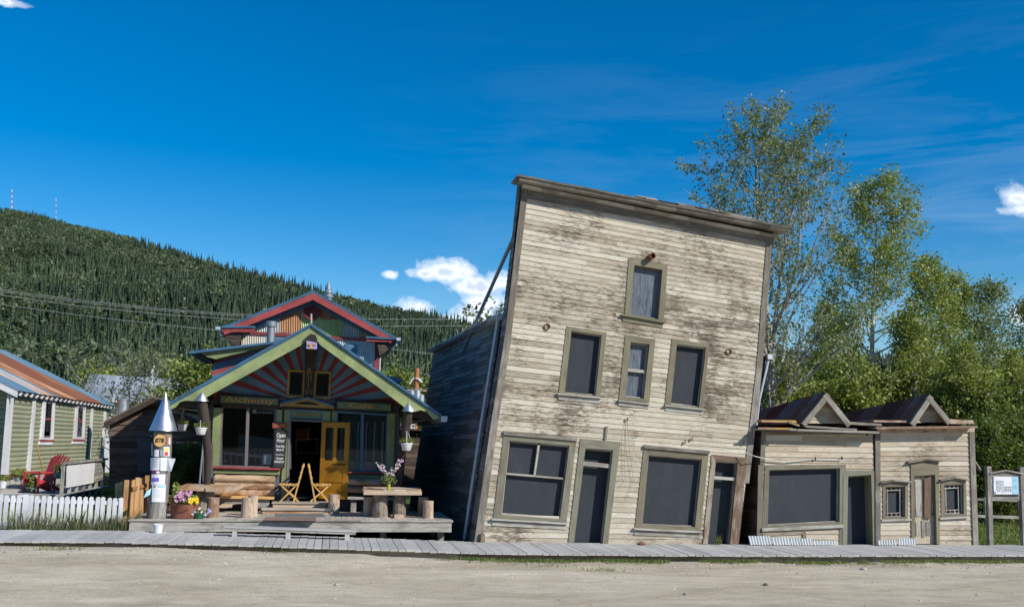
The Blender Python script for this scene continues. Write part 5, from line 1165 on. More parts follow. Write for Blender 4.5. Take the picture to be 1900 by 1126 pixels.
stump('stump_seat', 'stump seat at the far right end of the deck, foremost of the two', 'stool', sx_(795, 945, 26.9), 26.9, .14, .45, G_ST)
stump('stump_seat', 'stump seat at the far right end of the deck, half hidden behind another', 'stool', sx_(785, 935, 27.7), 27.7, .15, .50, G_ST)
stump('stump_seat', 'shaded stump seat left of the right-hand table legs', 'stool', sx_(684, 935, 27.6), 27.6, .15, .5, G_ST)
def table(lab, x0, x1, y0, y1, z, legs, across, n, shx=.12):
    t = thing('log_table', lab, 'table', ((x0+x1)/2, (y0+y1)/2, ZD), 'heavy log tables on the deck'); m = MB()
    if across:
        for k in range(n):
            a, c = lerp(x0, x1, k/n), lerp(x0, x1, (k+1)/n)-.008; jz = RND.uniform(-.012, .012); jy = RND.uniform(-.04, .04)
            m.prism([(a, y0+jy, z+jz), (c, y0+jy, z+jz), (c+shx, y1+jy, z+jz+.04), (a+shx, y1+jy, z+jz+.04)], (0, 0, -.10), Yv, k/n*.5+RND.random()*.5)
    else:
        for k in range(n):
            a, c = lerp(y0, y1, k/n), lerp(y0, y1, (k+1)/n)-.008; jx = RND.uniform(-.05, .05)
            za, zc = z+.05*k/n, z+.05*(k+1)/n; m.prism([(x0+jx, a, za), (x1+jx, a, za), (x1+jx, c, zc), (x0+jx, c, zc)], (0, 0, -.10), X, RND.random())
    m.build('table_top', M['slab'], t)
    for lx, ly, r in legs: stump('leg', None, None, lx, ly, r, z-.10-ZD, None, mat='leglog', par=t)
    return t
table('heavy plank table on one log foot behind the flower tub', sx_(329, 896, 27.5), sx_(437, 896, 27.5), 27.4, 28.6, 1.60, [(sx_(380, 920, 27.9), 27.9, .24)], True, 6)
table('heavy plank table on two log feet carrying the flower vase', sx_(676, 908, 26.9), sx_(783, 908, 26.9), 26.7, 28.0, 1.585, [(sx_(706, 930, 27.1), 27.1, .20), (sx_(741, 930, 27.1), 27.1, .17)], False, 4)
m = MB()
for x_, y_ in ((sx_(741, 950, 26.75), 26.7),): m.prism([(x_-.13, y_, ZD+.001), (x_+.12, y_, ZD+.001), (x_+.14, y_+.2, ZD+.001), (x_-.1, y_+.2, ZD+.001)], (0, 0, .1), X)
tag(m.build('wood_block', M['stump']), 'small split wood block on the deck at the foot of the right table', 'wood block')
# log bench against the wall
bn = thing('log_bench', 'bench with a back of three stacked logs, under the left shop window', 'bench', (-2.5, 29.1, ZD), 'log benches against the cafe wall')
for k, (y, r) in enumerate(((887, .105), (901, .10), (913, .105))):
    m = MB(); a, c = W(399, y, 29.2), W(509.5, y+2, 29.2); n = 9
    m.tube([a.lerp(c, i/n)+V((0, RND.uniform(-.01, .01), RND.uniform(-.012, .012))) for i in range(n+1)], [r*RND.uniform(.93, 1.04) for _ in range(n+1)], 12); m.build('back_log', M['log'], bn, smooth=True)
m = MB(); a, c = W(408, 920, 28.75), W(508, 922, 28.75); m.prism([a, c, c+Yv*.5, a+Yv*.5], (0, 0, -.06), X); m.build('seat', M['bright'], bn)
m = MB(); q_ = quad([(408, 924), (500, 925), (500, 943), (459, 942), (456, 937), (447, 934), (437, 934.5), (428, 938), (424, 942), (408, 943)], 28.85); m.prism(q_, Yv*.06, X); m.build('apron', M['deckgrey'], bn)
m = MB(); q_ = quad([(404, 934), (430, 935), (430, 941), (404, 941)], 28.6); m.prism(q_, Yv*.12, X); m.build('foot_block', M['slab'], bn)
b2 = thing('log_bench', 'shaded log bench behind the right-hand table', 'bench', (.9, 29.1, ZD), 'log benches against the cafe wall')
for k, (y, r) in enumerate(((893, .10), (907, .10))):
    m = MB(); a, c = W(645, y, 29.15), W(735, y+3, 29.15); m.tube([a.lerp(c, i/6) for i in range(7)], [r*RND.uniform(.93, 1.04) for _ in range(7)], 12); m.build('back_log', M['log'], b2, smooth=True)
m = MB(); a, c = W(645, 922, 28.7), W(735, 924, 28.7); m.prism([a, c, c+Yv*.45, a+Yv*.45], (0, 0, -.06), X); m.prism([a+V((.1, .1, -.06)), a+V((.25, .1, -.06)), a+V((.25, .1, -.42)), a+V((.1, .1, -.42))], Yv*.3); m.build('seat', M['deckgrey'], b2)
# ------------------------------------------------------------------ leaves, flowers, grass
def leafmesh(name, pts, size, mat, seed=1, up=.3, tone=None, aspect=.6, tonef=None):
    rg = np.random.default_rng(seed); P = np.array(pts, dtype=np.float32); n = len(P)
    a = rg.normal(size=(n, 3)); a[:, 2] *= .7; a /= np.linalg.norm(a, axis=1)[:, None]
    nr = rg.normal(size=(n, 3)); nr[:, 2] += up; b = np.cross(nr, a); b /= (np.linalg.norm(b, axis=1)[:, None]+1e-9)
    s = size*(.6+.8*rg.random(n))[:, None]
    v = np.stack([P-a*s*.5, P+b*s*.5*aspect, P+a*s*.5, P-b*s*.5*aspect], 1).reshape(-1, 3)
    me = bpy.data.meshes.new(name); me.vertices.add(4*n); me.vertices.foreach_set('co', v.astype(np.float32).ravel()); me.loops.add(4*n); me.loops.foreach_set('vertex_index', np.arange(4*n, dtype=np.int32))
    me.polygons.add(n); me.polygons.foreach_set('loop_start', np.arange(0, 4*n, 4, dtype=np.int32)); me.update(calc_edges=True)
    at = me.attributes.new('tone', 'FLOAT', 'FACE'); t = rg.random(n) if tonef is None else np.clip(np.array(tonef)+rg.normal(size=n)*.12, 0, 1); at.data.foreach_set('value', t.astype(np.float32)); me.materials.append(mat); return me
def meshobj(name, me, parent=None, **kw):
    o = bpy.data.objects.new(name, me); COL.objects.link(o)
    if parent is not None: o.parent = parent
    return tag(o, **kw)
def clump_pts(c, r, n, rg, surf=.5):
    q = rg.normal(size=(n, 3)); q /= np.linalg.norm(q, axis=1)[:, None]; q *= (rg.random(n)**surf)[:, None]; return q*np.array(r)+np.array(c)
RG = np.random.default_rng(11)
def foliage_on(parent, name, c, r, n, size, mat, seed=0):
    c = V(c)-rootloc(parent); return meshobj(name, leafmesh(name, clump_pts(tuple(c), r, n, RG), size, M[mat], seed), parent)
def flowers(parent, name, pts, r, mat):
    m = MB()
    for p in pts:
        p = V(p)
        for k in range(5): t = k*1.257+RND.random(); a, c = V((math.cos(t), math.sin(t)*.6-.3, math.sin(t))), V((math.cos(t+.9), math.sin(t+.9)*.6-.3, math.sin(t+.9))); m.face([p, p+a*r, p+(a+c)*r*.62, p+c*r], None, RND.random())
    return m.build(name, M[mat], parent)
# tub of flowers
tb = thing('flower_tub', 'rusty iron half-barrel tub of pink and yellow flowers beside the poster column', 'planter', (W(342, 955, 26.5).x, 26.52, ZD)); c = rootloc(tb)
m = MB(); m.lathe([(.30, 0), (.33, .02), (.35, .34), (.365, .36), (.335, .36), (.32, .30), (0, .30)], c, 28); m.build('tub', M['tub'], tb, smooth=True)
m = MB(); m.tube([c+V((-.22, -.30, .22)), c+V((-.12, -.36, .17)), c+V((.02, -.365, .18)), c+V((.13, -.34, .25))], .008, 5); m.build('wire_handle', M['black'], tb)
foliage_on(tb, 'foliage', c+V((-.02, 0, .46)), (.36, .28, .20), 700, .07, 'leaf_birch', 3); foliage_on(tb, 'foliage', c+V((-.24, 0, .68)), (.10, .10, .22), 200, .07, 'leaf_birch', 4)
flowers(tb, 'pink_blossom', [c+V((RND.uniform(-.22, .16), RND.uniform(-.3, -.05), RND.uniform(.42, .66))) for _ in range(46)], .035, 'pink'); flowers(tb, 'yellow_blossom', [c+V((RND.uniform(.10, .34), RND.uniform(-.33, -.1), RND.uniform(.40, .52))) for _ in range(22)], .038, 'yellowf')
gp = thing('flower_pot', 'low dark green pot of violet and white pansies beside the rusty tub', 'planter', (W(370, 955, 26.35).x, 26.35, ZD)); c = rootloc(gp)
m = MB(); m.lathe([(.10, 0), (.145, .13), (.15, .14), (.135, .14), (.13, .11), (0, .11)], c, 20); m.build('pot', M['greenpot'], gp, smooth=True)
foliage_on(gp, 'foliage', c+V((0, 0, .17)), (.22, .14, .07), 220, .05, 'leaf_birch', 5); flowers(gp, 'violet_blossom', [c+V((RND.uniform(-.24, .24), RND.uniform(-.16, 0), RND.uniform(.14, .26))) for _ in range(12)], .03, 'violet'); flowers(gp, 'pale_blossom', [c+V((-.27+.06*_+RND.uniform(-.03, .03), RND.uniform(-.16, 0), RND.uniform(.10, .26))) for _ in range(10)], .03, 'whitef')
# vase on the right table
vs_ = thing('flower_vase', 'yellow green glass vase of tall pink and white wildflowers on the right log table', 'vase', (W(721.5, 899, 27.0).x, 27.0, 1.585)); c = rootloc(vs_)
M['vase'] = flat('green_yellow_glass', (.40, .48, .04), .15)
m = MB(); m.lathe([(.045, 0), (.035, .05), (.04, .12), (.055, .17), (.05, .17), (.03, .1), (0, .02)], c, 16); m.build('vase', M['vase'], vs_, smooth=True)
m = MB(); wf, pf = [], []
for k in range(22):
    a = RND.uniform(-.42, .42) if k > 5 else RND.choice((-.40, -.33, .30, .4)); L = RND.uniform(.35, .62)*(1.1 if abs(a) > .25 else .75); e_ = c+V((a*L*1.45, RND.uniform(-.08, .08), .15+L)); mid_ = c+V((a*L*.5, 0, .16+L*.5)); m.tube([c+Zv*.08, mid_, e_], .006, 4)
    for q in range(7): t = RND.uniform(.6, 1); p = mid_.lerp(e_, t*1.0)+V((RND.uniform(-.03, .03), -.02, RND.uniform(-.02, .02))); (wf if RND.random() < .8 else pf).append(p) if RND.random() < .6 else None
m.build('stem', M['leaf_will'], vs_); flowers(vs_, 'pale_blossom', wf, .017, 'whitef'); flowers(vs_, 'violet_blossom', pf, .02, 'pink'); foliage_on(vs_, 'foliage', c+V((0, 0, .28)), (.24, .07, .16), 260, .05, 'leaf_will', 6)
m = MB(); m.lathe([(.05, 0), (.055, .03), (.0, .03)], (W(713, 902, 26.95).x, 26.95, 1.585), 12); tag(m.build('small_dish', M['greypot'], smooth=True), 'small pale dish beside the vase on the right table', 'dish')
m = MB(); a = W(742, 903, 26.95); m.prism([(a.x-.16, 26.9, 1.586), (a.x+.14, 26.88, 1.586), (a.x+.17, 27.06, 1.586), (a.x-.13, 27.1, 1.586)], (0, 0, .02)); tag(m.build('open_book', M['whitep']), 'open pale booklet lying on the right log table', 'book')
# hanging baskets
def basket(lab, px, py0, py1, r, y, topy, mat, leaf=True, grp='hanging baskets under the cafe eaves'):
    p = W(px, py1, y); top = W(px+1, topy, y); t = thing('hanging_basket', lab, 'hanging basket', p, grp); h_ = W(px, py0, y).z-p.z
    m = MB(); m.lathe([(r*.62, 0), (r*.70, .01), (r*.95, h_*.8), (r*1.03, h_*.82), (r*1.03, h_), (r*.93, h_), (r*.85, h_*.7), (0, h_*.7)], p, 22); m.build('pot', M[mat], t, smooth=True)
    m = MB(); hk = top-Zv*.16
    for k in range(3): a = k*2.09+.5; m.tube([p+V((math.cos(a)*r, math.sin(a)*r, h_)), hk], .009, 4)
    m.tube([hk, hk+Zv*.05, top+V((.035, 0, -.05)), top+V((.03, 0, -.01)), top+V((0, 0, .01)), top+V((-.03, 0, -.02))], .011, 6); m.build('hanger', M[mat], t)
    if leaf: foliage_on(t, 'foliage', p+Zv*(h_+.05), (r*1.35, r*1.1, .10), 260, .06, 'leaf_birch', 7)
    return t
basket('white hanging basket on the left, in sunlight beside the carved post', 372.5, 793, 806.5, .155, 27.75, 765, 'whitep')
basket('grey hanging basket in shade just right of the cone-topped column', 338, 787, 799, .13, 28.6, 758, 'greypot')
basket('white hanging basket at the right end of the cafe, before the dark alley', 754, 821.5, 836, .165, 27.75, 783, 'whitep')
m = MB(); a = W(333, 757, 28.2); m.tube([a, W(372.5, 764, 27.75)+Zv*.02, W(384, 768, 27.95)], .016, 5); tag(m.build('hanging_bracket', M['sill']), 'thin pale rod holding the left hanging baskets under the eave', 'bracket')
m = MB(); m.tube([W(754.5, 781, 27.75), W(768, 782, 28.0), W(788, 779, 28.3)], .014, 5); tag(m.build('hanging_bracket', M['sill']), 'thin pale rod above the right-hand hanging basket', 'bracket')
m = MB(); m.tube([W(744, 836, 28.9), W(741, 903, 28.9)-Zv*.6], .022, 6); tag(m.build('thin_pole', M['bluedark']), 'thin blue green pole standing behind the right table', 'pole')
m = MB(); m.tube([W(378, 812, 28.9), W(369, 893, 28.9)-Zv*.6], .025, 6); tag(m.build('thin_pole', M['pole']), 'thin dark pole leaning beside the left carved post', 'pole')
# blue tarp under left eave
m = MB(); a = [W(341, 764, 29), W(374, 771, 28.5), W(376, 783, 28.5), W(360, 776, 28.7)]; m.prism(a, Yv*.02); tag(m.build('blue_tarp', M['bluedark']), 'dark blue tarpaulin edge slung under the left eave', 'tarpaulin')
# poster column
pc = thing('poster_column', 'grey log column topped by a shiny metal cone and pasted with notices', 'notice column', (W(290, 957, 26.5).x, 26.5, ZD)); c0_ = rootloc(pc)
tp_ = W(302, 801, 26.5); tp_.y = 26.5; m = MB(); P_ = [c0_.lerp(tp_, t)+V((math.sin(t*3)*.03, 0, 0)) for t in (0, .2, .4, .6, .8, 1.0)]; m.tube(P_, [.245, .235, .225, .225, .225, .22], 20); m.build('log_post', M['greylog'], pc, smooth=True)
m = MB(); cc = W(303, 799, 26.5); cc.y = 26.5; m.lathe([(.345, 0), (.34, .012), (.0, .98)], cc, 48, cap=False); m.build('metal_cone', M['steel'], pc, smooth=True)
def on_col(px, py, push=.0):
    t = (957-py)/(957-801); ax_ = c0_.lerp(tp_, t); r = .236+push; d = ray(px, py); best_ = None
    lo_, hi_ = (ax_.y-.25)/d.y, ax_.y/d.y
    f_ = lambda s: math.hypot(CAM.x+d.x*s-ax_.x, d.y*s-ax_.y)-r
    for _ in range(40):
        s = (lo_+hi_)/2
        if f_(s) > 0: lo_ = s
        else: hi_ = s
    return CAM+d*lo_
def poster(x0, y0, x1, y1, mat, name='poster', push=.01, sk=0):
    m = MB(); n = 5; tn = RND.random()
    for k in range(n):
        a, c = lerp(x0, x1, k/n), lerp(x0, x1, (k+1)/n); m.face([on_col(a+sk, y1, push), on_col(c+sk, y1, push), on_col(c, y0, push), on_col(a, y0, push)], X, tn)
    return m.build(name, M[mat], pc)
m = MB(); cc_ = on_col(296.5, 817, .01); m.prism([cc_+V((math.cos(k*.5236+.2)*.135, 0, math.sin(k*.5236+.2)*(.15+.01*(k % 2)))) for k in range(12)], NF*.05, X); dsc = m.build('number_disc', M['bright'], pc)
text_obj('878', .15, cc_+V((0, -.056, 0)), X, Zv, M['ink'], 'number', dsc, fit=.22, shear=.15, weight=.004)
poster(286.5, 834, 295, 847, 'paper'); poster(303.5, 829, 314.5, 846, 'paper'); poster(305, 831, 313, 836.5, 'yellowp', 'print', .018); poster(305.5, 838, 312, 844.5, 'redp', 'print', .018); poster(297, 834, 302, 846, 'deckgrey' if 0 else 'pgrey'); poster(310, 808, 316.5, 825, 'terracotta'); poster(313, 812, 316, 824, 'paper', 'print', .018)
poster(280.5, 822, 284.5, 845, 'pgrey'); poster(279.5, 849, 296.5, 872, 'paper', sk=-.6); poster(297.5, 849, 313, 873, 'paper', 'poster', .012); poster(280.5, 873, 297, 878.5, 'magenta'); poster(290, 874, 296, 878, 'paper', 'print', .018); poster(281.5, 879.5, 311, 898, 'paper', sk=-1); poster(281.5, 886, 295, 893, 'purple', 'print', .018); poster(282.5, 898.5, 307.5, 931, 'paper', 'poster', .014, -1); poster(292, 900, 306, 904, 'pblue', 'print', .02); poster(285, 899.5, 289, 904, 'brown', 'print', .02)
for y in (851, 854, 857, 860, 863, 866): poster(282, y, 295, y+.8, 'pmid', 'print_line', .016); poster(300, y+1, 310, y+1.7, 'pmid', 'print_line', .018)
for y in (908, 911, 914, 918, 922): poster(285, y, 304, y+.7, 'pmid', 'print_line', .02)
m = MB(); a = on_col(311, 849, .02); m.prism([a, a+V((.20, -.05, -.02)), a+V((.12, -.08, -.33)), a+V((0, 0, -.32))], NF*.004); m.build('loose_sheet', M['paper'], pc); m = MB(); a = on_col(281, 905, .02); m.prism([a, a+V((-.02, -.03, -.16)), a+V((-.16, -.08, -.24)), a+V((-.10, -.05, -.08))], NF*.004); m.build('loose_sheet', M['pblue'], pc)
m = MB(); q = Z(292.5, 988.5, zbw(-4)+.0); m.lathe([(.095, 0), (.115, .185), (.122, .19), (.122, .205), (.11, .205), (.10, .15), (0, .02)], (q.x, q.y, zbw(q.x)+.006), 24); tag(m.build('white_bucket', M['whitep'], smooth=True), 'small white plastic bucket on the boardwalk below the poster column', 'bucket')
# folded chair behind the column
c = thing('side_chair', 'yellow wooden chair mostly hidden behind the poster column', 'chair', (W(318, 940, 28).x, 28.0, ZD)); o = rootloc(c)
for n_, a, b_ in (('leg', (-.2, 0, 0), (.15, 0, .42)), ('leg', (.2, 0, 0), (-.15, 0, .42)), ('leg', (-.2, .4, 0), (.15, .4, .42)), ('leg', (.2, .4, 0), (-.15, .4, .42))): m = MB(); m.beam(o+V(a), o+V(b_), .05, .03, Yv); m.build(n_, M['bright'], c)
m = MB(); m.prism([o+V((-.25, -.05, .43)), o+V((.22, -.05, .43)), o+V((.22, .42, .43)), o+V((-.25, .42, .43))], (0, 0, .03)); m.build('seat', M['bright'], c)
# ------------------------------------------------------------------ green house and its yard
xg = W(15, 800, 33).x; Og = V((xg, 33, 0)); G1 = lambda x, y, o_=0.0: onplane(x, y, Og+X*o_, X)
gh = thing('green_house', 'single-storey grey green log-siding house with rusty tin roof and white trim', 'house', (-12, 38, 1.2))
zb0, ze0 = G1(15, 881).z, G1(15, 728).z; yB = G1(195, 800).y; zb0 -= .05
m = MB(); NC = 18
def logwall(mb, P0, P1, z0, z1, nrm, nc):
    for k in range(nc):
        za, zc = lerp(z0, z1, k/nc), lerp(z0, z1, (k+1)/nc); tn = RND.random(); L = 5; of = (RND.random()*9, RND.random()*9)
        for j in range(L):
            a, c = j/L, (j+1)/L; oa, oc = .034*math.sin(math.pi*(.06+.94*a)), .034*math.sin(math.pi*(.06+.94*c)) if j < L-1 else .0
            mb.face([P0+Zv*lerp(za, zc, a)+nrm*oa, P1+Zv*lerp(za, zc, a)+nrm*oa, P1+Zv*lerp(za, zc, c)+nrm*oc, P0+Zv*lerp(za, zc, c)+nrm*oc], P1-P0, tn, of)
logwall(m, V((xg, 33, 0)), V((xg, yB, 0)), zb0, ze0+.1, X, NC); m.build('side_wall', M['log_siding'], gh, smooth=True)
m = MB(); logwall(m, V((xg-9, 33, 0)), V((xg, 33, 0)), zb0, ze0+.1, NF, NC); m.build('front_wall', M['log_siding'], gh, smooth=True)
m = MB(); m.face([V((xg, yB, 0)), V((xg-9, yB, 0)), V((xg-9, yB, ze0)), V((xg, yB, ze0))]); m.prism([V((xg-.05, 33.05, .3)), V((xg-.05, yB, .3)), V((xg-.05, yB, zb0)), V((xg-.05, 33.05, zb0))], X*-.1); m.build('foundation', M['deckgrey'], gh)
def gq(px_, mat, name, par=gh, pr=.06, o_=.0, g=None):
    mm = MB(); p = [G1(*q, o_) for q in px_]; mm.prism(p, X*pr, g); return mm.build(name, M[mat], par)
gq([(13.5, 731), (22.5, 732.5), (12, 880), (1, 880)], 'white', 'corner_board'); gq([(60, 738), (64.5, 739), (52.5, 877), (46.5, 877)], 'white', 'batten'); gq([(167.5, 757), (171, 758), (165.5, 850), (161.5, 850)], 'white', 'batten'); gq([(191.4, 763), (194.8, 764), (190, 850), (186.5, 850)], 'white', 'corner_board')
gq([(12, 881), (64, 874), (64, 877.5), (12, 885)], 'red', 'skirting', pr=.08)
for wo, wi, apr, rail in (([(77.7, 741), (98.8, 744), (95.5, 816), (71.5, 815)], [(81.5, 744.4), (93.5, 746), (90, 812), (77, 811.4)], [(70.5, 818.5), (95, 818.5), (94, 825), (69.5, 825)], ((79, 776.8), (91.5, 777.3))), ([(138.8, 750.5), (156, 753), (152.8, 814.8), (133.7, 814)], [(141.8, 753.5), (151.5, 755), (148.2, 811), (138.8, 810.5)], [(132.5, 817.5), (153.3, 817.5), (152.6, 823), (131.8, 823)], ((140, 780.5), (150, 781)))):
    mm = MB(); i_ = [G1(*q) for q in wi]; mm.face([p+X*.035 for p in (i_[3], i_[2], i_[1], i_[0])]); w_ = mm.build('window', M['panel'] if 0 else M['dark'], gh); mm = MB(); mm.face([p+X*.05 for p in (i_[3], i_[2], i_[1], i_[0])]); mm.build('pane', M['glass'], w_)
    mm = MB(); fr4(mm, [G1(*q) for q in wo], i_, X, .075, 0); mm.build('frame', M['white'], w_); gq(apr, 'white', 'apron', w_); gq([(apr[0][0]+1, apr[0][1]-3), (apr[1][0]+1, apr[1][1]-3), apr[1], apr[0]], 'red', 'sill', w_, .09)
    mm = MB(); bar(mm, G1(*rail[0]), G1(*rail[1]), .06, X, .07, 0, 0); mm.build('sash_rail', M['red'], w_)
    mm = MB(); fr4(mm, i_, [p+(sum(i_, V((0, 0, 0)))/4-p)*.10 for p in i_], X, .065, 0); mm.build('sash', M['greyframe'], w_)
# roof
eA = W(41, 729.5, 32.5); eB = W(214.5, 751, yB+.9); eB.x = eA.x = (eA.x+eB.x)/2; rB = W(12, 651.5, yB+.9); rA = V((rB.x, 32.5, rB.z)); eB.z = (eA.z+eB.z)/2; eA.z = eB.z
mm = {'rustroof': MB(), 'blueroof': MB()}; bands = [(0, .16, 'blueroof'), (.16, .29, 'rustroof'), (.29, .335, 'blueroof'), (.335, .50, 'rustroof'), (.50, .56, 'blueroof' if 0 else 'rustroof'), (.56, .80, 'rustroof'), (.80, 1.0, 'blueroof')]
for a, c, k_ in bands:
    n = int((c-a)*14/.18)
    for i in range(n*2):
        s0, s1 = lerp(a, c, i/(2*n)), lerp(a, c, (i+1)/(2*n)); z0, z1 = (.02 if i % 2 else 0), (0 if i % 2 else .02)
        mm[k_].face([eA.lerp(eB, s0)+Zv*z0, eA.lerp(eB, s1)+Zv*z1, rA.lerp(rB, s1)+Zv*z1, rA.lerp(rB, s0)+Zv*z0], rA-eA, .35+.3*math.sin(a*9), (a*7, a*3))
mm['blueroof'].face([rA, rB, V((2*rB.x-eB.x, rB.y, eB.z)), V((2*rB.x-eB.x, rA.y, eA.z))])
mm['rustroof'].build('rusty_roof', M['rustroof'], gh); mm['blueroof'].build('roof', M['blueroof'], gh)
m = MB(); d = (rA-eA).normalized(); m.prism([eA-Zv*.02, rA-Zv*.02, rA-Zv*.2, eA-Zv*.2], Yv*.05, d); e2 = V((2*rB.x-eB.x, 32.5, eA.z)); m.prism([e2-Zv*.02, rA-Zv*.02, rA-Zv*.2, e2-Zv*.2], Yv*.05, d); m.build('bargeboard', M['white'], gh)
m = MB(); n = 24
for k in range(n):
    y_ = lerp(32.9, yB+.6, (k+.3)/n); a = V((xg-.1, y_, eA.z-.03+(rA.z-eA.z)/(eA.x-rA.x)*(eA.x-xg+.1))); m.beam(a-Zv*.06, V((eA.x-.03, y_, eA.z-.09)), .055, .11)
m.build('rafter_tail', M['white'], gh)
m = MB(); m.prism([V((xg, 33, ze0-.02)), V((xg, yB, ze0-.02)), V((eA.x-.05, yB, eA.z-.02)), V((eA.x-.05, 33, eA.z-.02))], Zv*.015, Yv); m.face([V((xg-9, 33.0, ze0)), V((xg, 33.0, ze0)), V((rA.x, 33.0, rA.z-.1))]); m.build('soffit', M['grey'], gh)
# side deck with slatted railing
zk = W(60, 917, 30.4).z; xk = W(122, 917, 30.4).x; dk2 = thing('side_deck', 'low grey deck beside the green house with a white slatted railing', 'deck', (-9.4, 32, .6))
m = MB(); y = 30.4
while y < 36.0: m.prism([(xk-5, y, zk), (xk, y, zk), (xk, y+.135, zk), (xk-5, y+.135, zk)], (0, 0, -.04), X); y += .145
m.build('planking', M['plank'], dk2); m = MB(); m.prism([(xk-5, 30.38, zk-.01), (xk+.02, 30.38, zk-.01), (xk+.02, 30.38, zk-.16), (xk-5, 30.38, zk-.16)], (0, .05, 0), X); m.build('rim_board', M['deckgrey'], dk2)
OK_ = V((xk, 30.4, 0)); G2_ = lambda x, y, o_=0: onplane(x, y, OK_+X*o_, X)
for q_, n, mt in (([(123.4, 863.5), (174.4, 858.5), (171.6, 895.5), (122.2, 904.5)], 17, 'cleanwhite'), ([(175.3, 858.4), (194, 857), (191.5, 888), (172.8, 895)], 14, 'deckgrey')):
    m = MB(); a = [G2_(*p) for p in q_]
    for k in range(n): t0, t1 = k/n, (k+.93)/n; m.prism([a[0].lerp(a[3], t0), a[1].lerp(a[2], t0), a[1].lerp(a[2], t1), a[0].lerp(a[3], t1)], X*.03, Yv)
    m.build('railing_panel', M[mt], dk2)
m = MB(); a, c = G2_(121, 859, .0), G2_(197, 851, .0); m.beam(a, c, .14, .06); m.build('rail_cap', M['deckgrey'], dk2)
m = MB(); 
for k in range(7): y_ = lerp(a.y+.05, c.y-.1, k/6); m.box((xk-.05, y_, zk-.5), .08, .08, a.z-zk+.5)
m.build('railing_post', M['deckgrey'], dk2)
# adirondack chair
ac = thing('lawn_chair', 'red slatted wooden lawn chair on the side deck of the green house', 'chair', (W(74, 906, 31.3).x, 31.3, zk)); o = rootloc(ac); ca_ = rad(-38)
def T3(x_, y_, z_): return o+V((x_*math.cos(ca_)-y_*math.sin(ca_), x_*math.sin(ca_)+y_*math.cos(ca_), z_))
for k in range(7):
    u = (k-3)/3; m = MB(); h_ = 1.10-.10*u*u; a, c = T3(u*.20, .22, .30), T3(u*.37, .62, h_); s_ = (T3(.045, 0, 0)-T3(0, 0, 0)); m.prism([a-s_*.75, a+s_*.75, c.lerp(a, .05)+s_*1.15, c+s_*.5, c-s_*.5, c.lerp(a, .05)-s_*1.15], (0, .02, 0), c-a); m.build('back_slat', M['redchair'], ac)
m = MB()
for k in range(6): a = T3(-.28, -.30+k*.09, .40-k*.022); c = T3(.28, -.30+k*.09, .40-k*.022); m.beam(a, c, .08, .02)
m.build('seat', M['redchair'], ac)
for s_ in (-1, 1):
    m = MB(); m.beam(T3(s_*.34, -.34, .60), T3(s_*.34, .36, .58), .13, .025); m.build('armrest', M['redchair'], ac)
    m = MB(); m.beam(T3(s_*.31, -.30, 0), T3(s_*.31, -.30, .59), .04, .12, Yv); m.build('leg', M['redchair'], ac); m = MB(); m.beam(T3(s_*.29, -.34, .36), T3(s_*.29, .60, .04), .03, .11); m.build('leg', M['redchair'], ac)
def pot(lab, px, py, y, r, h_, mat, leaf, n=160, lh=.12, z=None):
    p = W(px, py, y); t = thing('plant_pot', lab, 'plant pot', (p.x, y, p.z if z is None else z), 'potted plants on the side deck'); c = rootloc(t); m = MB(); m.lathe([(r*.7, 0), (r, h_), (r*.9, h_), (r*.8, h_*.7), (0, h_*.7)], c, 16); m.build('pot', M[mat], t, smooth=True); foliage_on(t, 'foliage', c+Zv*(h_+lh*.5), (r*1.5, r*1.3, lh), n, .08, leaf, 9); return t
td = thing('side_table', 'small dark table beside the red lawn chair', 'table', (W(113, 905, 31.2).x, 31.2, zk)); c = rootloc(td); m = MB(); m.box(c+Zv*.42, .55, .4, .03); m.build('table_top', M['grey'], td)
for sx2 in (-.22, .22):
    for sy in (-.15, .15): m = MB(); m.box(c+V((sx2, sy, 0)), .05, .05, .42); m.build('leg', M['grey'], td)
pot('teal pot on the small table beside the red chair', 109.5, 884, 31.2, .12, .18, 'teal', 'leaf_dry', 200, .16, z=zk+.45); pot('white pot at the left edge of the side deck', 4, 905, 31.0, .12, .2, 'whitep', 'leaf_birch'); pot('white pot lying left of the red chair', 45, 899, 31.6, .12, .15, 'whitep', 'leaf_birch')
pot('teal tray of seedlings left of the red chair', 62, 904, 31.4, .26, .05, 'teal', 'leaf_birch', 140, .06); pot('leafy plant in a grey pot behind the white pots', 36, 893, 32.2, .18, .14, 'greypot', 'leaf_birch', 320, .16); pot('tall seedling in front of the red chair', 61, 908, 31.0, .1, .06, 'greypot', 'leaf_birch', 180, .24)
m = MB(); a, c = W(69, 826.5, 32.9), W(81, 880, 32.6); m.tube([a, c], .02, 6); tag(m.build('garden_stake', M['yellow']), 'yellow pole leaning on the green house wall behind the red chair', 'pole')
m = MB(); m.box((W(25, 897, 31.5).x, 31.5, zk), 1.1, .5, .10); m.box((W(28, 893, 31.9).x, 31.95, zk), .9, .4, .2); tag(m.build('plank_step', M['deckgrey']), 'grey plank steps on the left part of the side deck', 'steps')
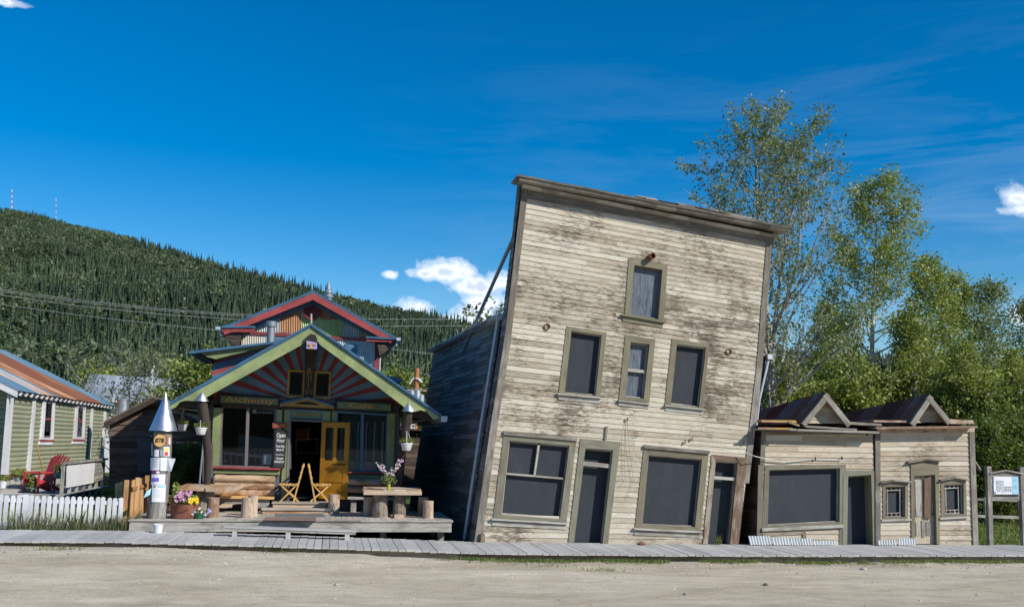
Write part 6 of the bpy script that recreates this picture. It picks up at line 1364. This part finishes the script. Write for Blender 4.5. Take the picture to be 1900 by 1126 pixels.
# picket fence
fe = thing('picket_fence', 'low white picket fence along the boardwalk at left', 'fence', (-7, 26.35, .6)); x = W(-40, 950, 26.3).x; xe = W(226, 950, 26.3).x; pk = []; xx = x
while xx < xe-.05: pk.append(xx); xx += .139
zt0 = lambda x_: lerp(W(0, 917.5, 26.3).z, W(226, 923.5, 26.3).z, (x_+7.6)/2.7)
for k, x_ in enumerate(pk):
    m = MB(); wd = .098 if k != 7 else .14; z0, z1 = zbw(x_)-.03+RND.uniform(0, .03), zt0(x_)+RND.uniform(-.015, .015)+(.02 if k == 7 else 0); tl = RND.uniform(-.014, .014)
    m.prism([(x_, 26.3, z0), (x_+wd, 26.3, z0), (x_+wd+tl, 26.3, z1-.035), (x_+wd*.78+tl, 26.3, z1-.008), (x_+wd*.5+tl, 26.3, z1), (x_+wd*.22+tl, 26.3, z1-.008), (x_+tl, 26.3, z1-.035)], (0, .02, 0), Zv); m.build('picket', M['white'], fe)
for zz_ in (-.13, -.68): m = MB(); m.beam(V((x, 26.345, zt0(x)+zz_)), V((xe, 26.345, zt0(xe)+zz_)), .04, .09); m.build('rail', M['white'], fe)
m = MB(); m.box((xe-.08, 26.42, .4), .09, .09, zt0(xe)-.42); m.box((x+.9, 26.42, .4), .09, .09, zt0(x)-.42); m.build('post', M['white'], fe)
# cedar side fence
cf = thing('board_fence', 'short orange brown cedar board fence between the picket fence and the deck', 'fence', (-4.9, 28, .6)); xc = W(229, 940, 26.9).x
m = MB(); y = 26.9; ytop = lambda y_: lerp(W(229, 893, 26.9).z, onplane(270, 884.5, V((xc, 0, 0)), X).z, (y_-26.9)/2.6); k = 0
while y < 29.7: m.prism([(xc, y, .45), (xc, y+.15, .45), (xc, y+.15, ytop(y)-.01*(k % 2)), (xc, y, ytop(y)-.01*(k % 2))], X*.025, Zv, RND.random()); y += .165; k += 1
m.build('boards', M['cedar'], cf)
for y_ in (26.85, 28.3, 29.7): m = MB(); m.box((xc+.05, y_, .4), .10, .10, ytop(y_)-.36); m.build('post', M['cedar'], cf)
m = MB(); m.prism(quad([(213.5, 897), (228.5, 892.5), (228.5, 990), (213.5, 990)], 27.3), Yv*.03, Zv); m.build('end_panel', M['cedar'], cf)
m = MB(); m.beam(V((xc+.05, 26.9, ytop(27)-.22)), V((xc+.05, 29.7, ytop(29.7)-.22)), .05, .09); m.build('rail', M['cedar'], cf)
# dark shed
ds = thing('dark_shed', 'dark brown board shed with a gable roof between the green house and the cafe', 'shed', (-5.5, 38, .7)); YS = 38.0
a_, l_, r_2 = W(284, 735, YS-.4), W(192, 782, YS-.4), W(392, 790, YS-.4)
m = MB(); Gd = Grid([(W(203, 905, YS), W(372, 905, YS)), (W(203, 777, YS), W(372, 779, YS))]); siding(m, Gd, 12, NF, lap=.03, jit=.008); Gd = Grid([(W(203, 777, YS), W(372, 779, YS)), (W(283, 737, YS), W(286, 737, YS))]); siding(m, Gd, 5, NF, lap=.03); m.build('front_boards', M['shedwood'], ds)
m = MB(); m.prism([W(203, 905, YS), W(203, 777, YS), W(203, 777, YS)+Yv*8, W(203, 905, YS)+Yv*8], X*.05); m.prism([W(372, 905, YS), W(372, 779, YS), W(372, 779, YS)+Yv*8, W(372, 905, YS)+Yv*8], X*.05); m.build('side_wall', M['shedwood'], ds)
m = MB()
for e_ in (l_, r_2):
    m.prism([a_, e_, e_+Zv*-.07, a_+Zv*-.07], Yv*9, Yv, .8)
    m.prism([a_+Zv*-.07+Yv*.02, e_+Zv*-.07+Yv*.02, e_+Zv*-.24+Yv*.02, a_+Zv*-.24+Yv*.02], Yv*.04, e_-a_, .2)
m.build('roof', M['shedwood'], ds); m = MB(); m.prism(quad([(256, 811), (281, 812), (281, 876), (256, 876)], YS), NF*.05, Zv); m.build('door', M['grey'], ds)
m = MB(); c = W(228, 756, 42); m.lathe([(.24, -1), (.24, .28), (.27, .28), (.27, .33), (0, .36)], c, 16); tag(m.build('flue_pipe', M['steel'], smooth=True), 'short wide metal flue showing over the dark shed roof', 'chimney')
# metal-roofed building
mr_ = thing('metal_roofed_building', 'long low white building with a pale metal roof behind the dark shed', 'building', (-9, 56, 1))
m = MB(); ra, rb_, ea, eb = W(166, 693.5, 59), W(400, 707.5, 59), W(150, 741, 54), W(392, 747, 54); K = 14
for k in range(K):
    s0, s1 = k/K, (k+1)/K; m.prism([ea.lerp(eb, s0), ea.lerp(eb, s1), ra.lerp(rb_, s1), ra.lerp(rb_, s0)], Zv*-(.03+.01*(k % 2)), ra-ea, RND.random())
m.prism([ra, rb_, rb_+V((0, 5, -1.9)), ra+V((0, 5, -1.9))], Zv*-.03); m.build('roof', M['greyroof'], mr_)
m = MB(); m.prism([V((ea.x+.3, 54.5, .5)), V((eb.x, 54.5, .5)), V((eb.x, 54.5, ea.z-.1)), V((ea.x+.3, 54.5, ea.z-.1))], Yv*9); m.prism([ea+Zv*-.1, eb+Zv*-.1, eb+Zv*.0, ea+Zv*.0], NF*.08); m.build('wall', M['white'], mr_)
for px, py, h_ in ((281.5, 699, .5), (281.5, 713, .35), (257, 735, .3)): m = MB(); c = W(px, py, 57.5); m.lathe([(.07, -.3), (.07, h_), (.12, h_), (.12, h_+.12), (0, h_+.16)], c, 10); m.build('roof_vent', M['whitep'], mr_)
# orange cabin seen down the alley
oc = thing('orange_cabin', 'sliver of an orange cabin with a white window seen behind the right hanging basket', 'building', (3, 46, .5))
m = MB(); m.prism(quad([(744, 787), (772, 790), (772, 806), (744, 806)], 46), Yv*2); m.build('wall', M['orangewall'], oc); m = MB(); fr4(m, quad([(755, 786), (770, 787), (770, 800), (755, 800)], 45.95), quad([(757, 788), (768.5, 789), (768.5, 798.5), (757, 798.5)], 45.95), NF, .05, 0); bar(m, (763, 788), (763, 799), .06, NF, .04, 0, 45.95); bar(m, (757, 793), (768, 793.5), .06, NF, .042, 0, 45.95); m.build('window', M['white'], oc)
m = MB(); m.prism(quad([(741, 786), (775, 783), (777, 788), (741, 790)], 45.9), Yv*3); m.build('roof', M['shedwood'], oc)
ob = thing('alley_dark_wall', 'dark unlit outbuilding closing the alley between the cafe and the leaning building', 'shed', (3, 43, .3)); m = MB(); siding(m, Grid([(W(728, 915, 43), W(800, 915, 43)), (W(728, 795, 43), W(812, 800, 43))]), 16, NF, jit=.004); m.build('front_boards', M['shedwood'], ob)  # board wall added to darken the alley and hide the pole foot
m = MB(); m.prism([W(722, 793, 42.7), W(816, 798, 42.7), W(816, 801, 42.7), W(722, 796, 42.7)], Yv*4, X); m.build('roof', M['shedwood'], ob)
# ------------------------------------------------------------------ poles and wires
up = thing('utility_pole', 'orange brown utility pole with grey transformers beyond the cafe', 'utility pole', (W(773, 700, 62).x, 62, .5)); c = rootloc(up); zt_ = W(773, 683, 62).z
m = MB(); m.tube([c, V((c.x, c.y, zt_))], .16, 10); m.build('pole', M['terracotta'], up, smooth=True); m = MB(); m.prism(quad([(756, 721), (792, 723), (792, 726), (756, 724)], 61.8), Yv*.12, X); m.build('cross_arm', M['stump'], up)
for px, py in ((763, 734), (774, 733), (781, 742)): m = MB(); q = W(px, py, 61.6); m.lathe([(.16, -.3), (.2, -.27), (.2, .28), (.12, .34), (0, .4)], q, 12); m.build('transformer', M['zinc'], up, smooth=True)
for k, (x0, y0, x1, y1) in enumerate(((771, 702, 782, 704), (776, 704, 784, 709), (768, 700, 760, 712))): m = MB(); m.tube([W(x0, y0, 61.8), W(x1, y1, 61.8)], .05, 5); m.build('insulator', M['whitep'], up)
M['wire'] = flat('bare_wire', (.36, .38, .38), .5); M['wired'] = flat('dark_wire', (.06, .06, .07), .6)
def wire(lab, pts, Y, r, mat='wire'):
    P_ = [W(x_, y_, Y) for x_, y_ in pts]; m = MB(); m.tube(P_, r*.42, 4); tag(m.build('power_line', M[mat]), lab, 'power line', 'power lines across the hillside')
wire('uppermost pale power line crossing the left hillside', [(-60, 529), (150, 557), (300, 573), (430, 582), (700, 592), (900, 592)], 66, .035); wire('second pale power line just under the uppermost one on the left hillside', [(-60, 532.5), (150, 560.5), (300, 576), (430, 585), (620, 590)], 66, .03)
wire('third pale power line, a little lower than the uppermost pair', [(-60, 539), (150, 568), (300, 583), (430, 592), (700, 605), (900, 604)], 66, .035); wire('lowest pale power line crossing the left hillside to the corrugated house', [(-60, 556), (150, 585), (300, 602), (410, 613)], 64, .03)
wire('dark power line low over the green house roof', [(-60, 645), (60, 655), (200, 675), (390, 697)], 60, .035, 'wired'); wire('second dark power line low over the metal-roofed building', [(-60, 652), (60, 664), (200, 684), (390, 704)], 60, .03, 'wired')
wire('pale wire from the corrugated house toward the leaning building', [(705, 646), (760, 651), (806, 657)], 60, .03); wire('wire leaving the utility pole to the right', [(774, 688), (790, 694), (806, 700)], 61.9, .035); wire('wire leaving the utility pole level with its transformers', [(726, 714), (773, 720), (806, 721)], 61.9, .03)
wire('pale wire seen between the trunks right of the leaning building', [(1420, 646), (1480, 648), (1560, 652)], 60, .035); wire('lower pale wire seen between the trunks right of the leaning building', [(1420, 658), (1480, 660), (1560, 663)], 60, .035)
for px, y0, y1, lab in ((22, 352, 392, 'taller red and white lattice mast on the hilltop at far left'), (104, 368, 412, 'thin faint mast on the hill right of the taller mast')):
    d = ray(px, y1); rr = hillp(px)[1]; d = CAM+d*(rr/math.hypot(d.x, d.y)); top = ray(px, y0); top = CAM+top*(rr/math.hypot(top.x, top.y)); t = thing('radio_mast', lab, 'mast', d, 'radio masts on the hill'); K = 8
    for nm, par_, mt in (('red_section', 0, 'red'), ('white_section', 1, 'white')):
        m = MB()
        for k in range(K):
            if k % 2 == par_: m.tube([d.lerp(top, k/K), d.lerp(top, (k+1)/K)], .6 if px < 50 else .3, 4)
        m.build(nm, M[mt], t)
# ------------------------------------------------------------------ trees
def gen_tree(seed, H, prof_, nb, leafn, lsize, t0=.22, rise=(.5, 1.0), r0=.16, sub=4, sig=.22, stems=1, wob=.25, clumpy=.7):
    """trunk, limbs and twigs as tapered tubes; leaves hang in clusters along the outer twigs. Returns (wood MB, leaf points, tones)"""
    R = random.Random(seed); rg = np.random.default_rng(seed); wood_ = MB(); anchors = []
    def poly(p, d, L, n, lift, curl):
        pts = [p]; d = d.normalized()
        for i in range(n): d = (d+V((R.uniform(-curl, curl), R.uniform(-curl, curl), R.uniform(-curl, curl)*.6+lift))).normalized(); pts.append(pts[-1]+d*L/n)
        return pts
    trunks = []
    for s in range(stems):
        top = V((R.uniform(-.3, .3)+(0 if s == 0 else (-1) ** s * R.uniform(1.0, 1.7)), R.uniform(-.4, .4), H*(1 if s == 0 else R.uniform(.82, .95)))); n = 12; pts = []
        for i in range(n+1): t = i/n; pts.append(V((top.x*t*t+math.sin(t*5+seed+s)*wob*t, top.y*t*t+math.cos(t*4+seed*2+s)*wob*t, top.z*t)))
        trunks.append(pts); wood_.tube(pts, [max(.012, r0*(.75 if s else 1)*(1-.93*i/n)) for i in range(n+1)], 8, True, R.random())
    for k in range(nb):
        t = t0+(1-t0)*((k+R.random())/nb)**.9; pts = trunks[k % stems]; x_ = min(t, .999)*(len(pts)-1); i = int(x_); p = pts[i].lerp(pts[min(i+1, len(pts)-1)], x_-i)
        az_ = k*2.399+R.uniform(-.5, .5); el_ = R.uniform(*rise); L = prof_(t)*R.uniform(.72, 1.12); d = V((math.cos(az_)*math.cos(el_), math.sin(az_)*math.cos(el_), math.sin(el_)))
        q = poly(p, d, L, 6, .05, .12); rb = max(.012, r0*.42*(1-t*.75)); wood_.tube(q, [rb*(1-.85*j/6) for j in range(7)], 5, False, R.random())
        for s in range(sub):
            u = R.uniform(.3, 1.0); xi = u*6; j = min(5, int(xi)); ps_ = q[j].lerp(q[j+1], xi-j); dd = (q[j+1]-q[j]).normalized()+V((R.uniform(-.9, .9), R.uniform(-.9, .9), R.uniform(-.2, .7))); tw = poly(ps_, dd, L*R.uniform(.22, .45), 4, .06, .2); wood_.tube(tw, [max(.006, rb*.35*(1-.2*v)) for v in range(5)], 3, False, R.random())
            for v in (1, 2, 3, 4): anchors.append((tw[v], R.random()))
            if R.random() < clumpy:
                tw2 = poly(tw[2], dd+V((R.uniform(-1, 1), R.uniform(-1, 1), R.uniform(-.4, .6))), L*R.uniform(.12, .25), 3, .0, .2); wood_.tube(tw2, .006, 3, False)
                for v in (1, 2, 3): anchors.append((tw2[v], R.random()))
    A = np.array([tuple(a[0]) for a in anchors]); T_ = np.array([a[1] for a in anchors]); w_ = rg.random(len(A))**1.5; w_ /= w_.sum(); idx = rg.choice(len(A), leafn, p=w_); pts = A[idx]+rg.normal(size=(leafn, 3))*sig*np.array([1, 1, .8])
    return wood_, pts, T_[idx]*.7+.1
PROTO = {}
def proto(key, bark, leaf, **kw):
    lsize = kw.pop('ls'); wd_, pts, tn = gen_tree(lsize=lsize, **kw); PROTO[key] = (wd_, pts, tn, bark, leaf, lsize, kw['seed'])
def maketree(key, name, lab, cat, loc, s=1.0, rz=0.0, group=None, cache={}):
    if key not in cache:
        wd_, pts, tn, bark, leaf, ls, sd = PROTO[key]; t = thing(name, lab, cat, (0, 0, 0), group); tr = wd_.build('trunk', M[bark], t, smooth=True); cr = meshobj('crown', leafmesh('crown', pts, ls, M[leaf], sd, tonef=tn), t); cache[key] = t
    else: t = copy_tree(cache[key]); t.name = name; t['label'] = lab; t['category'] = cat
    if group: t['group'] = group
    elif 'group' in t: del t['group']
    t.location = loc; t.rotation_euler.z = rz; t.scale = (s, s, s); ROOT[t.name] = V(loc); return t
pop = lambda t: 3.6*math.sin(math.pi*min(1, (t*.78+.16)))**.7*(1.0-.35*t)+.35
bir = lambda t: 2.5*(1-t)**.75*min(1, t*2.6)+.35
con = lambda t: 2.3*(1-t)**.9*min(1, t*3)+.25
proto('poplar', 'bark_g', 'leaf_pop', seed=14, H=16.2, prof_=lambda t: (5.2 if t < .55 else lerp(5.2, 1.9, (t-.55)/.45))*min(1, .5+t), nb=66, leafn=20000, ls=.125, t0=.22, rise=(.5, 1.15), r0=.22, sub=7, sig=.15, stems=3, wob=.3)
proto('birch', 'bark_w', 'leaf_birch', seed=9, H=12.5, prof_=lambda t: 2.7*math.sin(math.pi*min(1, t*.8+.12))**.6*(1-.25*t)+.2, nb=64, leafn=23000, ls=.115, t0=.12, rise=(.2, .9), r0=.16, sub=6, sig=.2)
proto('birch2', 'bark_w', 'leaf_birch', seed=21, H=9.5, prof_=lambda t: 2.1*(1-t)**.7+.3, nb=50, leafn=14000, ls=.12, t0=.05, rise=(.2, .9), r0=.11, sub=6, sig=.22)
proto('willow', 'bark_w', 'leaf_will', seed=33, H=8.5, prof_=lambda t: 2.0*(1-t)**.6+.3, nb=46, leafn=10000, ls=.105, t0=.08, rise=(.4, 1.0), r0=.09, sub=6, sig=.22)
proto('shrub', 'bark_d', 'leaf_birch', seed=41, H=4.6, prof_=lambda t: 2.2*(1-t)**.4+.2, nb=44, leafn=10500, ls=.15, t0=.02, rise=(.0, .9), r0=.06, sub=6, sig=.24, stems=2)
proto('darkshrub', 'bark_d', 'leaf_dark', seed=52, H=3.6, prof_=lambda t: 2.0*(1-t)**.4+.2, nb=44, leafn=14000, ls=.15, t0=.02, rise=(.0, .9), r0=.05, sub=6, sig=.24, stems=2)
proto('thin', 'bark_g', 'leaf_dry', seed=61, H=4.6, prof_=lambda t: 1.6*(1-t)**.5+.3, nb=26, leafn=750, ls=.12, t0=.1, rise=(.4, 1.1), r0=.05, sub=5, sig=.14, stems=2)
def at_(px, y, z=.2): p = W(px, 900, y); return (p.x, y, z)
zp = W(1441, 182, 38).z/17.3
GT = 'trees behind the small shops'
maketree('poplar', 'poplar_tree', 'tall thin-leaved poplar rising behind the right edge of the leaning building', 'tree', at_(1436, 38, 0), zp, .4, GT)
def H_(px, py, y, H): return W(px, py, y).z/H
for key, nm, lab, px, py, y, H, rz in (
  ('birch', 'birch_tree', 'full leafy birch with white trunk directly behind the gap between the two small shops', 1628, 352, 42, 12.8, 1.0),
  ('birch2', 'birch_tree', 'pointed birch behind the right gable, its top left of the paler trees', 1737, 478, 46, 9.9, 2.0),
  ('birch2', 'birch_tree', 'birch whose top shows just right of the pointed birch', 1790, 508, 50, 9.9, 4.2),
  ('willow', 'pale_tree', 'pale loose tree nearest the right edge of the photo against the small cloud', 1868, 524, 47, 8.9, .5),
  ('willow', 'pale_tree', 'pale thin tree at the right edge behind the notice board', 1925, 560, 44, 8.9, 3.1),
  ('birch2', 'birch_tree', 'lower birch filling the space between the poplar and the full birch', 1545, 560, 47, 9.9, 5.0),
  ('birch2', 'birch_tree', 'lower birch between the full birch and the pointed birch', 1690, 585, 41, 9.9, 3.3),
  ('birch2', 'birch_tree', 'broad low birch above the right end of the rightmost shop roof', 1800, 640, 39, 9.9, 1.4),
  ('birch2', 'birch_tree', 'broad birch at the right edge of the photo above the notice board', 1890, 650, 41, 9.9, 2.4)):
    maketree(key, nm, lab, 'tree', at_(px, y, .1), H_(px, py, y, H), rz, GT)
GS = 'undergrowth shrubs behind the small shops'; k = 0
names_ = {1420: 'under the poplar trunk beside the leaning building wall', 1480: 'above the ridge of the sagging shop', 1540: 'just right of the sagging shop gable', 1600: 'behind the roof valley of the two shops', 1660: 'above the roof of the rightmost shop', 1720: 'behind the rightmost gable', 1790: 'behind the right corner of the rightmost shop', 1850: 'above the notice board', 1910: 'at the right edge behind the notice board'}
for i, px in enumerate(sorted(names_)):
    y = 40+(i % 3)*1.8; maketree('shrub', 'shrub', 'yellow green shrub '+names_[px], 'shrub', at_(px, y, .1), H_(px, 700+(i % 2)*22, y, 4.9), i*1.3, GS)
for i, (px, y, py, lab) in enumerate(((1822, 35, 800, 'dark green shrub touching the right wall of the rightmost shop'), (1862, 36.5, 785, 'dark green shrub directly behind the notice board picture'), (1905, 35.5, 795, 'dark green shrub at the right edge of the lawn'), (1840, 39, 740, 'taller dark shrub behind the notice board, left of its centre'), (1895, 40, 735, 'taller dark shrub behind the notice board, right of its centre'))):
    maketree('darkshrub', 'shrub', lab, 'shrub', at_(px, y, .1), H_(px, py, y, 3.9), i*1.9, 'dark shrubs behind the lawn')
for i, (px, y, py, lab) in enumerate(((205, 47, 668, 'thin sparse young tree before the pale metal roof, leftmost of three'), (238, 48, 655, 'thin sparse young tree before the pale metal roof, middle of three'), (268, 47, 672, 'thin sparse young tree before the pale metal roof, rightmost of three'))):
    maketree('thin', 'young_tree', lab, 'tree', at_(px, y, .6), H_(px, py, y, 5.0), i*2.2, 'thin young trees before the metal roof')
for i, (px, y, py, lab) in enumerate(((389, 44, 672, 'yellow green bush showing left of the cafe wing'), (800, 60, 0, ''), (165, 64, 685, 'bush beyond the green house roof, left of the pale metal roof'), (330, 66, 688, 'bush beyond the pale metal roof'), (745, 66, 700, 'bush behind the utility pole, right of the corrugated house'), (790, 66, 705, 'bush close to the dark side wall of the leaning building'))):
    if py: maketree('shrub', 'shrub', lab, 'shrub', at_(px, y, .5), (W(px, py, y).z-.5)/4.9, i*1.1, 'bushes in the back yards')
maketree('darkshrub', 'shrub', 'dark shrub growing in the shade beside the dark shed', 'shrub', at_(352, 33.5, .6), .5, .3)
# tree tip over the leaning roof
t_ = maketree('thin', 'young_tree', 'dark treetop peeping over the roof beside the false front', 'tree', at_(950, 48, .3), W(944, 556, 48).z/5.0, 1.0)
# rail fence on the lawn
rf_ = thing('rail_fence', 'low grey rail fence across the lawn behind the notice board', 'fence', (W(1860, 960, 33).x, 33, .2)); m = MB(); a, c = W(1812, 957, 33), W(1960, 962, 33); m.beam(a, c, .09, .10); m.build('rail', M['deckgrey'], rf_)
m = MB(); a, c = W(1812, 926, 33), W(1960, 931, 33); m.beam(a, c, .07, .08); m.build('rail', M['deckgrey'], rf_)
for px in (1828, 1890, 1950): m = MB(); p = W(px, 925, 33); m.box((p.x, 33, .1), .11, .11, p.z-.05); m.build('post', M['sill'], rf_)
m = MB(); a, c = W(1809, 858, 26.3), W(1819, 874, 26.1); m.beam(a, c, .04, .10, Yv); tag(m.build('loose_plank', M['sill']), 'pale plank end sticking out from the right wall of the rightmost shop', 'plank')
# ------------------------------------------------------------------ grass, weeds, stones
def blades(name, P_, h, w_, mat, lab, seed=1, lean=.35, kind='stuff'):
    rg = np.random.default_rng(seed); P_ = np.array(P_, dtype=np.float32); n = len(P_); hh = h*(.5+.8*rg.random(n)); a = rg.random(n)*6.283; dx = np.stack([np.cos(a), np.sin(a), np.zeros(n)], 1)*w_*.5; ln = rg.normal(size=(n, 3))*lean; ln[:, 2] = 0
    tip = P_+ln*hh[:, None]+np.stack([np.zeros(n), np.zeros(n), hh], 1); mid_ = P_+ln*hh[:, None]*.3+np.stack([np.zeros(n), np.zeros(n), hh*.55], 1); v = np.stack([P_-dx, P_+dx, mid_+dx*.7, tip, mid_-dx*.7], 1).reshape(-1, 3)
    me = bpy.data.meshes.new(name); me.vertices.add(5*n); me.vertices.foreach_set('co', v.astype(np.float32).ravel()); me.loops.add(5*n); me.loops.foreach_set('vertex_index', np.arange(5*n, dtype=np.int32)); me.polygons.add(n); me.polygons.foreach_set('loop_start', np.arange(0, 5*n, 5, dtype=np.int32)); me.update(calc_edges=True)
    at = me.attributes.new('tone', 'FLOAT', 'FACE'); at.data.foreach_set('value', rg.random(n).astype(np.float32)); me.materials.append(M[mat]); return meshobj(name, me, None, label=lab, kind=kind)
R_ = random.Random(77); pts = []
while len(pts) < 9000:
    x_ = R_.uniform(2.8, 22); y_ = 23.46-abs(R_.gauss(0, .22)); dn_ = mnoise.noise(V((x_*.9, y_*1.3, 1)))+.45*mnoise.noise(V((x_*3.1, y_*3, 4)))
    if dn_ > -.12-(.3 if y_ > 23.25 else 0)+max(0, (23.1-y_))*.5: pts.append((x_, y_, ghz(x_, y_)-.01))
for (cx_, cy_, n, s_) in ((-5.6, 23.0, 130, .18), (-1.1, 23.25, 50, .12), (6.1, 22.0, 90, .2), (4.9, 22.5, 60, .25), (2.6, 23.1, 40, .1), (13.4, 22.6, 60, .3)):
    for _ in range(n): x_, y_ = R_.gauss(cx_, s_*1.6), min(23.45, R_.gauss(cy_, s_*.5)); pts.append((x_, y_, ghz(x_, y_)-.01))
blades('verge_grass', pts, .075, .014, 'grassblade', 'short patchy grass growing along the boardwalk edge', 3)
pts = []
for _ in range(16000):
    if R_.random() < .45: x_, y_ = R_.uniform(18.2, 27), R_.uniform(26.3, 36)
    else: x_, y_ = R_.uniform(-13, -3.2), R_.uniform(26.5, 40)
    pts.append((x_, y_, ghz(x_, y_)-.02))
blades('lawn_grass', pts, .13, .03, 'grassblade', 'green grass of the yards behind the boardwalk', 4)
pts = []
for _ in range(760):
    x_ = R_.choice((-7.4, -6.9, -6.4, -5.95, -5.6, -5.2, -4.95))+R_.gauss(0, .17); y_ = R_.uniform(26.12, 26.28); pts.append((x_, y_, zbw(x_)-.05))
for _ in range(160): x_ = R_.gauss(-4.65, .08); pts.append((x_, R_.uniform(26.2, 26.6), zbw(x_)-.05))
blades('fence_weeds', pts, .46, .011, 'leaf_dry', 'thin tall weeds growing in front of the white pickets', 5, .22)
for px, py, hh in ((1333, 1008, .17), (722, 1000, 0)):
    if hh: c_ = W(px, py, 25.9); blades('grass_tuft', [(c_.x+R_.gauss(0, .05), 25.93, zbw(c_.x)) for _ in range(40)], hh*1.4, .012, 'grassblade', 'grass tuft growing through the boards at the narrow right-hand door of the leaning building', 6, .4, None)['category'] = 'grass tuft'
vs, fs, tn = [], [], []
m = MB()
for _ in range(5200):
    x_, y_ = R_.uniform(-9, 22), (23.4-abs(R_.gauss(0, .9)) if R_.random() < .55 else R_.uniform(15.5, 23)); r_ = R_.uniform(.006, .017)*(2.2 if R_.random() < .07 else 1); z_ = ghz(x_, y_); a = R_.random()*6; q = [V((x_+math.cos(a+k*1.57)*r_, y_+math.sin(a+k*1.57)*r_*.8, z_)) for k in range(4)]; tp2 = V((x_+r_*.2, y_, z_+r_*.9)); t_n = R_.random()
    for k in range(4): m.face([q[k], q[(k+1) % 4], tp2], X, t_n, (0, 0))
st_ = NT('road_stones'); st_.set(Base_Color=st_.ramp(st_.tone(), [(0, (.14, .12, .10)), (.5, (.36, .33, .29)), (1, (.58, .56, .52))]), Roughness=.9); M['stone'] = st_.m
m.build('gravel_stones', M['stone'], kind='stuff', label='small loose stones scattered over the gravel road')
for px, py, s_, lab in ((1603, 1061, .075, 'dark fist-sized stone on the road before the rightmost shop'), (1421, 1087, .06, 'pale stone on the road right of the leaning building'), (1272, 1102, .05, 'small white stone near the bottom edge of the road'), (624, 1093, .05, 'dark stone on the road in front of the cafe'), (1142, 1039, .10, 'broken pale rubble lump at the boardwalk edge under the leaning building'), (1748, 1031, .09, 'grey rock at the boardwalk edge before the rightmost shop')):
    p = Z(px, py, .04); m = MB(); m.lathe([(s_*.8, -.02), (s_, s_*.25), (s_*.75, s_*.6), (s_*.25, s_*.8), (0, s_*.82)], (p.x, p.y, ghz(p.x, p.y)), 7); tag(m.build('stone', M['stone']), lab, 'stone', 'loose stones on the road')
